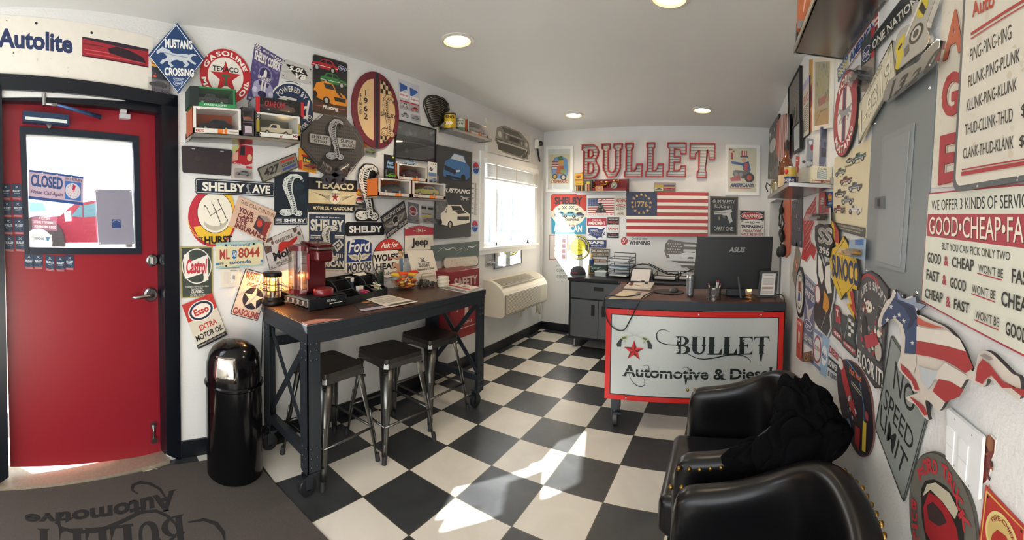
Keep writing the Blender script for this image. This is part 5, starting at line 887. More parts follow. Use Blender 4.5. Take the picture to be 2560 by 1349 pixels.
g = G(); g.box((XL, 4.02, .28), (XL + .03, 4.06, .36), 'c9c2b2'); g.build('plug_box', t, w=1); g = G(); g.box((XL + .03, 4.07, .34), (XL + .032, 4.13, .4), 'a8342e'); g.build('red_tag', t, w=1)
RB = M('7d252b', .4, var=.12, vs=9); t = thing('safety_box', 'maroon metal SAFETY box hung on the wall at the far end of the table', 'cabinet', (-2.17, 2.7, .39))
bx0, bx1, by0, by1, bz0, bz1 = XL + .002, -2.05, 2.49, 2.905, .4, .972
g = G(); g.box((bx0, by0, bz0), (bx1 - .006, by1, bz1), RB); g.build('body', t, w=1, bev=.006)
g = G(); g.box((bx1 - .006, by0 + .004, bz0 + .004), (bx1, by1 - .004, bz1 - .004), M('8a2a2e', .4, var=.12, vs=9))
draw(g, [('t', 'SAFETY', .14, .1, .93, .24, 'c9b8a8', 'h'), ('p', [(.45, .48), (.5, .4), (.62, .4), (.66, .48), (.6, .5), (.62, .72), (.48, .72), (.5, .5)], 'c9b8a8'), ('a', 'MASTER', .55, .6, .2, -90, 20, .04, 'c9b8a8', 'b'), ('t', 'PEOPLE', .4, .76, .75, .8, 'c9b8a8', 'b'), ('r', .1, .85, .9, .86, 'c9b8a8')], lambda x, y, d: V((bx1 + d, by0 + (by1-by0)*x, bz1 - (bz1-bz0)*y)), by1 - by0, bz1 - bz0, .0004); g.build('door_panel', t, w=1)
# ---------------- desk on casters ----------------
dk = thing('desk', 'rolling reception desk with a red-framed diamond-plate front', 'desk', (-.79, 2.585, 0)); DA = radians(6.0); DM = Matrix.Translation((-.79, 2.585, 0)) @ Matrix.Rotation(DA, 4, 'Z')
DW, DD, DZ = 1.2, .63, .885
DWOOD = wood('3a2119', '5a3628', (1.6, 14, 14), 'desk_wood')
def D_(x, y, z): return DM @ V((x, y, z))
g = G(DM); g.box((-.012, -.012, DZ - .062), (DW + .012, DD, DZ - .004), TM); g.build('top_frame', dk, w=1, bev=.003)
g = G(DM); g.box((-.005, -.005, DZ - .006), (DW + .005, DD - .006, DZ), DWOOD); g.build('desktop', dk, w=1, bev=.002)
PLATE = NT('diamond_plate_print')
def mk_plate():
    t = PLATE; co = t.coord(1); t.b.inputs['Base Color'].default_value = lin('c9cfcc'); t.b.inputs['Roughness'].default_value = .32; t.b.inputs['Metallic'].default_value = .25; return t.m
PM = mk_plate(); pz0, pz1 = .2, .815
REDF = M('d3231f', .3, .1)
g = G(DM); g.box((0, -.004, pz0), (DW, .012, pz1), REDF); rf = g.build('red_front_frame', dk, w=1, bev=.002)
g = G(); fx, fy = .035, .034
PP = lambda x, y, d: DM @ V((fx + (DW - 2*fx)*x, -.0045 - d, pz1 - fy - (pz1 - pz0 - 2*fy)*y))
art = [('r', 0, 0, 1, 1, '15181b'), ('r', .006, .012, .994, .988, PM)]
for j in range(9):
    for i in range(16):
        x, y = .02 + .0625*i, .05 + .108*j; k = (i + j) % 2
        art.append(('l', [(x, y), (x + .022, y + (.05 if k else -.05) + .0)], .006, 'aab0ae', .8))
art = [a for a in art if a[0] != 'l'] + [('l', [(min(max(p[0], .008), .992), min(max(p[1], .015), .985)) for p in a[1]], *a[2:]) for a in art if a[0] == 'l']
INK2 = '14201f'
def gun(fl):
    f = lambda x: (1 - x) if fl else x
    S_ = lambda pts: [(.037 + .215*f(x), .19 + .25*y) for x, y in pts]
    return [('p', S_([(.75, .02), (.72, .07), (.28, .38), (.31, .3)]), '8f9a94'), ('p', S_([(.74, .03), (.735, .05), (.3, .34), (.31, .31)]), 'e4ece6'), ('p', S_([(.3, .28), (.13, .34), (.1, .42), (.18, .5), (.3, .42), (.33, .34)]), 'b9c48f'), ('p', S_([(.27, .31), (.16, .36), (.15, .42), (.2, .45), (.28, .39)]), '54604a'), ('p', S_([(.12, .42), (.18, .5), (.14, .58), (.13, .85), (.02, .86), (.0, .72), (.06, .55)]), '232d28'), ('p', S_([(.2, .48), (.27, .52), (.26, .6), (.2, .6)]), 'a9b49a')]
art += gun(0) + gun(1)
def star3(cx, cy, r):
    o = []; asp = (pz1-pz0-2*fy)/(DW-2*fx)
    for i in range(5):
        a = 2*pi*i/5; p = lambda ang, rr: (cx + rr*asp*sin(ang), cy - rr*cos(ang))
        o += [('p', [(cx, cy), p(a - pi/5, r*.4), p(a, r)], 'd42a2a'), ('p', [(cx, cy), p(a, r), p(a + pi/5, r*.4)], '7a1a1e')]
    return o
art += star3(.142, .44, .13)
art += [('W', .385, .235, .945, .455, INK2), ('l', [(.35, .19), (.32, .165), (.29, .175), (.275, .22), (.28, .29), (.31, .33), (.36, .345), (.44, .34), (.49, .33)], .014, INK2, .7), ('l', [(.44, .4), (.47, .46), (.53, .505), (.6, .5), (.68, .465), (.75, .455), (.8, .48), (.83, .53), (.83, .56)], .016, INK2, .7), ('p', [(.885, .45), (.905, .45), (.9, .52), (.896, .56), (.89, .52)], INK2),
        ('t', 'Automotive & Diesel', .075, .625, .97, .76, INK2, 'bs'), ('l', [(.2, .62), (.225, .61), (.235, .65), (.225, .69), (.2, .7)], .008, INK2, .7), ('l', [(.11, .7), (.13, .8), (.16, .86), (.19, .875), (.21, .85), (.21, .8), (.2, .77)], .01, INK2, .7), ('l', [(.43, .63), (.45, .61), (.47, .63), (.46, .66)], .008, INK2, .7), ('p', [(.445, .76), (.46, .76), (.455, .83), (.451, .83)], INK2), ('spl', .392, .25, .412, .45, 26, .012, ['c9cfcc'], 3), ('spl', .78, .24, .8, .33, 10, .01, ['c9cfcc'], 5), ('spl', .62, .25, .65, .3, 10, .01, ['c9cfcc'], 6), ('tl', .1, .69, .8, .71, 1, 'c9cfcc')]
draw(g, art, PP, DW - 2*fx, pz1 - pz0 - 2*fy, 0); g.build('printed_panel', dk, w=1)
for x in (.15, .62, 1.04): 
    for z in (pz0 + .017, pz1 - .017): g = G(DM); g.sph((x, -.005, z), .007, CHROME, (1, .6, 1), 10); g.build('screw', dk, w=1)
for x in (0.004, DW - .016): g = G(DM); g.box((x, .015, .22), (x + .012, DD - .01, DZ - .062), TM); g.build('side_panel', dk, w=1)
for x in (.07, DW - .07):
    for y in (.06, DD - .07):
        g = G(DM); g.box((x - .03, y - .03, .115), (x + .03, y + .03, .22), TM); lg = g.build('leg', dk, w=1)
        g = G(DM); g.lathe([(.03, .1), (.03, .115)], TM, (x, y, 0), 16); g.box((x - .025, y - .02, .045), (x - .02, y + .02, .11), TM); g.box((x + .02, y - .02, .045), (x + .025, y + .02, .11), TM); g.box((x + .0, y - .05, .09), (x + .045, y - .03, .105), TM); ct = g.build('caster', dk, w=1)
        g = G(DM); g.lathe([(.045, -.016), (.05, -.011), (.05, .011), (.045, .016), (.02, .017), (.02, -.017), (.045, -.016)], '4a4a48', (x, y, .05), 24, Matrix(((0, 0, 1), (0, 1, 0), (-1, 0, 0)))); g.build('wheel', ct, w=1)
# ---------------- steel cabinets along the back wall ----------------
def dplate():
    t = NT('grey_tread_steel'); co = t.coord(1, sc3=(60, 60, 60)); b = t.n('TexBrick'); b.inputs['Scale'].default_value = 1; t.l(co, 0, b, 0); t.b.inputs['Base Color'].default_value = lin('6a6d70'); t.b.inputs['Metallic'].default_value = .6; t.b.inputs['Roughness'].default_value = .38; t.bump(b, 1, .4, .001); return t.m
TREAD = dplate(); CABG = M('6f7275', .4, .5, var=.08, vs=60); CABK = M('1e2023', .5, .2)
def cabinet(label, x0, x1, y0, zt, doors):
    t = thing('steel_cabinet', label, 'cabinet', ((x0+x1)/2, (y0+YB)/2, 0)); y1 = YB - .03
    g = G(); g.box((x0, y0 + .012, .1), (x1, y1, zt - .03), CABK); g.build('body', t, w=1, bev=.003); g = G(); g.box((x0 - .008, y0 - .004, zt - .03), (x1 + .008, y1, zt), CABK); g.build('top', t, w=1, bev=.004)
    g = G(); g.box((x0 + .03, y0, zt - .22), (x1 - .03, y0 + .014, zt - .045), TREAD); dr = g.build('drawer', t, w=1, bev=.003); xm = (x0+x1)/2
    g = G(); g.box((xm - .055, y0 - .006, zt - .125), (xm + .055, y0 + .0, zt - .085), '17181a'); g.build('drawer_handle', dr, w=1, bev=.003)
    g = G(); g.box((x1 - .13, y0 - .007, zt - .028), (x1 - .04, y0 - .003, zt - .006), '8a5a3a'); g.box((x1 - .125, y0 - .0075, zt - .026), (x1 - .105, y0 - .003, zt - .008), '2a2a2c'); g.build('badge', t, w=1)
    for a, b, hx in ((x0 + .03, xm - .003, xm - .06), (xm + .003, x1 - .03, xm + .06)):
        g = G(); g.box((a, y0, .13), (b, y0 + .014, zt - .235), CABG); d = g.build('door', t, w=1, bev=.003)
        g = G(); g.box((hx - .02, y0 - .005, zt - .4), (hx + .02, y0 + .002, zt - .28), '17181a'); g.build('handle', d, w=1, bev=.003)
    for x in (x0 + .06, x1 - .06):
        for y in (y0 + .06, y1 - .06): g = G(); g.cyl((x, y, 0), (x, y, .1), .012, BRUSH); g.lathe([(.03, 0), (.03, .012), (.014, .02)], BRUSH, (x, y, 0), 16); g.build('levelling_foot', t, w=1)
    return t
CBY = 4.09; CZ = .775
cabinet('grey tread-plate cabinet in the back corner with a cap on top', -1.69, -.99, CBY, CZ, 2); cabinet('grey steel cabinet behind the desk with paper trays on top', -.965, -.26, CBY, CZ, 2)
# ---------------- armchairs ----------------
LEA = M('0d0d0f', .3, var=.1, vs=40, bump=.12, bs=160, spec=.4); BRASS = M('9a7a3e', .3, 1)
ac = thing('armchair', 'black leather tub chair next to the desk with a jacket on its back', 'armchair', (0, 0, 0), 0, 'black leather armchairs')
path = [(-.2, .265, .635), (-.1, .268, .64), (0, .268, .655), (.08, .262, .685), (.15, .24, .725), (.2, .2, .755), (.235, .14, .772), (.25, .06, .78)]
path = path + [(x, -y, z) for x, y, z in path[::-1]]
vs, fs = [], []; N = len(path); rim = []
for i, (x, y, z) in enumerate(path):
    a, b = path[max(i-1, 0)], path[min(i+1, N-1)]; t = V((b[0]-a[0], b[1]-a[1], 0)).normalized(); q = V((t.y, -t.x, 0))*(-1)   # q points out of the seat
    if q.dot(V((x - -.02, y, 0))) < 0: q = -q
    P0 = V((x, y, 0)); prof = [(.035, .12), (.042, z - .1), (.05, z - .03), (.035, z - .004), (0, z + .004), (-.03, z - .006), (-.042, z - .05), (-.035, .45), (-.03, .3)]
    vs += [P0 + q*o + V((0, 0, h)) for o, h in prof]; rim.append((P0 + q*.0415 + V((0, 0, z - .027)), q))
K = 9
for i in range(N-1):
    for k in range(K-1): fs.append((i*K + k, (i+1)*K + k, (i+1)*K + k + 1, i*K + k + 1))
fs += [tuple(range(K)), tuple((N-1)*K + k for k in range(K))[::-1]]
g = G(); g.add(vs, fs, LEA, True); g.build('back_and_arms', ac, sub=2)
g = G()
ln = [r[0] for r in rim]; cnt = 0
for i in range(N-1):
    a, b = ln[i], ln[i+1]; L = (b - a).length; m = max(1, round(L/.031))
    for j in range(m): p = a.lerp(b, j/m) + rim[i][1]*.002; g.sph(p, .0078, BRASS, (1, 1, 1), 8)
g.build('nailheads', ac)
g = G(); g.box((-.25, -.228, .3), (.19, .228, .445), LEA); g.build('seat_cushion', ac, bev=.035)
for s in (1, -1):
    g = G(); r = [V((.165, s*.188, z)) for z in (.44, .52, .6, .68)] + [V((.205, s*.215, .742))]; g.tube(r, .004, LEA); g.build('piping', ac)
g = G(); g.box((-.215, -.235, .1), (.2, .235, .31), LEA); g.build('seat_base', ac, bev=.02)
for x in (-.17, .17):
    for y in (-.2, .2): g = G(); g.cyl((x, y, 0), (x, y, .11), .018, '1a1210', 10, .026); g.build('leg', ac)
def chair_scale(o): pass
c2 = dup(ac, (.055, .87, 0), 0, 'nearest black leather tub chair, cut by the bottom edge of the photo')
ac.location = (.035, 1.58, 0)
# ---------------- back wall ----------------
framed('framed_print', 'white framed cartoon print of a rider, in the window corner', BW, [(1366, 367), (1434, 366), (1433, 480), (1366, 480)], 'efefec', [('r', 0, 0, 1, .1, 'd5dcd8'), ('r', 0, .9, 1, 1, 'dfe2de'), ('r', .04, .12, .96, .86, 'd6cfae'), ('p', [(.3, .2), (.6, .16), (.85, .25), (.9, .55), (.8, .75), (.2, .72), (.12, .5), (.18, .3)], '6f9ccc'), ('p', [(.4, .2), (.6, .17), (.68, .26), (.45, .3)], '4a7a4a'), ('p', [(.45, .28), (.7, .27), (.68, .4), (.5, .42)], 'd2a05a'), ('flag', .16, .3, .46, .48, 6), ('p', [(.4, .42), (.7, .42), (.72, .62), (.35, .62)], 'b8603a'), ('p', [(.55, .5), (.8, .5), (.8, .6), (.55, .6)], '8aa06a'), ('o', .3, .68, .07, '3a3a30'), ('o', .3, .68, .045, 'd8b84a'), ('o', .68, .7, .08, '2a2a2a'), ('o', .68, .7, .05, 'd8d4c4'), ('t', 'DESPERADO', .14, .76, .9, .84, 'a8343a', 'hi')], 'dfe3de', inset=.06, group='white framed cartoon prints')
framed('framed_print', 'white framed cartoon print with a striped hat, right of the red letters', BW, [(1814, 362), (1899, 364), (1898, 488), (1813, 487)], 'efefec', [('r', 0, 0, 1, 1, 'd9d6bf'), ('r', .46, .06, .66, .2, 'c23a3a'), ('r', .51, .06, .55, .17, 'ece8dc'), ('r', .59, .06, .63, .17, 'ece8dc'), ('r', .42, .18, .7, .21, '2f4a80'), ('e', .55, .27, .08, .05, 'd8a888'), ('p', [(.1, .3), (.5, .34), (.72, .3), (.8, .5), (.6, .56), (.5, .4), (.12, .36)], '3a5a96'), ('p', [(.58, .34), (.7, .34), (.66, .55), (.56, .55)], 'c24a44'), ('p', [(.08, .1), (.16, .12), (.16, .26), (.08, .25)], 'c23a3a'), ('p', [(.2, .5), (.75, .52), (.82, .66), (.3, .72), (.15, .6)], '5a5a58'), ('spl', .15, .46, .8, .72, 14, .05, ['8d8d88', '2b2b2b', 'b83a34', 'd8d4c4'], 11), ('o', .75, .67, .11, '1e1e20'), ('o', .75, .67, .06, 'b8402f'), ('p', [(.05, .68), (.4, .62), (.45, .74), (.1, .76)], 'a8322c'), ('t', 'AMERICAN!!!', .06, .8, .92, .89, '2f3f74', 'hi'), ('r', .06, .9, .8, .92, 'c23a3a'), ('spl', .0, .02, .3, .1, 6, .02, ['b04a44'], 5)], 'd9d6bf', inset=.06, group='white framed cartoon prints')
# big BULLET letters: red rim, corrugated silver face
CORR = NT('corrugated_silver')
def mk_corr():
    t = CORR; co = t.coord(1); w = t.n('TexWave'); w.bands_direction = 'Z'; w.inputs['Scale'].default_value = 9; w.inputs['Distortion'].default_value = .35; t.l(co, 0, w, 0)
    r = t.n('ValToRGB'); r.color_ramp.elements[0].color = lin('5f6462'); r.color_ramp.elements[1].color = lin('c2c6c2'); r.color_ramp.elements[1].position = .2; t.l(w, 1, r, 0); t.l(r, 0, t.b, 'Base Color'); t.b.inputs['Metallic'].default_value = .2; t.b.inputs['Roughness'].default_value = .4; t.bump(w, 1, .3, .004); return t.m
CORR = mk_corr(); LRED = M('b5302f', .4)
def arcs(cx, cy, rx, ry, a0, a1, n=8): return [(cx + rx*cos(radians(a0 + (a1-a0)*i/n)), cy - ry*sin(radians(a0 + (a1-a0)*i/n))) for i in range(n+1)]
LT = {  # outline in a unit box (x right, y down) + holes
 'B': ([(0, 0), (.6, 0)] + arcs(.6, .24, .36, .24, 90, -55) + arcs(.58, .73, .42, .27, 50, -90) + [(0, 1), (0, .84), (.1, .8), (.1, .2), (0, .16)], [[(.4, .17), (.48, .17)] + arcs(.5, .27, .12, .1, 90, -90, 6) + [(.4, .37)], [(.4, .55), (.5, .55)] + arcs(.52, .69, .14, .14, 90, -90, 6) + [(.4, .83)]]),
 'U': ([(0, 0), (.42, 0), (.42, .16), (.34, .2), (.34, .72)] + arcs(.5, .72, .16, .13, 180, 360, 8) + [(.66, .72), (.66, .2), (.58, .16), (.58, 0), (1, 0), (1, .16), (.92, .2), (.92, .76), (.7, 1), (.3, 1), (.08, .76), (.08, .2), (0, .16)], []),
 'L': ([(.04, 0), (.5, 0), (.5, .14), (.42, .2), (.42, .8), (.55, .8), (.64, .74), (.68, .61), (1, .61), (1, 1), (0, 1), (0, .86), (.08, .8), (.08, .2), (.04, .14)], []),
 'E': ([(0, 0), (1, 0), (1, .34), (.7, .34), (.66, .22), (.4, .2), (.4, .4), (.72, .4), (.72, .58), (.4, .58), (.4, .8), (.6, .8), (.68, .76), (.72, .66), (1, .66), (1, 1), (0, 1), (0, .86), (.1, .8), (.1, .2), (0, .14)], []),
 'T': ([(0, 0), (1, 0), (1, .48), (.76, .48), (.74, .3), (.66, .22), (.64, .78), (.7, .84), (.7, 1), (.3, 1), (.3, .84), (.36, .78), (.34, .22), (.26, .3), (.24, .46), (0, .46)], [])}
def letter(ch, label, q):
    t = thing('wall_letter', label, 'letter', BW.hit((q[0]+q[2])/2, q[3], .03), 0, 'red rimmed wall letters')
    TL, BR = BW.hit(q[0], q[1], 0), BW.hit(q[2], q[3], 0); W = BR.x - TL.x; Hh = TL.z - BR.z
    P = lambda p, d: V((TL.x + W*p[0], YB - d, TL.z - Hh*p[1])); out, holes = LT[ch]
    g = G(); loops = [[P(p, .008) for p in out]] + [[P(p, .008) for p in h] for h in holes]
    tri = tessellate_polygon(loops); fl = sum(loops, []); g.add(fl, [tuple(x) for x in tri], CORR); g.add([p + V((0, .007, 0)) for p in fl], [tuple(x) for x in tri], CORR); g.build('corrugated_face', t, w=1)
    g = G(); rw = .0225
    for lp, sg in [(out, 1)] + [(h, -1) for h in holes]:
        pts = [V((W*p[0], Hh*p[1])) for p in lp]; pts = [p for i, p in enumerate(pts) if (p - pts[i-1]).length > 1e-5]; n = len(pts); ar = sum(pts[i-1].x*pts[i].y - pts[i].x*pts[i-1].y for i in range(n)); s = (1 if ar > 0 else -1)*sg
        ins = []
        for i in range(n):
            a, b = (pts[i] - pts[i-1]).normalized(), (pts[(i+1) % n] - pts[i]).normalized(); na, nb = V((-a.y, a.x))*s, V((-b.y, b.x))*s; m = na + nb; m = m/max(m.length_squared, .35)*2*.5*2 if m.length > .1 else na
            ins.append(pts[i] + m*rw*.5*1.0 if m.length < 3 else pts[i] + na*rw)
        Q = lambda v, d: V((TL.x + v.x, YB - d, TL.z - v.y))
        for i in range(n):
            j = (i+1) % n; g.prism([Q(pts[i], .045), Q(pts[j], .045), Q(ins[j], .045), Q(ins[i], .045)], V((0, .044, 0)), LRED)
    g.build('red_rim', t, w=1); return t
for ch, q, lb in (('B', (1457, 363, 1499, 446), 'red rimmed silver letter B, first letter of the word on the back wall'), ('U', (1506, 360, 1556, 443), 'red rimmed silver letter U, between the B and the first L'), ('L', (1563, 358, 1606, 443), 'red rimmed silver letter L, next to the letter U'), ('L', (1616, 357, 1659, 443), 'red rimmed silver letter L, next to the letter E'), ('E', (1669, 357, 1715, 443), 'red rimmed silver letter E on the back wall'), ('T', (1725, 358, 1786, 445), 'red rimmed silver letter T, last letter of the word on the back wall')): letter(ch, lb, q)
# small shelf under the letters
def by(px, py, y): return PL((0, y, 0), (0, -1, 0)).hit(px, py)
sh = thing('wall_shelf', 'thin steel shelf under the letters holding shell boxes and a toolbox', 'shelf', by(1497, 478, YB - .07))
a, b = by(1430, 477, YB - .14), by(1565, 475, YB - .14); zs = a.z
g = G(); g.box((a.x, YB - .14, zs - .012), (b.x, YB - .002, zs), BRUSH); g.build('board', sh, w=1); g = G(); g.box((a.x + .01, YB - .012, zs - .04), (b.x - .01, YB - .002, zs - .012), BRUSH); g.build('bracket', sh, w=1)
def brect(p0, p1, y): A, B = by(*p0, y), by(*p1, y); return A.x, B.x, B.z, A.z
def boxb(name, label, cat, p0, p1, D, col, art=(), group=None, z0=None, y=None):
    y = y or YB - .135; x0, x1, za, zb = brect(p0, p1, y); za = zs + .0005 if z0 is None else z0; t = thing(name, label, cat, ((x0+x1)/2, y + D/2, za), 0, group)
    g = G(); g.box((x0, y, za), (x1, y + D, zb), col); draw(g, art, lambda u, v, d: V((x0 + (x1-x0)*u, y - d, zb - (zb-za)*v)), x1 - x0, zb - za, 0); g.build('carton', t, w=1); return t, (x0, x1, za, zb, y)
t, r = boxb('shell_box', 'lower yellow box of paper shells at the left end of the back shelf', 'ammunition box', (1437, 453), (1458, 475), .06, 'c9a03a', [('t', 'Canuck', .2, .18, .8, .3, '3a2a1a', 'b'), ('r', 0, .42, 1, 1, '5a4a38')], 'shell boxes'); 
g = G()
for i in range(4): x = r[0] + (r[1]-r[0])*(.15 + .235*i); g.cyl((x, r[4] - .006, r[2]), (x, r[4] - .006, r[2] + .55*(r[3]-r[2])), .0085, ('c9c0a0', 'a8763a', '5a3a2a', 'b89058')[i], 10)
g.build('shells', t, w=1)
boxb('shell_box', 'upper yellow box with a duck picture at the left end of the back shelf', 'ammunition box', (1437, 433), (1456, 452.5), .05, 'c8982f', [('r', .06, .08, .94, .92, 'd8a838'), ('e', .5, .4, .35, .25, 'c0702a'), ('p', [(.2, .5), (.5, .35), (.8, .4), (.5, .6)], '3a3020'), ('r', .06, .75, .94, .92, '7a5a2a')], 'shell boxes', z0=r[3] + .0005)
t, r = boxb('shell_box', 'dark green box with two pale shells on the back shelf', 'ammunition box', (1461, 449), (1479, 474.5), .05, '4a4e40', [('r', .3, .15, .7, .4, 'b8a848')], 'shell boxes')
g = G()
for i in range(2): x = r[0] + (r[1]-r[0])*(.33 + .34*i); g.cyl((x, r[4] - .008, r[2]), (x, r[4] - .008, r[2] + .6*(r[3]-r[2])), .012, ('d0b898', 'b06a50')[i], 12)
g.build('shells', t, w=1)
x0, x1, za, zb = brect((1479, 446), (1566, 475), YB - .13); t = thing('toolbox', 'open red steel toolbox with brass cases inside on the back shelf', 'toolbox', ((x0+x1)/2, YB - .07, zs)); TB = M('7a2228', .45, .2)
g = G(); g.box((x0, YB - .02, zs), (x1, YB - .015, zb), TB); g.box((x0, YB - .13, zs), (x1, YB - .015, zs + .004), TB); g.box((x0, YB - .13, zs), (x0 + .004, YB - .015, zb - .03), TB); g.box((x1 - .004, YB - .13, zs), (x1, YB - .015, zb - .01), TB); g.box((x0, YB - .13, zs), (x1, YB - .126, zs + .035), TB); g.build('body', t, w=1)
g = G(); g.prism([(x0 + .01, YB - .1, zs + .03), (x0 + .2, YB - .1, zs + .075), (x0 + .2, YB - .1, zs + .08), (x0 + .01, YB - .1, zs + .035)], (0, .05, 0), TB); g.build('tray', t, w=1)
rr = random.Random(2); g = G(); BRS = M('c9a04a', .25, 1)
for i in range(46):
    u = rr.random(); x = x0 + .02 + u*(x1 - x0 - .12); z = zs + .035 + .05*u + rr.uniform(0, .05); y = YB - rr.uniform(.03, .115); d = V((rr.uniform(-1, 1), rr.uniform(-.6, .2), rr.uniform(-.5, .5))).normalized()*.022; g.cyl(V((x, y, z)), V((x, y, z)) + d, .0055, BRS, 8)
o = tag(g.build('brass_cases', t, w=1), kind='stuff')
boxb('cardboard_sign', 'small orange cardboard sign leaning on the toolbox', 'sign', (1489, 464), (1507, 474.5), .004, 'c07a4a', [('e', .5, .45, .35, .25, '5a4a3a'), ('e', .5, .45, .28, .16, 'b8a890')], y=YB - .138)
x0, x1, za, zb = brect((1526, 452), (1544, 474), YB - .135); xm = (x0+x1)/2; t = thing('loading_tool', 'grey cast metal dial tool at the front of the toolbox', 'tool', (xm, YB - .12, zs)); CM = M('8f9288', .35, .8)
g = G(); rm = Matrix(((1, 0, 0), (0, 0, -1), (0, 1, 0))); g.lathe([(.036, 0), (.04, .006), (.038, .016), (.026, .018), (.022, .014), (.01, .02)], CM, (xm, YB - .118, zs + .062), 24, rm); g.build('dial', t, w=1); g = G(); g.box((x0 + .004, YB - .125, zs), (x1 - .004, YB - .1, zs + .022), CM); g.box((xm - .012, YB - .122, zs + .02), (xm + .012, YB - .104, zs + .04), CM); g.cyl((xm, YB - .11, zs + .095), (xm, YB - .11, zs + .115), .004, CM); g.build('stand', t, w=1)
# flag, puzzle box
def flagart():
    a = [('flag', 0, 0, 1, 1, 13), ('r', 0, 0, .385, .54, '2f3a58')] + [('r', 0, .54*i/7, .385, .54*i/7 + .004, '232c46') for i in range(1, 7)] + [('r', 0, i/13 - .002, 1, i/13 + .002, '6a4a40') for i in range(1, 13)]
    for i in range(13): an = 2*pi*i/13; a.append(('s', .19 + .115*sin(an), .265 - .205*cos(an), .042, 'c9a566'))
    return a + [('t', '1776', .105, .21, .27, .34, 'b5975e', 's')]
fl = S('wooden_flag', 'large wooden plank flag with thirteen stars and 1776', 'flag', BW, [(1567, 480), (1771, 481.5), (1769, 591), (1567.5, 589.5)], 'e6dccb', flagart(), th=.028, side='8a6a52')
zf = BW.hit(1660, 480.5, .02).z + .0015
boxb('puzzle_box', 'small boxed car puzzle standing on the wooden flag', 'box', (1636, 456), (1688, 479), .022, '7d8a5a', [('r', .02, .04, .98, .2, 'a08a9a'), ('r', .02, .22, .42, .5, 'c0a040'), ('r', .44, .22, .98, .42, '5a4a6a'), ('r', .44, .44, .98, .5, 'c9b24a'), ('r', .02, .52, .42, .85, 'c8c4a8'), ('r', .44, .52, .98, .85, '9a3a48'), ('car', .04, .58, .38, .8, '3a4450'), ('car', .48, .58, .9, .8, 'a8323c'), ('r', 0, .87, 1, 1, '5f7040')], z0=zf, y=YB - .0255)
# signs
S('tin_sign', 'large red, cream and blue tin sign with a row of racing cars', 'sign', BW, [(1378, 485), (1466, 485), (1464, 585), (1379, 584)], 'c93a26', [('p', [(0, .42), (1, .42), (1, 1), (0, 1)], '2f94b8'), ('e', .5, .52, .48, .29, 'ece4c8'), ('r', 0, .42, 1, .58, 'e2d8ba'), ('t', 'SHELBY', .1, .07, .9, .26, '26262a', 'h'), ('t', '19', .18, .35, .25, .41, '3a3a3a', 'b'), ('t', '62', .7, .35, .79, .41, '3a3a3a', 'b'), ('chk', .32, .3, .46, .38, 5, 3, '4a4a4a'), ('chk', .53, .3, .67, .38, 5, 3, '4a4a4a'), ('car', .08, .43, .42, .57, '3f98b0'), ('car', .62, .45, .96, .58, '2a3a48'), ('car', .34, .43, .74, .58, '58a8bc'), ('t', 'LIVE HORSEPOWER', .22, .61, .82, .67, '4a4a40', 'i'), ('tl', .35, .69, .65, .71, 1, '8a8a70'), ('chk', .22, .765, .7, .79, 24, 1, 'a83a2a'), ('t', 'AMERICAN', .07, .78, .9, .95, 'eeeade', 'h')], rim='b8382a', inset=.02, rc=.06)
S('flag_sign', "striped flag tin sign with a coiled snake, DON'T TREAD ON ME", 'sign', BW, [(1468.5, 493), (1537, 492), (1536, 540), (1468.5, 540)], 'e6e2da', [('flag', .02, .05, .98, .84, 13), ('r', .02, .05, .38, .46, '2f4a7c')] + [('o', .05 + .04*i, .09 + .055*j, .012, 'e8e8e8') for i in range(8) for j in range(7)] + [('e', .5, .76, .2, .06, '2a2a28'), ('e', .5, .66, .15, .06, '3a3a36'), ('e', .5, .56, .12, .06, '2a2a28'), ('e', .5, .46, .095, .06, '45453f'), ('e', .48, .36, .075, .06, '2a2a28'), ('l', [(.46, .34), (.48, .2), (.56, .12), (.66, .1), (.7, .14)], .035, '33332f')] + [('spl', .4, .4, .6, .8, 20, .02, ['d0ccbc'], 4), ('r', .02, .84, .98, .97, 'e6e2da'), ('t', "DON'T TREAD ON ME", .03, .86, .97, .95, 'a8323a', 'n')], rim='b8b4a8', inset=.015)
S('tall_sign', 'narrow cream tin sign about having nothing to do, left of the flag', 'sign', BW, [(1538, 487), (1567, 487), (1566, 541), (1538, 541)], 'd5cfbf', [('t', 'IF YOU HAVE', .12, .08, .88, .13, '5a5a54', 'n'), ('t', 'NOTHING', .06, .16, .96, .34, 'a8323a', 'hs'), ('t', 'TO DO', .3, .35, .7, .4, '4a4a46', 'n'), ('e', .5, .48, .4, .055, 'a8323a'), ('t', 'PLEASE', .2, .45, .8, .51, WH, 'b'), ('t', 'DO NOT', .12, .58, .88, .69, '4a4a46', 'n'), ('t', 'DO IT', .35, .72, .65, .76, '4a4a46', 'n'), ('t', 'HERE', .24, .8, .76, .92, '4a4a46', 'n')], ly=0)
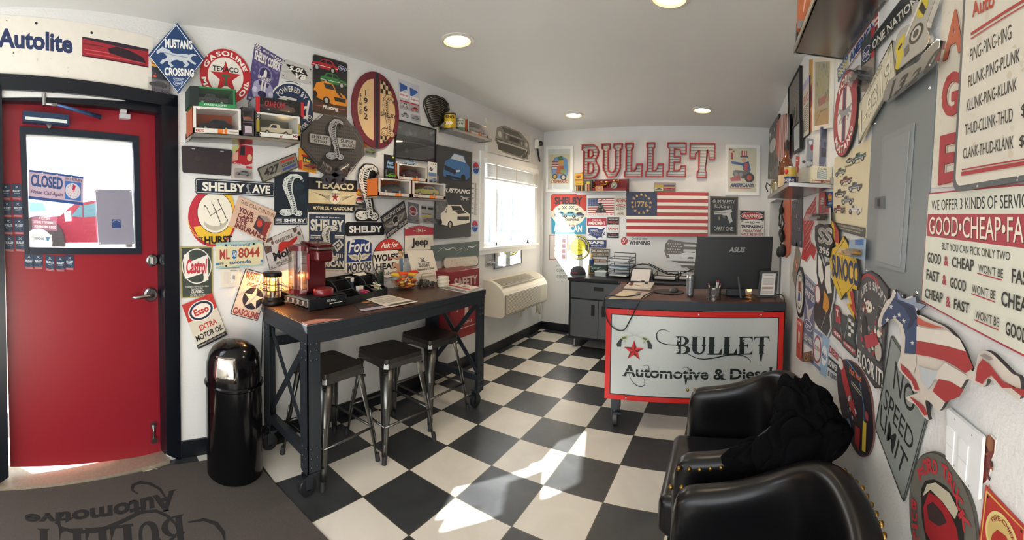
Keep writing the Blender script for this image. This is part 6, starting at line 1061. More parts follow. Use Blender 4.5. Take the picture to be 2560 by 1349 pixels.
S('amendment_sign', 'red, white and blue sign with a country map, THE 2ND AMENDMENT', 'sign', BW, [(1467.6, 545), (1516.5, 545), (1516, 618.5), (1468, 618)], 'e8e8e8', [('r', 0, 0, 1, .255, 'b03040'), ('t', 'THE 2ND', .26, .04, .72, .09, WH, 'b'), ('t', 'AMENDMENT', .06, .11, .94, .225, WH, 'h'), ('p', [(.08, .32), (.3, .32), (.55, .33), (.62, .37), (.78, .38), (.84, .33), (.94, .32), (.86, .42), (.8, .5), (.78, .58), (.8, .68), (.74, .64), (.6, .66), (.5, .7), (.4, .64), (.2, .6), (.08, .5), (.06, .4)], '2f4276'), ('t', 'KEEPING', .14, .39, .55, .45, WH, 'bi'), ('t', 'AMERICA', .07, .46, .96, .6, WH, 'hi'), ('t', 'AMERICA', .08, .465, .95, .6, '26386a', 'bi'), ('r', 0, .74, 1, 1, '26386a'), ('t', 'SAFE', .08, .77, .88, .88, WH, 'h'), ('t', '• SINCE 1791 •', .15, .92, .88, .97, WH, 'b')])
S('laugh_sign', 'black and white LAUGH AT YOURSELF sign', 'sign', BW, [(1518.7, 542.6), (1547.7, 542.6), (1547, 595), (1518.7, 594)], 'e8e6e2', [('r', 0, 0, 1, .36, '222225'), ('r', 0, .75, 1, 1, '222225'), ('t', 'LIFE IS TOO SHORT', .1, .07, .92, .12, WH, 'b'), ('t', 'SERIOUS', .08, .19, .92, .28, 'c04a50', 'b'), ('t', 'ALL THE TIME', .25, .31, .75, .34, WH), ('t', "SO IF YOU CAN'T", .1, .4, .9, .45, '3a3a3a', 'n'), ('t', 'LAUGH', .08, .49, .92, .61, 'b03038', 'h'), ('t', 'AT YOURSELF', .1, .65, .9, .7, '3a3a3a', 'n'), ('t', 'Call me', .2, .79, .75, .87, 'c04a60', 'i'), ('t', 'I WILL LAUGH AT YOU', .08, .9, .92, .95, WH, 'b')])
S('whining_sign', 'small white tin sign, CHARGE FOR WHINING, with a red 5 cent disc', 'sign', BW, [(1550.7, 591), (1628, 593), (1627, 615), (1550, 612)], 'e6e4de', [('e', .14, .5, .11, .44, 'b5303a'), ('t', '5', .08, .2, .16, .78, WH, 'b'), ('t', 'c', .17, .3, .215, .52, WH, 'b'), ('t', 'CHARGE FOR', .37, .08, .87, .33, '5a5a58', 'i'), ('t', 'WHINING', .29, .4, .97, .9, '2a3440', 'hs')])
S('round_sign', 'round yellow LIBERTY OR DEATH sign over the cap', 'sign', BW, [(1418, 617), (1445, 587), (1473.5, 617), (1446, 647)], '4a4a42', [('o', .5, .5, .49, 'd8cc30'), ('o', .5, .5, .46, '45463f'), ('o', .5, .5, .33, 'dccf2a'), ('a', 'LIBERTY OR DEATH', .5, .5, .36, -75, 75, .07, WH, 'h'), ('a', "DON'T TREAD ON ME", .5, .5, .44, 250, 110, .07, WH, 'h'), ('l', [(.3, .66), (.7, .64), (.4, .58), (.64, .52), (.42, .46), (.58, .4), (.5, .3)], .04, '9a9020')], ell=1, ly=2)
S('rules_sign', 'red bordered sign of stacked words bleached by the sunlight', 'sign', BW, [(1374, 587), (1418, 587), (1417, 650.6), (1373, 648)], 'd8d2cc', [('r', .72, .05, .93, .95, '3a2a30')] + [('r', .3, .08 + .105*i, .72, .135 + .105*i, 'c9b090') for i in range(8)] + [('t', w, .32, .09 + .105*i, .92, .14 + .105*i, '6a3a3a' if i % 2 else 'e8e0d8', 'b') for i, w in enumerate(('THE PLEDGE', 'ALLEGIANCE', 'AMERICA', 'REPUBLIC', 'ONE NATION', 'UNDER GOD', 'INDIVISIBLE', 'JUSTICE'))], rim='a04048', inset=.025)  # pale tones carry the washed-out look of the sun patch
S('sign', 'white sign with thin letters ending CORR, half behind the cabinet', 'sign', BW, [(1389, 652), (1424, 652), (1425, 700), (1390, 699.5)], 'dfe2de', [('t', 'The', .1, .02, .3, .12, '7a7f7c', 'n'), ('t', 'POLITICALLY', .08, .2, .98, .32, '8d928e', 'n'), ('t', 'CORRECT', .08, .4, .98, .58, '4a4e4c', 'n'), ('r', .08, .64, .98, .65, '7a7f7c'), ('t', 'CORRECT', .08, .72, .98, .92, '4a4e4c', 'n')], ly=0)
S('plank_sign', 'grey brown wooden plank sign with pale capitals behind the trays', 'sign', BW, [(1479, 620), (1524.5, 622), (1523.7, 642), (1478, 641)], '5f574f', [('t', 'GOD, GUNS & GUTS', .04, .14, .96, .48, 'd5cbb8', 'h'), ('t', 'MADE AMERICA FREE', .04, .58, .96, .86, 'b5a996', 'b')], th=.012)
S('plank_sign', 'narrow brown wooden plank sign just above the toy set box', 'sign', BW, [(1478, 646), (1518, 648), (1518, 655), (1478, 654)], '7a5442', [('t', "LET'S KEEP IT THAT WAY", .06, .22, .96, .78, 'd8cbb8', 'b')], th=.012)
framed('tin_sign', 'dark framed sign GUN SAFETY RULE 1 with a silver pistol', BW, [(1775, 490), (1845, 492), (1843, 586), (1775, 585)], '5a5240', [('t', 'GUN SAFETY', .06, .06, .94, .16, 'b5b2a8', 'n'), ('t', 'RULE #1:', .14, .19, .86, .3, 'b5b2a8', 'n'), ('p', [(.1, .4), (.62, .34), (.8, .32), (.84, .38), (.76, .44), (.86, .66), (.74, .72), (.62, .5), (.5, .5), (.4, .47), (.12, .48)], 'b9bbb8'), ('p', [(.44, .49), (.56, .5), (.55, .58), (.46, .56)], '5a5c5a'), ('r', .12, .42, .6, .435, '6a6c6a'), ('p', [(.28, .55), (.32, .52), (.36, .6), (.3, .64)], '8a8048'), ('t', 'CARRY ONE.', .1, .82, .9, .93, 'c9c6bc', 'n')], '23262a', cat='sign', inset=.035, th=.014, glass=False)
S('warning_sign', 'white WARNING no trespassing sign behind the monitor', 'sign', BW, [(1849, 525), (1912, 527), (1910, 605), (1850, 604)], 'e4e2dc', [('r', .02, .02, .98, .3, '1c1c1e'), ('e', .5, .165, .46, .12, 'e4e2dc'), ('e', .5, .165, .445, .11, 'b5303a'), ('t', 'WARNING', .1, .11, .9, .22, WH, 'b'), ('t', 'NO', .42, .34, .6, .42, '26262a', 'b'), ('r', .22, .375, .38, .39, '26262a'), ('r', .64, .375, .8, .39, '26262a'), ('t', 'TRESPASSING', .05, .46, .95, .56, '26262a', 'h'), ('t', 'VIOLATORS', .12, .61, .88, .69, 'a8303a', 'b'), ('t', 'WILL BE SHOT', .04, .72, .96, .8, 'a8303a', 'b'), ('o', .1, .35, .035, '8d8d88'), ('o', .92, .31, .03, '8d8d88')], rim='2a2a2c', inset=.008)
# steel cut-out map flag with a rifle
q = [(1663, 610), (1672, 598), (1690, 601), (1715, 605), (1742, 606), (1765, 612), (1790, 610), (1795, 640), (1775, 655), (1750, 662), (1740, 674), (1725, 675), (1718, 668), (1705, 668), (1698, 657), (1680, 652), (1667, 645), (1661, 628)]
g = sign('x', '', '', BW, q, '6f6a62', (), th=.006, build=0); w, h = g.size
art = [('o', .07 + .045*i + (.02 if j % 2 else 0), .14 + .09*j, .018, 'dcdfdf') for i in range(6) for j in range(5)] + [('r', .36, .14 + .17*j, .98, .22 + .17*j, 'd5d8d8') for j in range(3)] + [('p', [(.06, .62), (.3, .6), (.5, .62), (.98, .6), (.98, .66), (.5, .7), (.06, .7)], 'd5d8d8'), ('p', [(.08, .48), (.3, .46), (.36, .6), (.2, .66), (.1, .6)], 'd5d8d8'), ('p', [(.3, .46), (.42, .4), (.56, .42), (.6, .36), (.98, .4), (.98, .46), (.64, .48), (.62, .56), (.66, .7), (.56, .72), (.54, .56), (.46, .56), (.42, .64), (.34, .6)], 'e2e4e4'), ('r', .2, .78, .9, .84, 'd5d8d8')]
draw(g, art, g.PP, w, h, .006); tag(g.build('map_cutout'), 'grey steel map-shaped flag cutout with a rifle, left of the monitor', 'sign')
# ---------------- things on the cabinets ----------------
def cz(px, py): return hz(px, py, CZ)
def bolt_cap(): pass
t = thing('baseball_cap', 'dark grey baseball cap with red lettering on the corner cabinet', 'cap', (*cz(1440, 691).xy, CZ + .001)); c = cz(1440, 690); c = V((c.x, c.y + .06, CZ + .001)); CP = M('2f3034', .8, bump=.3, bs=700)
g = G(); g.lathe([(.088, 0), (.09, .03), (.082, .065), (.06, .092), (.03, .105), (1e-5, .108)], CP, c, 24, None, (1, 1)); g.build('crown', t, w=1)
g = G(); vs = []; 
for i in range(9):
    a = radians(-150 + 12.5*i + 40); d = V((cos(a), sin(a), 0)); vs += [c + d*.085 + V((0, 0, .012)), c + d*(.085 + .075*sin(pi*(i+.6)/9.2)) + V((0, 0, .004 - .0*i))]
g.add(vs, [(2*i, 2*i+1, 2*i+3, 2*i+2) for i in range(8)], M('3b3c40', .7)); g.build('visor', t, w=1, sol=.004)
g = G(); vs, fs = txt('BULLET', .03); a, b = 0, max(v[0] for v in vs); g.add([c + V(((.089 - .1*0)*cos(radians(-118 + 46*x/b)), .089*sin(radians(-118 + 46*x/b)), .035 + .024*y)) for x, y in vs], fs, 'b02a34'); g.build('lettering', t, w=1)
def place(px, py, z): p = hz(px, py, z); return V((p.x, p.y, z + .001))
t = thing('spray_can', 'blue and white spray can behind the cap', 'spray can', place(1456, 687, CZ)); g = G(); g.lathe([(.028, 0), (.028, .17), (.02, .19), (.012, .195)], M('8d9298', .3, .6), n=20); g.lathe([(.0284, .08), (.0284, .165)], '27406a', n=20); g.build('body', t); g = G(); g.lathe([(.012, .195), (.014, .2), (.01, .225), (.006, .24)], 'e0a83a', n=14); g.build('nozzle', t); t.location = V((*(place(1456, 687, CZ).xy + V((.05, .16))), CZ + .001))
boxb('toy_set_box', 'yellow edged box of toy vehicles leaning on the wall by the trays', 'box', (1471, 661), (1517, 686), .05, '2c342f', [('r', 0, 0, .07, 1, 'c9a63a'), ('r', .07, .85, 1, 1, '7a5a3a'), ('car', .15, .15, .55, .45, '3f8a6a'), ('car', .45, .4, .95, .7, 'd0d4d0'), ('spl', .1, .1, .98, .8, 14, .08, ['4a6a5a', 'c8ccc8', '8a9a94'], 6)], z0=CZ + .001, y=YB - .18)
x0, x1, za, zb = brect((1487, 679), (1514, 689), YB - .3); t = thing('small_tub', 'small clear tub in front of the toy set box', 'container', ((x0+x1)/2, YB - .26, CZ + .001)); g = G(); g.box((x0, YB - .3, CZ + .001), (x1, YB - .22, CZ + .045), M('cfd8d4', .2, alpha=.75)); g.box((x0 - .003, YB - .303, CZ + .045), (x1 + .003, YB - .217, CZ + .052), 'd9dfdc'); g.build('body', t, w=1)
WIRE = M('17181a', .4, .6)
# three-tier tray
p0, p1 = place(1516, 694, CZ), place(1578, 694, CZ); x0, x1 = p0.x, p1.x; y0, y1 = YB - .36, YB - .07
t = thing('letter_tray', 'three tier black wire letter tray with papers on the cabinets', 'letter tray', ((x0+x1)/2, (y0+y1)/2, CZ + .001)); g = G()
for x in (x0, x1):
    for y in (y0, y1): g.tube([(x, y, CZ + .001), (x, y, CZ + (.26 if y > y0 + .1 else .24))], .004, WIRE, 6)
g.tube([(x0, y1, CZ + .26), (x1, y1, CZ + .26)], .004, WIRE, 6); g.build('frame', t, w=1)
for i, z in enumerate((.02, .1, .18)):
    g = G(); zz0 = CZ + z
    for z2, rr_ in ((zz0 + .035, .003), (zz0 + .004, .0025)): g.tube([(x0, y0, z2), (x1, y0, z2), (x1, y1, z2), (x0, y1, z2)], rr_, WIRE, 6, True)
    g.add([(x0, y0, zz0 + .004), (x1, y0, zz0 + .004), (x1, y1, zz0 + .004), (x0, y1, zz0 + .004)], [(0, 1, 2, 3)], M('2b2c2e', .5, .5, alpha=.75)); sh_ = g.build('tray', t, w=1)
    s = thing('paper_stack', ('papers with a yellow folder in the lowest letter tray', 'bluish papers in the middle letter tray', 'white papers in the top letter tray')[i], 'papers', ((x0+x1)/2, (y0+y1)/2 - .02, zz0 + .006)); g = G(); T_ = Matrix.Rotation(.04*(i - 1), 4, 'Z')
    g2 = G(T_); g2.box((-.1, -.13, 0), (.1, .13, .012), ('d8dde2', 'b9c9dc', 'dfe3ea')[i]); 
    if i == 0: g2.box((-.105, -.135, -.0015), (.1, .12, -.0005), 'c9b25a')
    g2.build('sheets', s)
# wire stand with papers, document trays, cables to the right of it
t = thing('document_stand', 'wire stand holding a tilted paper, right of the tray tower', 'document stand', place(1600, 698, CZ)); A, B = place(1575, 702, CZ), place(1630, 702, CZ); y0 = A.y - .02; g = G()
for x in (A.x, B.x): g.tube([(x, y0, CZ + .005), (x, y0 + .1, CZ + .13), (x, y0 + .16, CZ + .005)], .004, WIRE, 6)
g.tube([(A.x, y0 + .1, CZ + .13), (B.x, y0 + .1, CZ + .13)], .004, WIRE, 6); g.build('frame', t, w=1)
g = G(); g.prism([(A.x + .012, y0 - .004, CZ + .006), (B.x - .012, y0 - .004, CZ + .006), (B.x - .012, y0 + .086, CZ + .12), (A.x + .012, y0 + .086, CZ + .12)], (0, -.003, .002), 'd6cfca'); tag(g.build('tilted_paper'), 'pale paper on the wire stand with a grey clip at its foot', 'paper')
for k, (pa, pb, lb) in enumerate((((1634, 700), (1692, 700), 'white papers in the low wire tray behind the desk'), ((1696, 701), (1738, 701), 'papers in the low wire tray next to the monitor'))):
    A, B = place(*pa, CZ), place(*pb, CZ); y0, y1 = A.y - .02, A.y + .22; t = thing('wire_tray', lb.replace('white papers in the low wire tray', 'low wire tray') .replace('papers in the low wire tray', 'low wire tray'), 'letter tray', ((A.x+B.x)/2, (y0+y1)/2, CZ)); g = G()
    for z in (.012, .055): g.tube([(A.x, y0, CZ + z), (B.x, y0, CZ + z), (B.x, y1, CZ + z + .02), (A.x, y1, CZ + z + .02)], .004, WIRE, 6, True)
    for x in (A.x, B.x):
        for y in (y0, y1): g.tube([(x, y, CZ + .0005), (x, y, CZ + .07)], .003, WIRE, 6)
    g.build('frame', t, w=1); g = G(); g.box((A.x + .012, y0 + .012, CZ + .018), (B.x - .012, y1 - .012, CZ + .036), 'd8d4d4'); tag(g.build('paper_stack'), lb, 'papers')
t = G(); a = place(1600, 690, CZ) + V((0, .2, .1)); pts = [place(1572, 690, CZ) + V((0, .0, .1))]
pts[0].y = YB - .045
for i in range(16): u = i/15; pts.append(V((-1.12 + .75*u, YB - .045 + .012*sin(9*u), CZ + .09 + .05*sin(7*u) - .02*u)))
t.tube(pts, .006, '151517'); t.tube([p + V((.02, -.006, .01)) for p in pts[5:]], .005, '1c1c1e'); tag(t.build('cable'), 'black cables strung along the cabinet backs', 'cable')
# ---------------- right wall ----------------
def qm(ox, oy, s): return lambda *pts: [(ox + s*x, oy + s*y) for x, y in pts]
A0, A1, A2, B0, B1 = qm(2130, 0, .2966), qm(2130, 380, .2966), qm(2130, 760, .4365), qm(1850, 100, .2966), qm(1850, 480, .3557)
CREAM = 'd8d0be'
# electrical panel
ep = [(2187, 268), (2350, 132), (2306, 752), (2165, 691)]
GP = M('7e8384', .4, .1, var=.03); g0 = sign('x', '', '', RW, ep, GP, (), th=.006, build=0); P = g0.PP
t = thing('electrical_panel', 'grey steel electrical panel with a closed door between signs', 'electrical panel', sum(g0.C, V((0, 0, 0)))/4)
g0.build('cover_plate', t, w=1, bev=.002)
inv_ = lambda px, py: RW.hit(px, py, .0085)
g = G(); q = [inv_(*p) for p in ((2209, 343), (2288, 306), (2262, 681), (2190, 661))]; g.prism([p + V((-.004, 0, 0)) for p in q], V((.004, 0, 0)), M('868b8c', .4, .1, var=.03)); dr = g.build('panel_door', t, w=1, bev=.002)
g = G(); q = [inv_(*p) + V((-.0045, 0, 0)) for p in ((2216, 357), (2279, 327), (2254, 668), (2196, 650))]; g.prism([p + V((-.003, 0, 0)) for p in q], V((.003, 0, 0)), M('8b9091', .4, .1, var=.03)); g.build('raised_field', dr, w=1, bev=.003)
g = G(); q = [inv_(*p) + V((-.008, 0, 0)) for p in A1((222, 385), (300, 372), (298, 478), (220, 475))]; g.prism([p + V((-.004, 0, 0)) for p in q], V((.004, 0, 0)), '5a5f61'); q = [inv_(*p) + V((-.0125, 0, 0)) for p in A1((245, 395), (270, 390), (268, 460), (245, 458))]; g.poly(q, BK); g.build('latch', dr, w=1)
for p in ((2324, 219), (2187, 308), (2167, 676), (2292, 732)): g = G(); g.sph(RW.hit(*p, .008), .006, CHROME, (.6, 1, 1), 10); g.build('screw', t, w=1)
# big signs by the camera
S('lettered_sign', 'tall cream sign with big red shaded letters spelling GARAGE downwards', 'sign', RW, [(2361, -30), (2423, -40), (2391, 466), (2332, 470)], CREAM, [('spl', .0, .0, 1, 1, 20, .02, ['d2c9b6', 'cfc5b1', 'd4ccba'], 3)] +
  sum([[('tq', ch, A0(*[(x + 14, y + 10) for x, y in Q]), 'c9b4a4', 'h'), ('tq', ch, A0(*[(x + 6, y + 4) for x, y in Q]), '4a3a3a', 'h'), ('tq', ch, A0(*Q), c, 'h')] for ch, Q, c in (('R', [(880, -370), (970, -430), (960, -70), (850, -20)], 'b8593c'), ('A', [(828, 105), (925, 55), (942, 425), (765, 520)], 'bb5f42'), ('G', [(768, 640), (918, 582), (905, 960), (756, 1000)], 'ab3c3e'), ('E', [(750, 1148), (885, 1112), (862, 1530), (730, 1560)], 'a83a42'))], []), ly=0, th=.004)
K_ = '3a3834'
S('menu_sign', 'dark framed cream sign listing engine noises PING, PLUNK, CLANK', 'sign', RW, [(2422, -60), (2640, -150), (2640, 442), (2391, 480)], 'd9d2c2', [('spl', .1, .1, 1, 1, 40, .018, ['d2c9b6', 'cec3ab', 'd5cdbc'], 5)] +
  [('tq', s, A0(*q), K_, 'n') for s, q in (('PING-PING-PING', [(1000, 415), (1345, 200), (1345, 330), (995, 528)]), ('PLUNK-PING-PLUNK', [(985, 640), (1420, 400), (1415, 520), (982, 740)]), ('KLUNK-PING-KLUNK', [(970, 845), (1395, 650), (1390, 760), (968, 945)]), ('THUD-CLUNK-THUD', [(957, 1050), (1360, 905), (1358, 1025), (955, 1143)]), ('CLANK-THUD-KLANK', [(942, 1250), (1368, 1140), (1365, 1250), (940, 1340)]), ('$', [(1432, 885), (1475, 865), (1472, 985), (1430, 1000)]), ('$', [(1418, 1150), (1462, 1130), (1460, 1240), (1416, 1252)]))] +
  [('tq', 'Auto', A0((1000, 40), (1200, -90), (1210, 60), (1020, 150)), 'b8482f', 'bi'), ('lq', A0((1008, 290), (1620, -90)), .012, 'b23f3a'), ('lq', A0((1008, 330), (1620, -40)), .006, 'b23f3a'), ('lq', A1((935, 150), (1600, 40)), .006, 'a83a40'), ('lq', A1((930, 185), (1600, 75)), .018, 'a83a40')], ly=1, th=.01, rim='5f6162', inset=.022, rc=.05)
FT = 'h'
S('choice_sign', 'cream and red sign, WE OFFER 3 KINDS OF SERVICE, GOOD CHEAP FAST', 'sign', RW, [(2324, 483), (2660, 452), (2660, 936), (2306, 752)], 'd8d8c8', [('pq', A1((640, 522), (1780, 520), (1780, 850), (630, 705)), 'a83c46')] +
  [('tq', s, A1(*q), c, st) for s, q, c, st in (('WE OFFER 3 KINDS OF SERVICE', [(672, 408), (1525, 342), (1525, 470), (672, 490)], '2e2e2e', 'n'), ('GOOD•CHEAP•FAST', [(659, 550), (1604, 552), (1604, 793), (656, 696)], '5a1a22', 'n'), ('GOOD•CHEAP•FAST', [(655, 545), (1600, 545), (1600, 785), (652, 690)], 'ece4d0', 'n'), ('BUT YOU CAN PICK ONLY TWO', [(763, 760), (1335, 840), (1333, 915), (762, 820)], K_, 'n'),
   ('GOOD', [(640, 840), (755, 862), (752, 950), (640, 930)], K_, 'b'), ('&', [(780, 872), (818, 880), (815, 962), (780, 955)], 'a83c46', 'b'), ('CHEAP', [(848, 880), (1033, 905), (1030, 1010), (845, 965)], K_, 'b'), ("WON'T BE", [(1070, 940), (1280, 985), (1278, 1062), (1070, 1010)], K_, 'n'), ('FAST', [(1355, 978), (1540, 1015), (1536, 1135), (1350, 1102)], K_, 'b'),
   ('FAST', [(635, 985), (742, 1012), (738, 1100), (632, 1075)], K_, 'b'), ('&', [(768, 1032), (805, 1040), (802, 1122), (768, 1115)], 'a83c46', 'b'), ('GOOD', [(835, 1050), (970, 1085), (968, 1180), (833, 1140)], K_, 'b'), ("WON'T BE", [(1020, 1110), (1220, 1165), (1217, 1245), (1018, 1180)], K_, 'n'), ('CHEAP', [(1270, 1165), (1540, 1245), (1535, 1375), (1265, 1290)], K_, 'b'),
   ('CHEAP', [(625, 1145), (775, 1185), (772, 1275), (622, 1225)], K_, 'b'), ('&', [(800, 1212), (840, 1222), (836, 1308), (798, 1298)], 'a83c46', 'b'), ('FAST', [(870, 1230), (1000, 1272), (996, 1362), (867, 1320)], K_, 'b'))] +
  [('tq', "WON'T BE", A2((715, 30), (850, 75), (848, 130), (712, 80)), K_, 'n'), ('tq', 'GOOD', A2((890, 95), (1015, 140), (1010, 228), (887, 172)), K_, 'b'), ('lq', A1((1067, 1020), (1278, 1078)), .008, 'a83c46'), ('lq', A1((1016, 1190), (1217, 1262)), .008, 'a83c46'), ('lq', A2((710, 88), (848, 146)), .008, 'a83c46')], rim='a83c46', inset=.012, th=.004, ly=0)
S('licence_topper', 'black plate lettered ONE NATION near the ceiling', 'sign', RW, [(2178, 100), (2300, -58), (2302, -2), (2178, 134)], '22272a', [('tq', 'ONE NATION', A0((172, 350), (545, -45), (560, 15), (175, 425)), 'd5d2c4', 's'), ('l', [(.005, .05), (.995, .05), (.995, .95), (.005, .95), (.005, .05)], .03, '6a6e70')], ly=2)
S('bumper_plate', 'blue and white plate lettered AMERICA with a flag end', 'sign', RW, [(2096, 172), (2199, 30), (2198, 70), (2097, 206)], 'cfd2cc', [('r', 0, 0, 1, .07, 'a8343e'), ('r', 0, .93, 1, 1, 'a8343e'), ('p', [(0, 0), (.33, 0), (.25, 1), (0, 1)], '2f4a7c'), ('chk', .02, .1, .3, .9, 9, 7, 'b9c6d8'), ('t', 'God Bless', .03, .2, .33, .75, 'd8c86a', 'i'), ('t', 'AMERICA', .37, .18, .93, .84, '2a4a8c', 'h'), ('flag', .94, .08, 1, .92, 5)], ly=0)
blister('toy_pack', 'card with a blue oval badge and clear box jutting out by the AMERICA plate', RW, [(2154, 108), (2187, 62), (2186, 222), (2154, 230)], '6a6058', [('r', 0, 0, 1, .5, '3a4248'), ('r', .75, 0, 1, .5, 'a8343a')] + ovl(.42, .33, .36, .13, 'Ford', '24345e', 'd5d8dc') + [('r', 0, .5, 1, 1, '8a7f74')], '3a3c40', bx=(-.2, .62, .95, .9), dep=.06, ly=2)
o = S('oval_sign', 'tall oval red and white sign with a silver horse and bars', 'sign', RW, [(2090, 290), (2132, 166), (2150, 240), (2112, 392)], 'a23a44', [('e', .5, .5, .3, .33, 'dcd8d0'), ('r', .44, .18, .56, .82, '3a4a6e'), ('r', .42, .18, .46, .82, 'a8343e'), ('r', .54, .18, .58, .82, 'a8343e'), ('horse', .2, .38, .85, .62, '8a8d90'), ('a', 'FORD', .5, .5, .365, -38, 38, .085, WH, 'h'), ('a', 'MUSTANG', .5, .5, .45, 238, 122, .085, WH, 'h')], ell=1, ly=1, th=.01, rim='1f1d1f', inset=.012)
S('license_plate', 'chrome framed licence plate numbered 1-9319 in the right wall cluster', 'license plate', RW, [(2151, 262), (2236, 98), (2245, 193), (2149, 362)], 'cbc5ae', [('t', '1-9319', .07, .3, .93, .86, '7a765f', 'h'), ('t', '1-9319', .065, .29, .925, .85, 'ddd8c2', 'n'), ('t', 'COLORADO', .3, .08, .72, .2, '8a866c', 'b'), ('t', '19', .04, .07, .12, .2, '8a866c'), ('t', '59', .88, .07, .96, .2, '8a866c')], rim=M('d5d2c4', .12, 1), inset=.05, ly=3, th=.006, rc=.06)
# chrome badge: striped insect-like racing emblem, kept generic
q = A0((395, 410), (410, 320), (450, 260), (500, 225), (545, 200), (540, 90), (560, 35), (600, 20), (640, -10), (700, -40), (745, -60), (740, 10), (690, 150), (668, 240), (690, 330), (650, 420), (560, 490), (470, 560), (420, 590), (400, 520))
S('chrome_badge', 'chrome badge with yellow stripes and a wheel above the slanted numerals', 'emblem', RW, sm(q), 'a7a49a', [('p', [(.02, .55), (.12, .4), (.26, .38), (.3, .5), (.22, .62), (.26, .75), (.12, .98), (.03, .9), (.08, .72)], 'c9b62a'), ('p', [(.55, .22), (.68, .12), (.82, .12), (.84, .28), (.74, .42), (.62, .36)], 'c9b62a'), ('p', [(.62, .2), (.7, .14), (.8, .34), (.74, .4)], '1e1c1a'), ('p', [(.1, .56), (.2, .52), (.22, .56), (.12, .62)], '1e1c1a'), ('p', [(.3, .46), (.72, .0), (.76, .03), (.34, .5)], 'd8d6cc'), ('e', .58, .6, .17, .15, '2a2a2a'), ('e', .58, .6, .12, .11, 'b9b6ac'), ('e', .58, .6, .07, .065, '3a3a3a'), ('p', [(.28, .7), (.4, .66), (.42, .8), (.3, .84)], '6a6862')], th=.012, ly=3, side=CHROME, rim=M('c5c3bb', .15, 1), inset=.015)
q = A0((298, 862), (300, 800), (345, 690), (470, 600), (600, 530), (640, 465), (765, 340), (790, 350), (780, 420), (735, 520), (600, 640), (520, 705), (440, 765), (330, 855))
S('numeral_emblem', 'chrome slanted numerals 1320 over the electrical panel', 'emblem', RW, q, '85827a', [('tq', '1', A0((325, 700), (375, 660), (355, 790), (305, 850)), '33312d', 'hi'), ('tq', '3', A0((385, 680), (485, 600), (450, 720), (350, 820)), '33312d', 'hi'), ('tq', '2', A0((500, 620), (595, 550), (560, 670), (455, 745)), '33312d', 'hi'), ('tq', '0', A0((640, 490), (762, 380), (720, 520), (595, 650)), '33312d', 'hi')], th=.014, ly=4, side=CHROME, rim=M('c9c7c0', .15, 1), inset=.03)
S('poster', 'cream poster of old pickup trucks left of the electrical panel', 'poster', RW, [(2088, 395), (2180, 346), (2166, 594), (2082, 571)], 'd3c8a6', [('t', 'Ford', .44, .13, .56, .17, 'e8e4da')] + ovl(.48, .13, .09, .035, 'Ford', '23242c', 'd8d4c4') + [('t', 'TRUCKS', .36, .18, .6, .205, '5a5240', 'b')] + [('trk', x, y, x + .36, y + .105, c, '2a2a2a') for x, y, c in ((.04, .17, '5d6354'), (.55, .08, '4f6a66'), (.23, .3, '7a4238'), (.06, .45, '3a3c38'), (.5, .4, '5a6064'), (.3, .55, '7d7f80'), (.06, .66, '7a3038'), (.52, .66, 'c9c8c2'))] + [('tl', x, y, x + .14, y + .012, 1, '6a6248') for x, y in ((.14, .285), (.66, .195), (.35, .415), (.17, .565), (.6, .515))] + [('tl', .3, .68, .46, .78, 5, '7a7258'), ('r', 0, .9, 1, 1, '4a4a46'), ('t', "SIX DECADES OF AMERICA'S PREMIER TRUCK", .03, .915, .97, .94, 'c9c2a8', 'n'), ('tl', .1, .95, .9, .98, 1, '9a947e')], th=.003, ly=0)
S('short_sign', 'die-cut grey sign LIFE IS SHORT, FLOOR IT with a bony driver', 'sign', RW, [(2151, 700), (2160, 686), (2180, 676), (2200, 688), (2226, 722), (2222, 790), (2216, 860), (2204, 970), (2192, 970), (2178, 950), (2150, 905), (2146, 850), (2148, 780)], '4d4b4c', [('a', 'LIFE IS SHORT.', .55, .6, .44, -42, 42, .07, 'b5b2b0', 'h'), ('p', col_ell(.42, .12, .3, .09, 10, -80, 80) + col_ell(.42, .13, .27, .07, 10, -80, 80)[::-1], 'a83a42'), ('spl', .12, .26, .88, .74, 60, .035, ['d8d2c0', '8f8a80', 'e6e0d0', '3a3838', 'a8343e'], 7), ('e', .42, .33, .12, .055, 'd8d2c0'), ('o', .37, .33, .014, BK), ('o', .46, .335, .014, BK), ('e', .78, .66, .13, .1, '2a2829'), ('e', .78, .66, .1, .08, 'b5aea0'), ('e', .3, .55, .1, .12, '2a2829'), ('p', [(.3, .62), (.7, .52), (.8, .6), (.4, .72)], 'a8343e'), ('t', 'FLOOR IT!', .08, .79, .95, .93, 'd8d4cc', 'b')], th=.006, ly=1, rim='2a2526', inset=.01)
S('diamond_sign', 'tilted steel sign NO SPEED LIMIT below the flag horse', 'sign', RW, A2((230, 165), (472, 545), (303, 1145), (135, 705)), '8a908c', [('tq', 'NO', A2((250, 320), (375, 520), (345, 640), (235, 480)), '2a2e2e', 'n'), ('tq', 'SPEED', A2((195, 475), (360, 745), (340, 850), (178, 585)), '2a2e2e', 'n'), ('tq', 'LIMIT', A2((168, 570), (325, 890), (290, 990), (160, 680)), '2a2e2e', 'n'), ('l', [(.03, .02), (.97, .02), (.97, .98), (.03, .98), (.03, .02)], .012, '3a3e3e')], th=.003, rc=.05, ly=0, rim=M('6d7370', .3, .6), inset=.01)
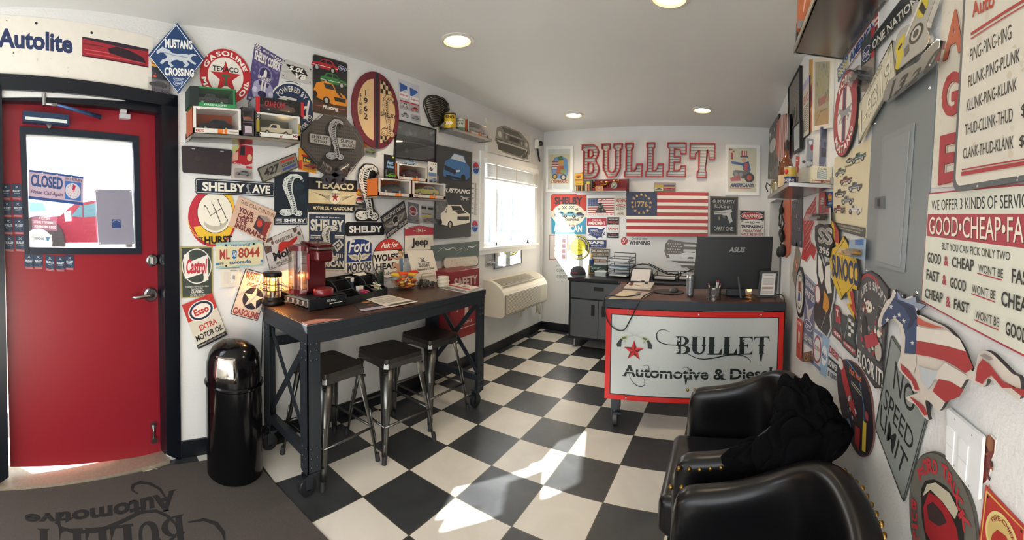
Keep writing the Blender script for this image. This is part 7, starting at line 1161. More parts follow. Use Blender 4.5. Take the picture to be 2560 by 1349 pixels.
# horse cut-out painted as a waving flag
C7 = qm(1880, 680, .4497)
q = C7((715, 285), (722, 302), (738, 298), (765, 265), (802, 262), (835, 295), (850, 360), (842, 460), (828, 505), (838, 545), (893, 605), (912, 655), (940, 668), (880, 688), (888, 712), (932, 738)) + A2((430, 640), (458, 658), (455, 640), (440, 550), (470, 560), (512, 605), (535, 590), (560, 550), (620, 510), (655, 460), (680, 425), (720, 440), (765, 470), (790, 455), (805, 420), (860, 460), (930, 510), (985, 535), (985, 420), (940, 390), (880, 330), (820, 275), (775, 262), (745, 285), (735, 330), (715, 380), (690, 340), (660, 260), (610, 180), (550, 125), (470, 90), (415, 62)) + C7((940, 238), (933, 213), (970, 182), (915, 165), (911, 130), (862, 148), (856, 124), (832, 142), (806, 95), (788, 140), (760, 165), (728, 235))
g = sign('x', '', '', RW, sm(q), 'cfc6ba', (), th=.009, ly=2, build=0, rim=None, side='2a2424'); w, h = g.size
C7p = lambda c, *p: ('pq', C7(*p), c)
fa = [C7p('3a4a6c', (718, 285), (726, 300), (765, 262), (802, 258), (838, 292), (853, 360), (848, 450), (915, 455), (922, 300), (918, 245), (905, 185), (860, 160), (806, 105), (790, 142), (730, 235)), C7p('8d98aa', (806, 98), (832, 145), (860, 150), (911, 135), (915, 168), (966, 183), (932, 212), (900, 185), (850, 165), (812, 150)), C7p('26324c', (785, 150), (850, 170), (900, 200), (915, 250), (890, 300), (860, 320), (880, 260), (850, 200))] + \
  [C7p('cfccc2', (x - 12, y - 4), (x - 3, y - 5), (x + 1, y - 15), (x + 4, y - 5), (x + 13, y - 3), (x + 5, y + 4), (x + 8, y + 15), (x, y + 7), (x - 8, y + 14), (x - 4, y + 4)) for x, y in ((845, 270), (893, 392), (775, 190), (820, 235), (795, 250), (755, 265))] + \
  [C7p('bb5a48', (922, 245), (955, 270), (1020, 295), (1080, 310), (1020, 312), (950, 298), (922, 290)), C7p('d9d2c6', (920, 300), (1010, 320), (1090, 322), (1160, 370), (1195, 440), (1100, 412), (1000, 392), (918, 378)), C7p('a33a3c', (918, 380), (1000, 393), (1100, 413), (1195, 440), (1235, 530), (1190, 560), (1140, 525), (1080, 492), (1000, 470), (915, 455)),
   C7p('cfc6ba', (850, 455), (915, 458), (920, 500), (905, 560), (850, 520)), C7p('a33a3c', (830, 505), (870, 540), (915, 600), (935, 655), (912, 655), (893, 605), (838, 548)), C7p('d2cac0', (925, 515), (1000, 540), (1040, 545), (1080, 500), (1190, 565), (1205, 580), (1170, 640), (1060, 600), (1020, 590)), C7p('a33a3c', (1045, 592), (1110, 605), (1185, 650), (1160, 690), (1080, 720), (1010, 660)), C7p('b9c0c4', (930, 520), (1000, 545), (1040, 547), (1020, 600), (985, 650), (965, 620), (940, 590), (945, 560)), C7p('a33a3c', (882, 690), (905, 700), (960, 740), (985, 790), (965, 795), (930, 745)),
   C7p('a33a3c', (1262, 520), (1290, 480), (1330, 510), (1400, 600), (1500, 680), (1560, 705), (1560, 660), (1480, 640), (1400, 640), (1340, 570), (1310, 590), (1290, 620), (1250, 600)), C7p('8f8880', (1275, 460), (1300, 450), (1350, 480), (1330, 490))]
def inv2(p):
    hp = RW.hit(*p, .0012 + 2*.0055 + .009); o = g.C[0]; return ((hp - o).dot(RW.h)/w, -(hp.z - o.z)/h)
draw(g, [(it[0][0], [inv2(p) for p in it[1]], *it[2:]) for it in fa], g.PP, w, h, .009)
tag(g.build('horse_cutout'), 'die-cut galloping horse painted as a waving striped flag', 'sign')
o = S('switch_plate', 'white double rocker switch plate at the right edge', 'light switch', RW, A2((562, 588), (767, 757), (741, 1120), (560, 880)), 'dfe1e2', [('o', .25, .09, .018, '8d8f90'), ('o', .74, .1, .018, '8d8f90'), ('o', .26, .93, .018, '8d8f90'), ('o', .73, .94, .018, '8d8f90')], th=.008, ly=1, rc=.03)
for q in (A2((578, 682), (622, 722), (608, 912), (572, 868)), A2((648, 755), (702, 802), (684, 1000), (642, 948))): S('rocker', None, None, RW, q, 'e8eaeb', [('r', 0, .5, 1, .52, 'c9cbcd')], th=.016, parent=o)
S('sticker', 'dark red and brown figure sticker peeking from behind the switch plate', 'sticker', RW, A2((768, 760), (800, 745), (828, 775), (822, 850), (800, 900), (795, 960), (770, 1020), (745, 1030), (752, 900)), '6e2a26', [('e', .55, .16, .3, .14, '8a5a3a'), ('spl', .1, .2, .9, .95, 16, .06, ['4a201c', '8f3a2e', 'a8683a'], 5)], th=.002, rim='d8d2c8', inset=.02)
FTO = A2((340, 1130), (345, 1060), (362, 970), (395, 880), (450, 843), (510, 850), (580, 905), (640, 1000), (690, 1110), (720, 1220), (735, 1400), (700, 1560), (600, 1650), (480, 1600), (390, 1450), (350, 1300))
S('round_sign', 'large round grey truck sign with red lettering, cut by the bottom edge', 'sign', RW, sm(FTO), '66645c', [('pq', A2((395, 1060), (420, 1010), (470, 1000), (540, 1040), (600, 1120), (640, 1230), (645, 1400), (600, 1500), (500, 1480), (430, 1380), (400, 1220)), '2a2826'), ('pq', A2((405, 1100), (430, 1030), (480, 1020), (560, 1080), (610, 1180), (590, 1230), (520, 1130), (450, 1060)), 'b5b09a'), ('pq', A2((410, 1160), (440, 1075), (500, 1110), (560, 1190), (600, 1280), (620, 1400), (560, 1440), (480, 1400), (420, 1300)), '96262c'), ('pq', A2((430, 1150), (465, 1130), (520, 1190), (545, 1250), (500, 1270), (440, 1230)), '3a2c2c')] +
  [('tq', c, A2(*q), 'b0353c', 'h') for c, q in (('F', [(375, 945), (405, 930), (415, 1000), (390, 1015)]), ('O', [(400, 890), (432, 880), (442, 970), (412, 985)]), ('R', [(430, 878), (462, 880), (468, 965), (438, 965)]), ('D', [(462, 885), (492, 895), (494, 975), (468, 970)]), ('T', [(515, 905), (552, 930), (548, 1010), (520, 985)]), ('R', [(555, 950), (590, 985), (580, 1055), (548, 1020)]), ('U', [(588, 1010), (620, 1060), (605, 1120), (576, 1075)]), ('C', [(612, 1075), (645, 1130), (622, 1190), (596, 1135)]), ('K', [(640, 1170), (700, 1290), (655, 1320), (612, 1200)]), ('B', [(345, 1110), (378, 1130), (376, 1180), (345, 1165)]), ('U', [(346, 1180), (380, 1195), (380, 1245), (350, 1232)]), ('I', [(350, 1250), (382, 1260), (384, 1285), (352, 1278)]), ('L', [(355, 1290), (386, 1300), (390, 1345), (360, 1340)]))], th=.006, rim='4a4842', inset=.01)
S('fire_sign', 'red and yellow bordered sign with a helmet, cut by the lower right corner', 'sign', RW, A2((770, 1035), (1010, 1285), (985, 1620), (725, 1420)), 'b03a34', [('l', [(.05, .05), (.95, .05), (.95, .95), (.05, .95), (.05, .05)], .03, 'd0b25a'), ('e', .5, .5, .38, .36, 'd8c884'), ('e', .5, .5, .33, .31, 'c9b070'), ('a', 'FIRE-CHIEF', .5, .52, .26, -60, 60, .07, '8a2a2a', 'b'), ('p', [(.3, .55), (.4, .42), (.6, .4), (.7, .52), (.74, .62), (.28, .66)], 'a8322e'), ('o', .1, .1, .02, BK), ('o', .9, .1, .02, BK)], th=.003)
S('round_sign', 'oval neon style sign with a red hot rod behind the jacket', 'sign', RW, sm(qm(1400, 900, .336)((2072, 60), (2090, 20), (2130, -10), (2200, 20), (2260, 90), (2320, 240), (2342, 420), (2345, 580), (2320, 680), (2285, 716), (2230, 700), (2170, 600), (2120, 450), (2080, 250))), '26222a', [('l', [(.3, .06), (.62, .1), (.78, .36), (.8, .6)], .015, '3f8ac0'), ('tq', 'Hot Rod', qm(1400, 900, .336)((2150, 35), (2240, 120), (2248, 170), (2155, 95)), 'd06a3a', 'i'), ('tl', .45, .24, .72, .3, 2, 'b5a890'), ('p', [(.04, .12), (.2, .14), (.5, .46), (.6, .52), (.62, .62), (.45, .6), (.2, .4)], 'b0262c'), ('e', .12, .2, .08, .07, 'd8d4cc'), ('spl', .36, .42, .62, .74, 24, .03, ['c9ccd0', '6a7078', '2f3238'], 5), ('e', .43, .8, .09, .09, '17171a'), ('e', .43, .8, .06, .06, '5f86b0'), ('p', [(.6, .7), (.72, .66), (.72, .92), (.6, .9)], 'a8262e'), ('p', [(.78, .52), (.86, .5), (.86, .82), (.78, .86)], 'd0b23a'), ('e', .86, .42, .04, .05, '8a3a40')], th=.006, ly=0, rim='5f3a34', inset=.012)
S('checker_emblem', 'crossed racing flags sign with 454 and TURBO-JET plates', 'sign', RW, B1((662, 785), (690, 800), (715, 860), (760, 880), (775, 860), (825, 915), (805, 1030), (820, 1110), (815, 1165), (730, 1080), (722, 1060), (655, 1000), (660, 880)), '3a4240', [('pq', B1((668, 790), (700, 815), (712, 930), (672, 910)), 'a8323a'), ('pq', B1((715, 850), (765, 880), (735, 990), (712, 960)), '3f4648')] + [('pq', B1((765 + 18*(i + .5*(j % 2)*2 % 2), 885 + 25*j + 12*i), (783 + 18*(i + (j % 2)), 895 + 25*j + 12*i), (781 + 18*(i + (j % 2)), 918 + 25*j + 12*i), (763 + 18*(i + (j % 2)), 908 + 25*j + 12*i)), 'd8d4cc') for j in range(5) for i in (0,)] + [('lq', B1((728, 1060), (770, 870)), .02, 'b9c2bc'), ('lq', B1((690, 800), (722, 1050)), .02, 'b9c2bc'), ('pq', B1((660, 950), (720, 1010), (718, 1050), (658, 995)), '9a2f38'), ('tq', '454', B1((664, 965), (712, 1010), (712, 1036), (662, 990)), 'd8d4cc', 'h'), ('pq', B1((732, 1035), (818, 1110), (815, 1150), (732, 1075)), '9a2f38'), ('tq', 'TURBO-JET', B1((738, 1050), (812, 1115), (810, 1138), (736, 1072)), 'd8d4cc', 'h'), ('tq', 'T', B1((678, 820), (700, 830), (702, 880), (680, 870)), 'd8d4cc', 'h')], th=.006, ly=1)
# yellow diamond with a red arrow through it
q = B1((650, 185), (700, 270), (705, 375), (740, 308), (830, 450), (856, 585), (838, 690), (800, 680), (822, 905), (765, 790), (790, 780), (760, 700), (722, 757), (670, 640), (638, 480), (650, 400), (690, 380), (660, 290))
S('arrow_diamond_sign', 'yellow diamond sign crossed by a red arrow', 'sign', RW, q, 'd2ae2c', [('pq', B1((652, 200), (694, 280), (698, 365), (664, 345), (668, 280)), 'a8322e'), ('pq', B1((770, 700), (795, 690), (818, 880), (768, 790), (788, 785)), 'a8322e'), ('lq', B1((742, 325), (640, 480), (720, 745), (850, 590), (742, 325)), .01, '2a2a30'), ('tq', 'SUNOCO', B1((648, 432), (840, 500), (838, 672), (650, 590)), '26305a', 'h')], th=.008, ly=2, rim='3a342a', inset=.01)
blister('toy_pack', 'clear blister with an amber toy car over the yellow diamond point', RW, B1((770, 335), (885, 330), (880, 480), (765, 450)), '8fa6b8', [('r', .4, 0, .9, .3, '3a6aa8'), ('spl', .1, .1, .9, .5, 8, .06, ['d8d4cc', 'b5803a'], 4)], 'b5842e', bx=(-.05, .45, .95, .85), dep=.045, ly=4)
S('emblem', 'black emblem with silver SS over 396', 'emblem', RW, B1((545, 240), (575, 222), (600, 235), (640, 225), (658, 260), (655, 380), (640, 460), (565, 430), (545, 330)), '1d1d1f', [('tq', 'SS', B1((550, 245), (652, 250), (650, 378), (548, 355)), 'c2beb4', 'h'), ('tq', 'SS', B1((553, 248), (649, 254), (647, 372), (551, 350)), '8d8a82', 'n'), ('tq', '396', B1((556, 378), (632, 395), (628, 452), (558, 425)), 'd8d4cc', 'b')], th=.014, ly=3)
blister('toy_pack', 'clear blister with a dark toy car jutting out above the SS emblem', RW, B1((545, 120), (640, 110), (640, 225), (548, 225)), 'b5b2aa', [('r', .1, .0, .9, .3, 'a8343a')], '4a4a3e', bx=(-.2, .3, .95, .8), dep=.06, ly=4)
blister('toy_pack', 'blue card with an orange flame logo under the lower right shelf', RW, B1((616, 0), (654, -5), (652, 140), (614, 150)), '2a5a9a', [('p', [(.1, .15), (.5, .05), (.9, .2), (.9, .4), (.2, .45)], 'd8732c'), ('t', 'Hot', .2, .18, .8, .36, 'f0d040', 'hi'), ('car', .1, .5, .9, .62, 'b5b8bc')], '6a7078', bx=(.1, .62, .95, .95), dep=.03)
S('red_tag_sign', 'narrow red tag with a pale badge under the lower right shelf', 'sign', RW, B1((560, 0), (600, -5), (606, 125), (580, 150), (556, 120)), 'a83a38', [('r', .3, .3, .7, .6, 'c9c6bc'), ('tl', .32, .34, .68, .56, 3, '4a4a4a')], th=.004, ly=2)
S('wing_cutout', 'red winged cutout with white feather lines under the shelf', 'sign', RW, B1((540, 20), (545, 150), (500, 300), (505, 350), (545, 400), (525, 480), (500, 440), (470, 490), (432, 470), (442, 410), (450, 330), (445, 200), (470, 130), (520, 60)), 'b5302c', [('lq', B1((540, 40 + 40*i), (452 + 3*i, 190 + 38*i)), .008, 'e0d8cc') for i in range(7)] + [('lq', B1((450, 400), (500, 330)), .008, 'e0d8cc')], th=.004, ly=0, rim='e0d8cc', inset=.008)
S('racer_sign', 'tall die-cut black sign with white and orange swooping shapes', 'sign', RW, B1((548, 420), (575, 430), (600, 520), (618, 480), (640, 490), (648, 590), (675, 640), (668, 740), (640, 870), (645, 960), (620, 1020), (560, 960), (525, 900), (528, 800), (560, 680), (545, 560)), '2b2a2c', [('p', [(.15, .02), (.35, .1), (.5, .3), (.4, .4), (.2, .3)], 'd8d5ce'), ('p', [(.55, .15), (.78, .1), (.82, .3), (.9, .42), (.7, .46), (.55, .35)], 'd8d5ce'), ('e', .2, .56, .17, .13, '8a3038'), ('e', .2, .56, .13, .11, 'd8d5ce'), ('p', [(.55, .45), (.75, .5), (.82, .6), (.7, .7), (.5, .68)], 'c98a2c'), ('l', [(.45, .95), (.6, .8), (.7, .66)], .008, 'd8d5ce')], th=.006, ly=1, rim='c9c6be', inset=.01)
S('pennant_sign', 'small faded diamond plate with an orange emblem near the corner', 'sign', RW, B1((400, 345), (432, 450), (395, 690), (370, 580)), '8a8072', [('e', .5, .45, .28, .16, 'b5623a'), ('t', '16', .3, .4, .7, .5, 'd8cbb8', 'h')], th=.004)
S('oval_sign', 'oval white and navy ringed sign with a dark red hat, by the desk', 'sign', RW, B1((395, 700), (425, 520), (456, 680), (428, 890)), '25272c', [('e', .5, .5, .42, .42, 'd5d0c4'), ('e', .5, .5, .3, .34, '26303e'), ('e', .5, .5, .27, .31, 'd5d0c4'), ('p', [(.35, .3), (.62, .28), (.66, .48), (.36, .5)], '8a302c'), ('p', [(.4, .52), (.6, .5), (.64, .66), (.36, .7)], '4a5a86'), ('a', 'GASOLINE', .5, .5, .36, -60, 60, .05, '26303e', 'b')], ell=1, ly=1, th=.005)
S('parts_sign', 'worn grey and blue GENUINE PARTS sign', 'sign', RW, B1((462, 575), (537, 652), (520, 1112), (445, 1052)), '8d8f9c', [('r', .06, .03, .94, .97, '5a6080'), ('t', 'GENUINE', .08, .06, .92, .14, 'd0ccc4', 'b'), ('t', 'PARTS', .1, .19, .9, .3, 'd0ccc4', 'b'), ('p', [(.1, .32), (.5, .46), (.9, .34), (.6, .6), (.4, .6)], 'b5b2ae'), ('e', .5, .69, .38, .08, 'd0ccc4'), ('e', .5, .69, .34, .065, '2f4276'), ('t', 'Ford', .25, .65, .75, .73, 'd0ccc4', 'bi'), ('t', 'USED HERE', .1, .84, .9, .94, 'd0ccc4', 'b')], th=.003)
S('red_sign', 'tall narrow orange red sign below the oval hat sign', 'sign', RW, B1((403, 880), (442, 910), (432, 1185), (398, 1150)), 'b8432e', [('p', [(.3, .3), (.7, .32), (.6, .6), (.35, .6)], 'd0b8a0'), ('t', 'STP', .15, .06, .85, .16, 'e0d8cc', 'b'), ('r', .1, .7, .9, .73, '7a2a22')], th=.003, ly=2)
S('pump_sign', 'rounded red, white and blue sign beside the worn parts sign', 'sign', RW, B1((530, 955), (585, 1000), (572, 1260), (505, 1200)), 'c9c6c4', [('e', .5, .5, .46, .38, '9a4a58'), ('e', .5, .5, .36, .31, 'd2cfca'), ('t', 'RED CROWN', .12, .42, .88, .54, '9a3a48', 'b'), ('r', 0, .9, 1, 1, '6a7aa0'), ('r', 0, 0, 1, .1, '6a7aa0')], th=.003, rc=.1)
S('brown_sign', 'small brown sign with a gold ring at the foot of the wall cluster', 'sign', RW, B1((443, 1130), (504, 1115), (500, 1195), (440, 1190)), '6a3a26', [('e', .5, .5, .25, .4, 'a8823a'), ('e', .5, .5, .17, .28, '5a3020')], th=.003, ly=3)
S('diesel_sign', 'blue and white DIESEL POWER sign with a white oval', 'sign', RW, B1((587, 985), (712, 1130), (692, 1349), (562, 1272)), 'c9ccd0', [('r', 0, 0, .42, 1, '8fb2cc'), ('e', .2, .5, .17, .25, 'dfe2e4'), ('t', 'Mack', .06, .42, .34, .58, '4a6a9a', 'bi'), ('t', 'DIESEL', .46, .1, .97, .3, 'a83a40', 'h'), ('r', .44, .4, .98, .7, '2a2c34'), ('t', 'POWER', .47, .46, .96, .64, 'd8d8d8', 'h'), ('t', 'IS KING', .5, .78, .94, .92, '4a4a50', 'b')], th=.003)
# far end of the wall
S('photo_poster', 'dark photo poster of trucks and crests on the wall by the opening', 'poster', RW, [(1981, 502), (2008, 494), (2006, 619), (1979, 612)], '3a3d48', [('spl', .05, .05, .95, .95, 40, .05, ['5a6a9a', '8a8d94', '6a3038', 'b5b8bc', '2a2c34', '4a5a80'], 4)], th=.004)
S('framed_poster', 'black and white car poster in the far right corner under the ceiling', 'poster', RW, [(1924, 330), (1952, 284), (1951, 450), (1923, 447)], '4a4a4a', [('spl', 0, .1, 1, .95, 30, .08, ['8d8d8d', '2c2c2c', 'c9c9c9', '6a6a6a'], 4), ('e', .5, .4, .3, .12, 'b5b5b5')], th=.02, side=BK)
q = [(1945, 345), (1948, 310), (1958, 289), (1972, 284), (1975, 300), (1974, 390), (1965, 406), (1952, 402), (1946, 380)]
g = sign('grille_emblem', '', '', RW, q, 'a8443c', [('r', .1 + .12*i, .03, .15 + .12*i, .97, 'c9c6be') for i in range(2, 8)], th=.02, ly=5, side=CHROME, build=0); tag(g.build('grille_emblem'), 'oval chrome barred emblem with a red side, below the corner poster', 'emblem')
framed('framed_print', 'dark framed print with gold specks and blue wave lines', RW, [(1976, 220), (2006, 164), (2006, 330), (1975, 345)], BK, [('spl', .0, .0, .6, .7, 60, .02, ['a8863a', '8a6a2e', 'c9a55a'], 6), ('l', [(.5, .2), (.8, .35), (.6, .6), (.85, .8)], .02, '5a7a9a', .5), ('l', [(.6, .3), (.9, .45), (.7, .7)], .015, '5a7a9a', .5)], '3a3a38', inset=.02, th=.02)
framed('framed_certificate', 'small black framed pale certificate over the lower right shelf', RW, [(1987, 318), (2007, 298), (2007, 372), (1988, 386)], BK, [('tl', .15, .2, .85, .8, 7, '9aa6a8')], 'c5cfd0', inset=.05, th=.02, ly=3)
S('tall_sign', 'tall white sign with red and black print beside the specked print', 'sign', RW, [(2009, 215), (2026, 188), (2025, 334), (2009, 348)], 'c9c4b8', [('t', 'SERVICE', .1, .25, .9, .4, 'a8343a', 'b'), ('tl', .1, .45, .9, .92, 12, '5a5a5a'), ('r', 0, 0, 1, .12, 'a8a4c0')], th=.006, ly=1, rim=BK, inset=.01)
S('poster', 'narrow orange, red and yellow poster under the top shelf', 'poster', RW, [(2024, 150), (2039, 146), (2037, 320), (2024, 334)], 'c99a48', [('p', [(0, .4), (1, .3), (1, .62), (0, .7)], 'a8442e'), ('p', [(.3, .45), (.9, .4), (.8, .58), (.3, .6)], '7a2030'), ('p', [(0, .75), (1, .66), (1, 1), (0, 1)], 'b5603a'), ('spl', 0, 0, 1, .35, 10, .05, ['d8b65a', 'b58438'], 3)], th=.004)
framed('framed_print', 'white framed yellow and grey hot rod print under the top shelf', RW, [(2040, 146), (2088, 143), (2083, 320), (2038, 328)], 'd5d0c2', [('spl', .05, .03, .95, .7, 40, .07, ['8a9a4a', 'c9c25a', '6a7468', '9a9a90', 'b5b878'], 8), ('p', [(.2, .6), (.7, .52), (.85, .62), (.3, .7)], 'b0584a'), ('p', [(0, .8), (.5, .72), (1, .78), (1, 1), (0, 1)], 'c9a05a'), ('l', [(.1, .95), (.4, .78), (.8, .74)], .03, '6a6a60', .5)], 'c2bb96', inset=.06, th=.018)
# right wall shelves
steel_shelf('top right steel shelf seen from below, cut by the top edge', .25, XR - .001, 1.17, 1.66, 2.112, 2.14); steel_shelf('lower right steel shelf with bottles and toy boxes', .262, XR - .001, 1.77, 2.68, 1.578, 1.598)
ob, (x0, x1, za, zb, y) = boxb('toy_carton', 'orange carton standing on the top right shelf', 'box', (1999, -70), (2026, 20), .03, 'b5623a', [('l', [(.3, .3), (.6, .4), (.4, .7)], .04, 'd8a080', .5), ('r', 0, .85, 1, 1, '7a7670')], z0=2.1405, y=1.5)
t = thing('toy_figure', 'clear pack with a dark blue edge overhanging the top right shelf', 'toy pack', (.3, 1.58, 2.1405)); g = G(); g.box((.252, 1.58, 2.1405), (.3, 1.62, 2.215), FILM); g.box((.252, 1.58, 2.1405), (.256, 1.62, 2.215), '2f2f48'); g.build('pack', t, w=1)
SZ = 1.5985
def rp(px, py, y): return by(px, py, y)
t = thing('lantern_tin', 'small tin with a wire handle at the far end of the lower right shelf', 'tin', (.315, 2.6, SZ)); g = G(); g.lathe([(.044, 0), (.046, .004), (.046, .075), (.04, .085)], M('8d8a70', .35, .6), n=24); g.lathe([(.04, .085), (.042, .095), (.01, .1)], M('5f5c4a', .35, .7), n=24); g.build('body', t); g = G(); g.tube([(-.046, 0, .06), (-.07, 0, .08), (-.075, 0, .05), (-.06, 0, .02)], .004, M('4a4840', .4, .8)); g.build('handle', t)
t = thing('liquor_bottle', 'amber bottle with a dark cap on the lower right shelf', 'bottle', (.335, 2.36, SZ)); AMB = M('6e3a1c', .08, coat=.5); g = G(); g.lathe([(.03, 0), (.04, .01), (.044, .12), (.042, .16), (.03, .19), (.016, .21), (.015, .26)], AMB, n=24); g.build('glass_body', t); g = G(); g.lathe([(.0452, .03), (.0455, .1)], 'c9b08a', n=24); g.build('paper_label', t); g = G(); g.lathe([(.0165, .245), (.0165, .29), (.004, .31)], '2a1e1a', n=18); g.build('cap', t)
t = can('blue and gold soda can style oil can on the lower right shelf', (.325, 2.12, SZ), .033, .115, M('24345e', .3, .4), [(.55, .97, 'c9a844')], group='cans on the lower right shelf'); wrap_text('ENGINE', .0336, 180, 300, .035, .05, 'd8d4cc', t); wrap_text('OIL', .0336, 200, 280, .012, .028, 'd8d4cc', t); g = G(); g.sph((-.024, -.02, .088), .013, 'c23a40', (1, 1, 1.1), 10); g.build('round_logo', t)
t, r = boxb('toy_carton', 'cream box with red script and window on the near end of the lower right shelf', 'box', (2031, 414), (2079, 466), .09, 'd0c6a8', [('t', 'Coca-Cola', .3, .08, .72, .2, '3a342c', 'i'), ('r', .25, .24, .75, .72, '8a9088'), ('chk', .27, .27, .73, .7, 3, 8, 'b9c0b8'), ('r', .02, .8, .98, .86, '9a4a48'), ('p', [(.42, .78), (.58, .78), (.54, .96), (.46, .96)], '7a3038'), ('r', .02, .92, .98, .95, '9a4a48')], z0=SZ, y=1.79)
t, r = boxb('display_case', 'clear display case with a white toy car beside the cream box', 'display case', (2006, 418), (2029, 466), .1, M('b5b0a0', .2, alpha=.5), [('r', 0, .88, 1, 1, '3a3c40')], z0=SZ, y=1.84)
t = thing('toy_pack', 'tall purple clam pack standing above the cream box', 'toy car pack', (.42, 1.93, SZ), 0, 'packs on the lower right shelf'); A, B = rp(2052, 316, 1.93), rp(2081, 414, 1.93); g = G(); g.box((A.x, 1.93, SZ), (B.x, 1.945, A.z), M('5a5f86', .3, alpha=.85)); draw(g, [('r', .1, .02, .6, .2, '2a3050'), ('e', .55, .7, .22, .13, 'b5a8b8'), ('e', .55, .7, .17, .1, '8a3a40'), ('spl', .1, .25, .7, .5, 8, .08, ['1d1d22', '3a3a48'], 3)], lambda x, y, d: V((A.x + (B.x - A.x)*x, 1.93 - d, A.z - (A.z - SZ)*y)), B.x - A.x, A.z - SZ, .0003); g.build('card', t, w=1); g = G(); g.box((A.x - .004, 1.905, SZ), (B.x + .004, 1.929, A.z - .02), FILM); g.build('clam_shell', t, w=1)
for px0, px1, py0, y, c1, lb in ((2018, 2034, 345, 2.02, '8d8f94', 'grey clear toy pack standing behind the display case'), (1990, 2010, 390, 2.2, 'b04a44', 'red and white toy pack behind the soda style can'), (2000, 2020, 385, 2.12, 'c9c6c0', 'white toy pack with red arrows behind the display case')):
    A, B = rp(px0, py0, y), rp(px1, py0, y); t = thing('toy_pack', lb, 'toy car pack', ((A.x+B.x)/2, y, SZ), 0, 'packs on the lower right shelf'); g = G(); g.box((A.x, y, SZ), (B.x, y + .004, A.z), c1); draw(g, [('spl', .05, .05, .95, .9, 10, .08, ['d8d4cc', 'a8343a', '4a4a50'], int(px0))], lambda u, v, d: V((A.x + (B.x-A.x)*u, y - d, A.z - (A.z-SZ)*v)), B.x - A.x, A.z - SZ, .0003); g.build('card', t, w=1); g = G(); g.box((A.x + .004, y - .028, SZ), (B.x - .004, y - .001, SZ + (A.z - SZ)*.5), FILM); g.build('blister', t, w=1)
# orange board with hooks and a headset by the opening
q = B1((312, 45), (360, 48), (365, 300), (355, 430), (330, 460), (312, 440))
S('pegboard', 'orange hanging board with black wires beside the wall opening', 'board', RW, q, 'b5573a', [('spl', .3, .05, .9, .3, 5, .03, ['c97a5a'], 3)], th=.012)
t = thing('headset', 'black headset and cords hanging on the orange board', 'headset', RW.hit(1952, 600, .03)); g = G()
for a in (((285, 120), (275, 180), (285, 250)), ((290, 140), (310, 220), (285, 300)), ((300, 60), (280, 130), (275, 240)), ((280, 270), (300, 320), (285, 370))): g.tube([RW.hit(*B1(p)[0], .035) for p in a], .006, BLACK)
g.build('cords', t, w=1)
for c, r in (((290, 130), .028), ((290, 290), .032), ((295, 320), .03), ((300, 410), .04), ((275, 420), .035)): g = G(); g.sph(RW.hit(*B1(c)[0], .035), r, M('18181a', .6), (.7, 1, 1.3), 10); g.build('ear_cup', t, w=1)
# ---------------- things on the coffee table ----------------
TZ = .882
def tp(px, py, dz=.001): p = hz(px, py, TZ); return V((p.x, p.y, TZ + dz))
MB = M('1c1a18', .4, .6)
lc = tp(682, 759); t = thing('cage_lantern', 'small black cage lantern lamp glowing orange on the table corner', 'lamp', lc)
g = G(); g.lathe([(.068, 0), (.07, .006), (.068, .02), (.056, .03), (.052, .045)], MB, n=28); g.build('base', t)
g = G(); g.lathe([(.058, .168), (.06, .172), (.06, .19), (.056, .194)], MB, n=28); g.build('lid', t)
g = G()
for i in range(6): a = pi/3*i + .3; g.cyl((.054*cos(a), .054*sin(a), .04), (.054*cos(a), .054*sin(a), .17), .0028, MB, 6)
for z in (.088, .125): g.tube([(.066*cos(2*pi*i/24), .066*sin(2*pi*i/24), z) for i in range(24)], .0025, MB, 6, True)
g.build('cage', t); g = G(); g.lathe([(.046, .045), (.046, .168)], GLASS, n=28, cap=0); g.build('glass_chimney', t)
g = G(); g.lathe([(.014, .045), (.014, .075)], '3a3228', n=14); g.build('bulb_socket', t); g = G(); g.lathe([(.011, .075), (.014, .09), (.014, .13), (.008, .145), (1e-5, .149)], M('ff9136', .4, emit=6), n=14); g.build('bulb', t)
lamp('lantern_glow', 'POINT', lc + V((0, 0, .157)), 7, (1, .42, .1), shadow_soft_size=.005)
g = G(); pts = [lc + V((-.06, 0, .01)), lc + V((-.075, -.03, .006)), V((tx0 + .06, ty0 - .006, TZ - .005)), V((tx0 + .04, ty0 - .012, TZ - .1)), V((tx0 + .02, ty0 - .015, .5)), V((XL + .03, ty0 - .02, .25))]; g.tube(pts, .0035, BK); tag(g.build('lamp_cord'), 'thin black cord running down from the cage lantern', 'cord')
# coffee pod drawer with the red brewer on top
a, b = tp(773, 780), tp(867, 763); u = (b - a); u.z = 0; W = u.length; u.normalize(); n = V((u.y, -u.x, 0)); n = n if n.x > 0 else -n
F = Matrix((u, -n, V((0, 0, 1)))).transposed().to_4x4(); F.translation = V((a.x, a.y, TZ))
dk_, dh = .30, .075; dr = thing('pod_drawer', 'black coffee pod drawer under the red brewer', 'drawer unit', a + u*W/2 - n*dk_/2)
g = G(F); g.box((0, .01, dh - .006), (W, dk_, dh), BLKMET); g.box((0, dk_ - .004, .006), (W, dk_, dh), BLKMET); g.box((W - .004, .01, .006), (W, dk_, dh), BLKMET); g.build('top_shell', dr, w=1, bev=.002)
g = G(F); g.box((0, 0, .006), (W, .01, dh - .008), BLKMET); pf = g.build('drawer_front', dr, w=1, bev=.002)
g = G(F); g.tube([(W*.5, -.002, .03), (W*.5, -.014, .03), (W*.82, -.014, .033), (W*.82, -.002, .033)], .004, CHROME); g.build('handle', pf, w=1)
g = G(); draw(g, [('t', 'KEURIG', .46, .22, .68, .4, 'c9c9c6', 'b')], lambda x, y, d: F @ V((W*x, -d, (dh - .008)*(1-y))), W, dh, .0002); g.build('lettering', pf, w=1)
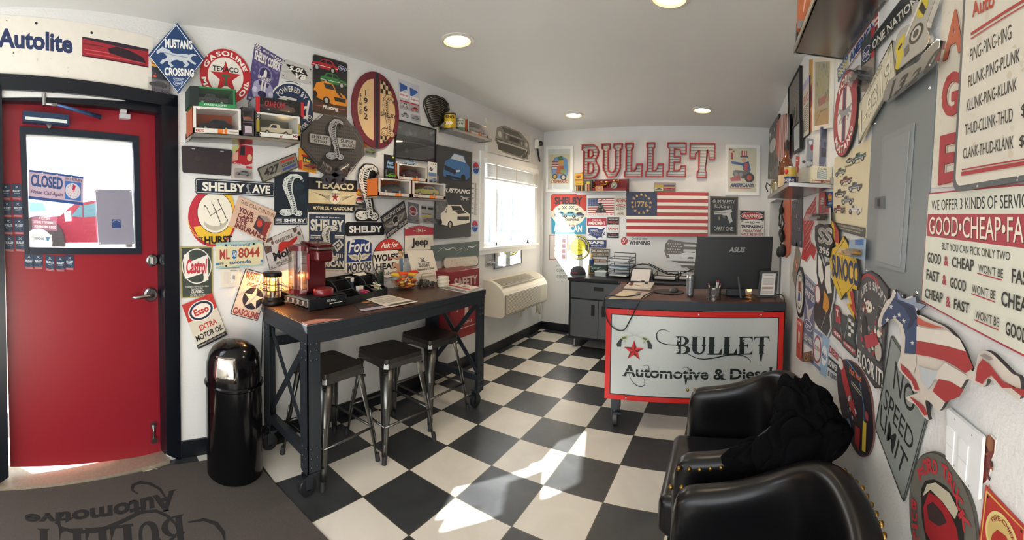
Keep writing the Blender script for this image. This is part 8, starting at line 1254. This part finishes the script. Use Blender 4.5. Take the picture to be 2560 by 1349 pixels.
for x in (.01, W - .01):
    for y in (.02, dk_ - .02): g = G(F); g.cyl((x, y, 0), (x, y, .007), .008, BK, 10); g.build('foot', dr, w=1)
g = G(F); g.tube([(-.002, .02, .012), (-.002, dk_ - .02, .012)], .0025, MB); g.tube([(-.002, .02, .055), (-.002, dk_ - .02, .055)], .0025, MB); g.build('side_wires', dr, w=1)
for i in range(5):
    c = F @ V((.026, .045 + .052*i, .036)); p = thing('coffee_pod', 'white coffee pods lying in the drawer side', 'coffee pod', c, 0, 'coffee pods in the drawer'); R3 = Matrix(((0, 0, 1), (0, 1, 0), (-1, 0, 0))) if False else Matrix(((u.x, n.x, 0), (u.y, n.y, 0), (0, 0, 1)))
    g = G(); q = Matrix((n, V((0, 0, 1)), u)).transposed(); g.lathe([(.018, -.018), (.024, .018), (.0255, .019), (.0255, .022), (1e-5, .022)], 'd8cfc2', (0, 0, 0), 18, q); g.lathe([(1e-5, -.0185), (.017, -.0185)], '6a5a4a', (0, 0, 0), 14, q); g.build('cup', p)
KR = M('58161b', .22, .25, coat=.3); KG = M('8a8682', .25, .9)
kc = F @ V((W*.52, dk_*.42, dh + .001)); F2 = F.copy(); F2.translation = kc; kb = thing('coffee_maker', 'dark red single-cup coffee maker on the pod drawer', 'coffee maker', kc)
g = G(F2); g.box((-.085, -.02, 0), (.066, .13, .29), KR); g.build('body', kb, w=1, bev=.02)
g = G(F2); g.box((-.065, -.1, .19), (.06, .0, .265), KR); g.build('brew_head', kb, w=1, bev=.022)
g = G(F2); g.box((-.068, -.108, .262), (.064, .03, .278), KG); g.build('grey_collar', kb, w=1, bev=.008)
g = G(F2); g.prism([(-.062, -.1, .278), (.058, -.1, .278), (.058, -.05, .3), (.058, .06, .31), (-.062, .06, .31), (-.062, -.05, .3)], (0, 0, -.004), KR); g.prism([(x, -.1, z) for x, z in ((-.055, .278), (.052, .278), (.042, .292), (-.045, .292))], (0, .18, .012), KR); g.build('lid', kb, w=1, bev=.006)
g = G(F2); g.lathe([(.07, 0), (.072, .004), (.072, .03), (.068, .036)], M('761b21', .3, coat=.2), (.0, -.07, 0), 28, None, (.9, .75)); g.build('drip_tray', kb, w=1)
TANK = glassmat('smoky_water_tank', (.82, .74, .68, 1), .08, .03)
g = G(F2); pr = [(-.09, -.03), (-.125, -.01), (-.14, .03), (-.14, .08), (-.125, .115), (-.09, .13)]; g.prism([(x, y, .03) for x, y in pr], (0, 0, .225), TANK, sm=True); g.build('water_tank', kb, w=1)
g = G(F2); g.prism([(x*1.02, y, 0) for x, y in pr], (0, 0, .03), KR); g.build('tank_base', kb, w=1); g = G(F2); g.prism([(x*1.03, y, .255) for x, y in pr], (0, 0, .03), KR); g.build('tank_lid', kb, w=1, bev=.01)
g = G(F2); g.box((-.088, -.045, .09), (-.078, -.02, .24), M('84222a', .2, coat=.5)); g.build('side_trim', kb, w=1, bev=.004)
# black mesh organizer with its contents
a, b = tp(868, 766), tp(975, 737); u = b - a; u.z = 0; W = u.length; u.normalize(); n = V((u.y, -u.x, 0)); n = n if n.x > 0 else -n; a = a - n*.02 + u*.012; W -= .012
F = Matrix((u, -n, V((0, 0, 1)))).transposed().to_4x4(); F.translation = V((a.x, a.y, TZ + .001)); og = thing('coffee_organizer', 'black mesh coffee condiment organizer', 'organizer', F @ V((W/2, .12, 0)))
MESHM = M('1b1b1c', .5, .4, alpha=.82, bump=.6, bs=900); D2 = .2
g = G(F); g.box((0, 0, 0), (W, .003, .045), BLKMET); g.build('front_lip', og, w=1); g = G(F); g.box((0, 0, 0), (W, D2, .003), BLKMET); g.build('base', og, w=1)
for k in range(4):
    x = W*k/3*.985; pr = [(0, .045), (.03, .06), (.07, .075), (.08, .1), (.12, .13), (D2, .14), (D2, 0), (0, 0)]
    g = G(F); g.prism([(x, y, z) for y, z in pr], (.002, 0, 0), MESHM); g.tube([(x, y, z) for y, z in pr[:-2]], .0035, BLACK, 6); g.build('divider', og, w=1)
for y, z in ((.07, .075), (.13, .13)): g = G(F); g.box((0, y, 0), (W, y + .002, z), MESHM); g.tube([(0, y, z), (W, y, z)], .0035, BLACK, 6); g.build('cross_panel', og, w=1)
g = G(F); g.box((0, D2 - .002, 0), (W, D2, .14), MESHM); g.tube([(0, D2, .14), (W, D2, .14)], .0035, BLACK, 6); g.build('back_panel', og, w=1)
rr = random.Random(8)
def packet(lb, nm, cx, cy, n_, cols, sz, grp, lift=.03):
    for i in range(n_):
        c = F @ V((cx + rr.uniform(-.02, .02), cy + rr.uniform(-.015, .015), lift + .006*i)); T = Matrix.Translation(c) @ Matrix.Rotation(rr.uniform(-.9, .9), 4, 'Z') @ Matrix.Rotation(rr.uniform(.5, 1.3), 4, 'X')
        g = G(T); g.box((-sz[0]/2, -.0012, -sz[1]/2), (sz[0]/2, .0012, sz[1]/2), cols[i % len(cols)]); tag(g.build(nm), lb, 'packet', grp)
packet('pink sweetener packets bunched in the organizer front pocket', 'sweetener_packet', W*.5, .03, 6, ('d85a78', 'c9486a'), (.04, .05), 'pink sweetener packets')
packet('cream and tan sugar packets in the right pocket of the organizer', 'sugar_packet', W*.83, .035, 9, ('e0d8c4', 'd8cdb4', 'c9b48a', 'b5c98a'), (.035, .06), 'pale sugar packets')
c = F @ V((W*.5, .155, .004)); t = thing('creamer_jar', 'small white lidded jar in the back of the organizer', 'jar', c); g = G(); g.lathe([(.028, 0), (.028, .1)], '4a5a78', n=20); g.build('body', t); g = G(); g.lathe([(.03, .1), (.031, .104), (.031, .125), (.028, .128)], 'e6e2d8', n=20); g.build('lid', t)
g = G(F); g.prism([(W*.68, .15, .1), (W*.97, .15, .1), (W*.97, .19, .13), (W*.68, .19, .13)], (0, 0, .012), 'e6dfd0'); tag(g.build('napkin_stack'), 'white napkins fanned in the back of the organizer', 'napkins')
t = boxb; c = F @ V((W*.42, .05, .004)); g = G(F); g.box((W*.4, .045, .004), (W*.52, .065, .085), 'd2cfc8'); draw(g, [('o', .5, .45, .12, '4a4a4a'), ('o', .5, .45, .07, 'd2cfc8')], lambda x, y, d: F @ V((W*(.4 + .12*x), .045 - d, .085 - .081*y)), .05, .08, .0003); tag(g.build('filter_box'), 'small white box with a round black mark in the organizer', 'box')
# flyers on the table
def flat(name, lb, cat, q, bg, art, dz=.0, th=.0012):
    pl = PL((0, 0, TZ + dz), (0, 0, 1)); return sign(name, lb, cat, pl, q, bg, art, th=th)
flat('flyer', 'black flyer with an orange picture lying on the table', 'flyer', [(866, 749), (940, 738), (972, 768), (905, 778)], '2a2724', [('r', 0, .85, 1, 1, 'b8a8b4'), ('t', 'SHOW', .1, .06, .8, .2, 'd8d4cc', 'b'), ('spl', .3, .3, .8, .7, 20, .07, ['a8602e', '6a3a22', 'c98a4a'], 4)])
flat('paper_sheet', 'white printed sheet overlapping the black flyer on the table', 'paper', [(912, 747), (972, 737), (1044, 754), (970, 768)], 'e0d8c8', [('tl', .08, .12, .9, .18, 1, '4a4640'), ('tl', .08, .28, .9, .7, 5, '8a8478'), ('r', .1, .82, .95, .94, '4a463e')], dz=.0045)
# candy bowl
bc = tp(1013, 722); t = thing('candy_bowl', 'clear bowl heaped with wrapped candy on the coffee table', 'bowl', bc); g = G(); g.lathe([(.055, .0), (.082, .012), (.104, .045), (.108, .075)], GLASS, n=32, cap=0); g.build('glass_bowl', t)
CC = ('d2502a', 'd8a82c', 'c23a34', 'e07a2c', 'b8862c', '8a3a2e', 'e0c050', '6a7078', 'd8602c', 'c9c4b4')
for i in range(110):
    a, r = rr.uniform(0, 6.28), .085*rr.random()**.5; z = .016 + rr.random()*(.08 - .25*r); r *= (.75 if z < .03 else 1)
    T = Matrix.Translation(bc + V((r*cos(a), r*sin(a), z))) @ Matrix.Rotation(rr.uniform(0, 6.28), 4, 'Z') @ Matrix.Rotation(rr.uniform(-.8, .8), 4, 'X')
    g = G(T); col = CC[i % 10]; g.box((-.012, -.009, -.005), (.012, .009, .005), M(col, .3)); g.prism([(.012, -.003, 0), (.022, -.01, .002), (.022, .01, .002), (.012, .003, 0)], (0, 0, .001), col); g.prism([(-.012, -.003, 0), (-.022, -.01, .002), (-.022, .01, .002), (-.012, .003, 0)], (0, 0, .001), col)
    tag(g.build('wrapped_candy'), 'wrapped candies heaped in the clear bowl', 'candy', 'wrapped candies in the bowl')
for i, (dx, dy, rz, c) in enumerate(((-.05, -.05, .4, 'e0b83a'), (.0, -.02, 1.2, 'd8501f'), (.02, .05, .2, 'e0b02c'), (.0, .09, 1.4, 'c8302a'))):
    T = Matrix.Translation(bc + V((dx, dy, .105 + .012*(i % 2)))) @ Matrix.Rotation(rz, 4, 'Z') @ Matrix.Rotation(.5, 4, 'X'); g = G(T); g.box((-.035, -.016, -.006), (.035, .016, .006), M(c, .3)); tag(g.build('candy_bar', bev=.003), ('yellow wrapped candy bar on the near side of the bowl', 'orange candy bar across the bowl top', 'yellow candy bar standing at the back of the bowl', 'red candy bar leaning out of the bowl')[i], 'candy bar', 'candy bars on the bowl')
tc = tp(966, 722); t = thing('tea_tin', 'dark green tin behind the candy bowl', 'tin', tc + V((-.08, .0, 0))); g = G(); g.lathe([(.034, 0), (.034, .12)], M('3a4a42', .35, .4), n=24); g.build('body', t); g = G(); g.lathe([(.035, .12), (.036, .123), (.036, .14), (.033, .142)], M('8a8d88', .3, .7), n=24); g.build('lid', t)
# leaning certificate, toy hot rod, coasters, magazines
t = thing('certificate', 'white printed certificate card standing on the table against the wall', 'certificate', (-2.2, 2.2, TZ)); sx = -2.185
g = G(); CQ = [PL((sx, 0, 0), (1, 0, 0)).hit(*p) for p in ((1040, 627), (1102, 625), (1107, 711), (1046, 713))]
zb_ = TZ + .001
for p in CQ[2:]: p.z = zb_
CQ[0].x -= .06; CQ[1].x -= .06
for p in CQ: p.y -= .035
PPc = lambda x, y, d: CQ[0]*(1-x)*(1-y) + CQ[1]*x*(1-y) + CQ[2]*x*y + CQ[3]*(1-x)*y + V((d, 0, 0))
g.prism([PPc(*p, 0) for p in ((0, 0), (1, 0), (1, 1), (0, 1))], V((-.006, 0, 0)), 'e2d9c8'); draw(g, [('l', [(.4, .36), (.6, .22)], .02, '4a4640'), ('l', [(.6, .36), (.4, .22)], .02, '4a4640'), ('s', .5, .34, .04, '4a4640'), ('t', 'BULLET', .3, .38, .74, .5, '4a4640', 'bs'), ('t', 'Automotive & Diesel', .2, .53, .88, .6, '4a4640', 's'), ('tl', .32, .7, .75, .73, 1, '8a8478'), ('tl', .18, .78, .85, .83, 2, '8a8478')], PPc, .2, .25, .0003); g.build('card', t, w=1)
hr = tp(1064, 716); t = thing('toy_hot_rod', 'silver metal toy hot rod beside the candy bowl', 'toy car', hr); HM = M('8d8d8c', .25, .9); g = G(); g.box((-.02, -.05, .02), (.02, .04, .035), HM); g.box((-.018, -.05, .035), (.018, -.01, .06), HM); g.box((-.012, .0, .035), (.012, .03, .05), HM); g.cyl((-.015, -.03, .06), (-.015, -.03, .085), .003, HM); g.build('body', t)
for x in (-.028, .028):
    for y in (-.04, .045): g = G(); g.cyl((x - .008, y, .02), (x + .008, y, .02), .02, M('6a6a6a', .3, .8), 16); g.build('wheel', t)
cs = tp(1108, 716)
for i in range(8):
    g = G(); g.lathe([(.044, 0), (.045, .003), (.045, .007), (.044, .0095)], ('e0d6c2', 'd8cdb6')[i % 2], cs + V((.003*sin(i*2), .003*cos(i*3), .0002 + .0098*i)), 28); tag(g.build('coaster'), 'round cream coasters stacked on the far end of the table', 'coaster', 'stack of coasters')
def book(lb, q, z0, h, cover, art, nm='magazine'):
    pl = PL((0, 0, TZ + z0 + h), (0, 0, 1)); g = sign(nm, lb, 'magazine', pl, q, cover, art, th=.0005, build=0); P = g.PP; g.prism([P(*p, -.0012) for p in ((0, 0), (1, 0), (1, 1), (0, 1))], V((0, 0, -h)), 'd8d0c0'); tag(g.build(nm), lb, 'magazine')
book('grey magazine at the bottom of the pile at the table end', [(1098, 718), (1130, 711), (1204, 723), (1165, 731)], .0, .004, '7a726a', [('spl', .1, .1, .9, .9, 12, .08, ['5a524c', '9a928a', 'b5aea6'], 4)])
book('red and white magazine on top of the pile at the table end', [(1118, 712), (1142, 707), (1198, 717), (1172, 725)], .006, .009, 'd0c4b4', [('r', 0, 0, .25, 1, 'a83a34'), ('spl', .3, .2, .9, .8, 10, .08, ['8a7a6a', 'b5a898', '5a4a44'], 3)])
# ---------------- things on the desk ----------------
def dp(px, py, dz=.001): p = hz(px, py, DZ); return V((p.x, p.y, DZ + dz))
def dflat(name, lb, cat, q, bg, art, dz=0, th=.0012): return sign(name, lb, cat, PL((0, 0, DZ + dz), (0, 0, 1)), q, bg, art, th=th)
dflat('clear_folder', 'clear sleeve of papers at the left front corner of the desk', 'folder', [(1560, 725), (1632, 731), (1608, 746), (1521, 747)], 'cbb9a2', [('p', [(.0, .3), (.5, .05), (.55, .5), (.1, .95)], 'd8c8a8'), ('p', [(.5, .1), (1, .1), (.95, .7), (.55, .6)], 'b5aaa4'), ('r', .55, .15, .7, .35, '6a625c')], th=.003)
dflat('notepad', 'white notepad with keys and pens on it near the desk back', 'notepad', [(1573, 709), (1636, 709), (1627, 724), (1560, 721)], 'd8cfc0', [('r', .25, .1, .55, .9, 'e6decc'), ('l', [(.3, .5), (.7, .75)], .06, '5a4a30')], th=.012)
t = thing('key_bunch', 'dark key fobs lying on the white notepad', 'keys', dp(1600, 712, .014)); 
for px, py, c in ((1580, 712, '4a4640'), (1577, 717, '8a3030'), (1607, 709, '26262a'), (1616, 714, '2e2e32')):
    p = dp(px, py, .0145); g = G(); g.box(p + V((-.014, -.009, 0)), p + V((.014, .009, .012)), c); g.build('key_fob', t, w=1, bev=.003)
mp = dp(1672, 730); g = G(); g.lathe([(.115, 0), (.117, .004), (.11, .007)], M('1f1f21', .6), mp, 32, None, (1, .85)); tag(g.build('mouse_pad'), 'black mouse pad with a wrist rest on the desk', 'mouse pad')
t = thing('computer_mouse', 'dark grey computer mouse on the pad', 'mouse', mp + V((.04, -.01, .008))); g = G(); g.lathe([(.032, 0), (.034, .008), (.028, .022), (.014, .031), (1e-5, .033)], M('3a3a3c', .4), mp + V((.04, -.01, .008)), 20, None, (1, 1.5)); g.build('shell', t, w=1)
c = dp(1724, 742); c = V((c.x, c.y + .02, c.z)); t = thing('beverage_can', 'tall silver drink can on the desk in front of the monitor', 'can', c); SM_ = M('a8aaac', .22, .9, var=.2, vs=70); g = G(); g.lathe([(.02, .002), (.026, .01), (.026, .14), (.022, .15)], SM_, n=24); g.build('body', t); g = G(); g.lathe([(.0265, .02), (.0265, .13)], M('8d9094', .3, .6, var=.35, vs=90), n=24); g.build('printed_wrap', t); g = G(); g.lathe([(.023, .15), (.023, .154), (.02, .152), (1e-5, .151)], BRUSH, n=24); g.build('lid', t)
c = dp(1785, 750); c = V((c.x, c.y + .03, c.z)); t = thing('piston_pen_cup', 'steel piston used as a pen cup on the desk', 'pen cup', c); PSS = M('9a9a98', .22, 1, var=.1); g = G(); g.lathe([(.046, 0), (.046, .085), (.04, .085), (.04, .01)], PSS, n=32)
for z in (.008, .016, .026): g.lathe([(.0465, z), (.0465, z + .004)], '3a3a3a', n=32)
g.build('piston', t); g = G(); rm = Matrix(((1, 0, 0), (0, 0, -1), (0, 1, 0))); g.lathe([(.012, 0), (.02, 0), (.021, .003), (.012, .003)], '4a4844', (-.0, -.046, .055), 18, Matrix(((1, 0, 0), (0, 0, 1), (0, -1, 0)))); g.lathe([(1e-5, .002), (.016, .002)], '2a2824', (0, -.0465, .055), 18, Matrix(((1, 0, 0), (0, 0, 1), (0, -1, 0)))); g.build('pin_boss', t)
for i, (dx, dy, lx) in enumerate(((-.03, 0, -.03), (.012, .01, .012), (.02, .0, .02), (.026, -.008, .04))):
    g = G(); a, b = c + V((dx*.6, dy, .012)), c + V((dx + lx*.4, dy + .006, .128 - .02*(i % 3 == 0))); m_ = a.lerp(b, .88); g.cyl(a, m_, .0042, 'e6e2dc', 8); g.cyl(m_, b, .0036, 'b5202c', 8); tag(g.build('pen'), 'red and white pens standing in the piston cup', 'pen', 'pens in the piston cup')
# monitor seen from behind
BKP = M('0c0d0f', .45, var=.04)
t = thing('monitor', 'large black computer monitor seen from behind on the desk', 'monitor', D_(.84, .38, DZ + .001)); MPL = PL(V((0, 2.93, 0)), (sin(radians(6)), -cos(radians(6)), .0))
q = [MPL.hit(*p) for p in ((1743, 591), (1933, 591), (1925, 722), (1731, 722))]; tiltv = V((0, -.035, 0))
g = G(); g.prism(q, V((0, .03, 0)), BKP); mb = g.build('panel', t, w=1, bev=.004)
g = G(); draw(g, [('t', 'ASUS', .42, .2, .64, .3, '8d8d8d', 'hi')], lambda x, y, d: q[0]*(1-x)*(1-y) + q[1]*x*(1-y) + q[2]*x*y + q[3]*(1-x)*y + MPL.n*d, .54, .38, .0006); g.build('lettering', mb, w=1)
cM = (q[2] + q[3])/2 + V((.02, .02, 0)); sb = V((cM.x, cM.y - .0, DZ + .001))
g = G(); g.lathe([(.1, 0), (.1, .006), (.02, .01)], BKP, sb, 32, None, (1.1, .8)); g.build('stand_base', t, w=1); g = G(); g.bar(sb + V((-.0, .0, .004)), sb + V((-.0, .0, .16)), .03, .02, BKP, (0, 1, 0)); g.build('stand', t, w=1)
c = dp(1838, 741); t = thing('stand_box', 'low black speaker box beside the monitor foot', 'speaker', c + V((0, .05, 0))); g = G(); g.box(c + V((-.07, -.01, 0)), c + V((.07, .045, .055)), M('1c1c1e', .5)); g.build('body', t, w=1, bev=.01)
g = G(); c2_ = dp(1848, 747); g.bar(c2_ + V((.012, .0, .003)), c2_ + V((-.012, .02, .15)), .012, .005, BKP, (0, 1, 0)); g.lathe([(.075, 0), (.075, .004), (.06, .006)], BKP, c2_ + V((0, .02, .0)), 28, None, (1, .5)); tag(g.build('tablet_stand'), 'thin black stand leaning in front of the monitor', 'stand')
c = dp(1872, 737); t = thing('night_light', 'small pale box with a glowing yellow face on the desk', 'lamp', c + V((0, .03, 0))); g = G(); g.box(c + V((-.024, .02, 0)), c + V((.022, .045, .07)), 'd8c8bc'); g.build('box', t, w=1, bev=.002); g = G(); g.lathe([(1e-5, 0), (.018, 0)], M('ffd98a', .5, emit=2.2), c + V((.004, .0185, .038)), 18, Matrix(((1, 0, 0), (0, 0, 1), (0, -1, 0)))); g.build('glowing_face', t, w=1)
FQ = [PL(V((0, 2.86, 0)), (0, -1, 0)).hit(*p) for p in ((1902, 673), (1948, 673), (1941, 738), (1893, 738))]
dz_ = DZ + .001 - FQ[3].z
for p in FQ: p.z += dz_
FQ[0].y += .03; FQ[1].y += .03
PPf = lambda x, y, d: FQ[0]*(1-x)*(1-y) + FQ[1]*x*(1-y) + FQ[2]*x*y + FQ[3]*(1-x)*y + V((0, -d, 0))
t = thing('framed_notice', 'black standing frame with a printed notice at the right end of the desk', 'photo frame', (FQ[2] + FQ[3])/2); g = G(); o4, i4 = [(0, 0), (1, 0), (1, 1), (0, 1)], [(.13, .1), (.87, .1), (.87, .92), (.13, .92)]
for i in range(4): j = (i+1) % 4; g.prism([PPf(*o4[i], 0), PPf(*o4[j], 0), PPf(*i4[j], 0), PPf(*i4[i], 0)], V((0, .012, 0)), '17181a')
g.build('frame', t, w=1); g = G(); g.prism([PPf(*p, -.006) for p in i4], V((0, .004, 0)), 'd8d2ca'); draw(g, [('tl', .25, .16, .75, .2, 1, '3a3a3a'), ('tl', .2, .3, .8, .55, 5, '8a8680'), ('tl', .2, .6, .8, .72, 2, 'b04a3a'), ('tl', .2, .76, .8, .88, 3, '8a8680')], PPf, .12, .18, -.0058); g.build('notice', t, w=1)
def curve(pts):
    e = [V(pts[0])] + [V(p) for p in pts] + [V(pts[-1])]; o = []
    for i in range(1, len(e) - 2):
        for k in range(6): u = k/6; o.append(.5*(2*e[i] + (e[i+1]-e[i-1])*u + (2*e[i-1]-5*e[i]+4*e[i+1]-e[i+2])*u*u + (3*e[i]-e[i-1]-3*e[i+1]+e[i+2])*u**3))
    return o + [V(pts[-1])]
FP = PL(D_(0, -.0225, 0), (DM.to_3x3() @ V((0, -1, 0))))
def fpx(px, py): return FP.hit(px, py)
g = G(); g.tube(curve([dp(1634, 732, .012), dp(1610, 744, .012), fpx(1595, 760), fpx(1575, 800), fpx(1560, 824), fpx(1540, 823), fpx(1522, 806), fpx(1514, 785), fpx(1509, 762), dp(1516, 744, .012), dp(1560, 746, .012), dp(1600, 740, .012)]), .004, BK); tag(g.build('charging_cable'), 'black cable looping over the left front edge of the desk', 'cable')
g = G(); g.tube(curve([dp(1850, 745, .006), dp(1880, 739, .006), dp(1900, 742, .006), dp(1935, 738, .006), dp(1952, 738, .006), D_(1.222, .1, DZ + .002), D_(1.225, .08, .8), D_(1.226, .1, .6), D_(1.222, .12, .35)]), .004, BK); g.tube(curve([dp(1868, 748, .005), dp(1885, 752, .005), dp(1878, 744, .005), dp(1862, 746, .005)]), .003, BK); tag(g.build('cable'), 'black cables at the right end of the desk running over its edge', 'cable')
# ---------------- jacket on the far armchair ----------------
import mathutils.noise as mn
JM = M('08080a', .95, var=.1, vs=120, bump=.3, bs=900, spec=.1); jk = thing('jacket', 'black fabric jacket slumped over the far armchair back', 'jacket', (.28, 1.4, .7))
def lump(c, sx, sy, sz, amp, seed, rot=0):
    g = G(); vs, fs = [], []; nu, nv = 96, 56; c = V(c); R_2 = Matrix.Rotation(rot, 3, 'Z')
    for j in range(nv + 1):
        for i in range(nu):
            a, b = 2*pi*i/nu, pi*j/nv; d = V((sin(b)*cos(a), sin(b)*sin(a), cos(b))); w_ = d + .5*mn.noise_vector(d*1.3 + V((seed, 2, 0))); k = 1 + amp*(abs(mn.noise(V((w_.x*2.2, w_.y*2.2, w_.z*.8)) + V((seed, 0, 0))))*1.3 - .3) + amp*.3*abs(mn.noise(V((w_.x*4, w_.y*4, w_.z*1.6)) + V((0, seed, 0))))
            vs.append(c + R_2 @ V((d.x*sx*k, d.y*sy*k, d.z*sz*k)))
    fs = [(j*nu + i, j*nu + (i+1) % nu, (j+1)*nu + (i+1) % nu, (j+1)*nu + i) for j in range(nv) for i in range(nu)]; g.add(vs, fs, JM, True); return g
g = lump((.285, 1.36, .745), .095, .14, .12, .4, 3.2, .3); g.build('hood', jk, w=1)
g = lump((.27, 1.26, .70), .15, .09, .1, .4, 7.7, .4); g.build('body', jk, w=1)
g = lump((.15, 1.285, .665), .13, .05, .05, .35, 11.3, .25); g.build('sleeve', jk, w=1)
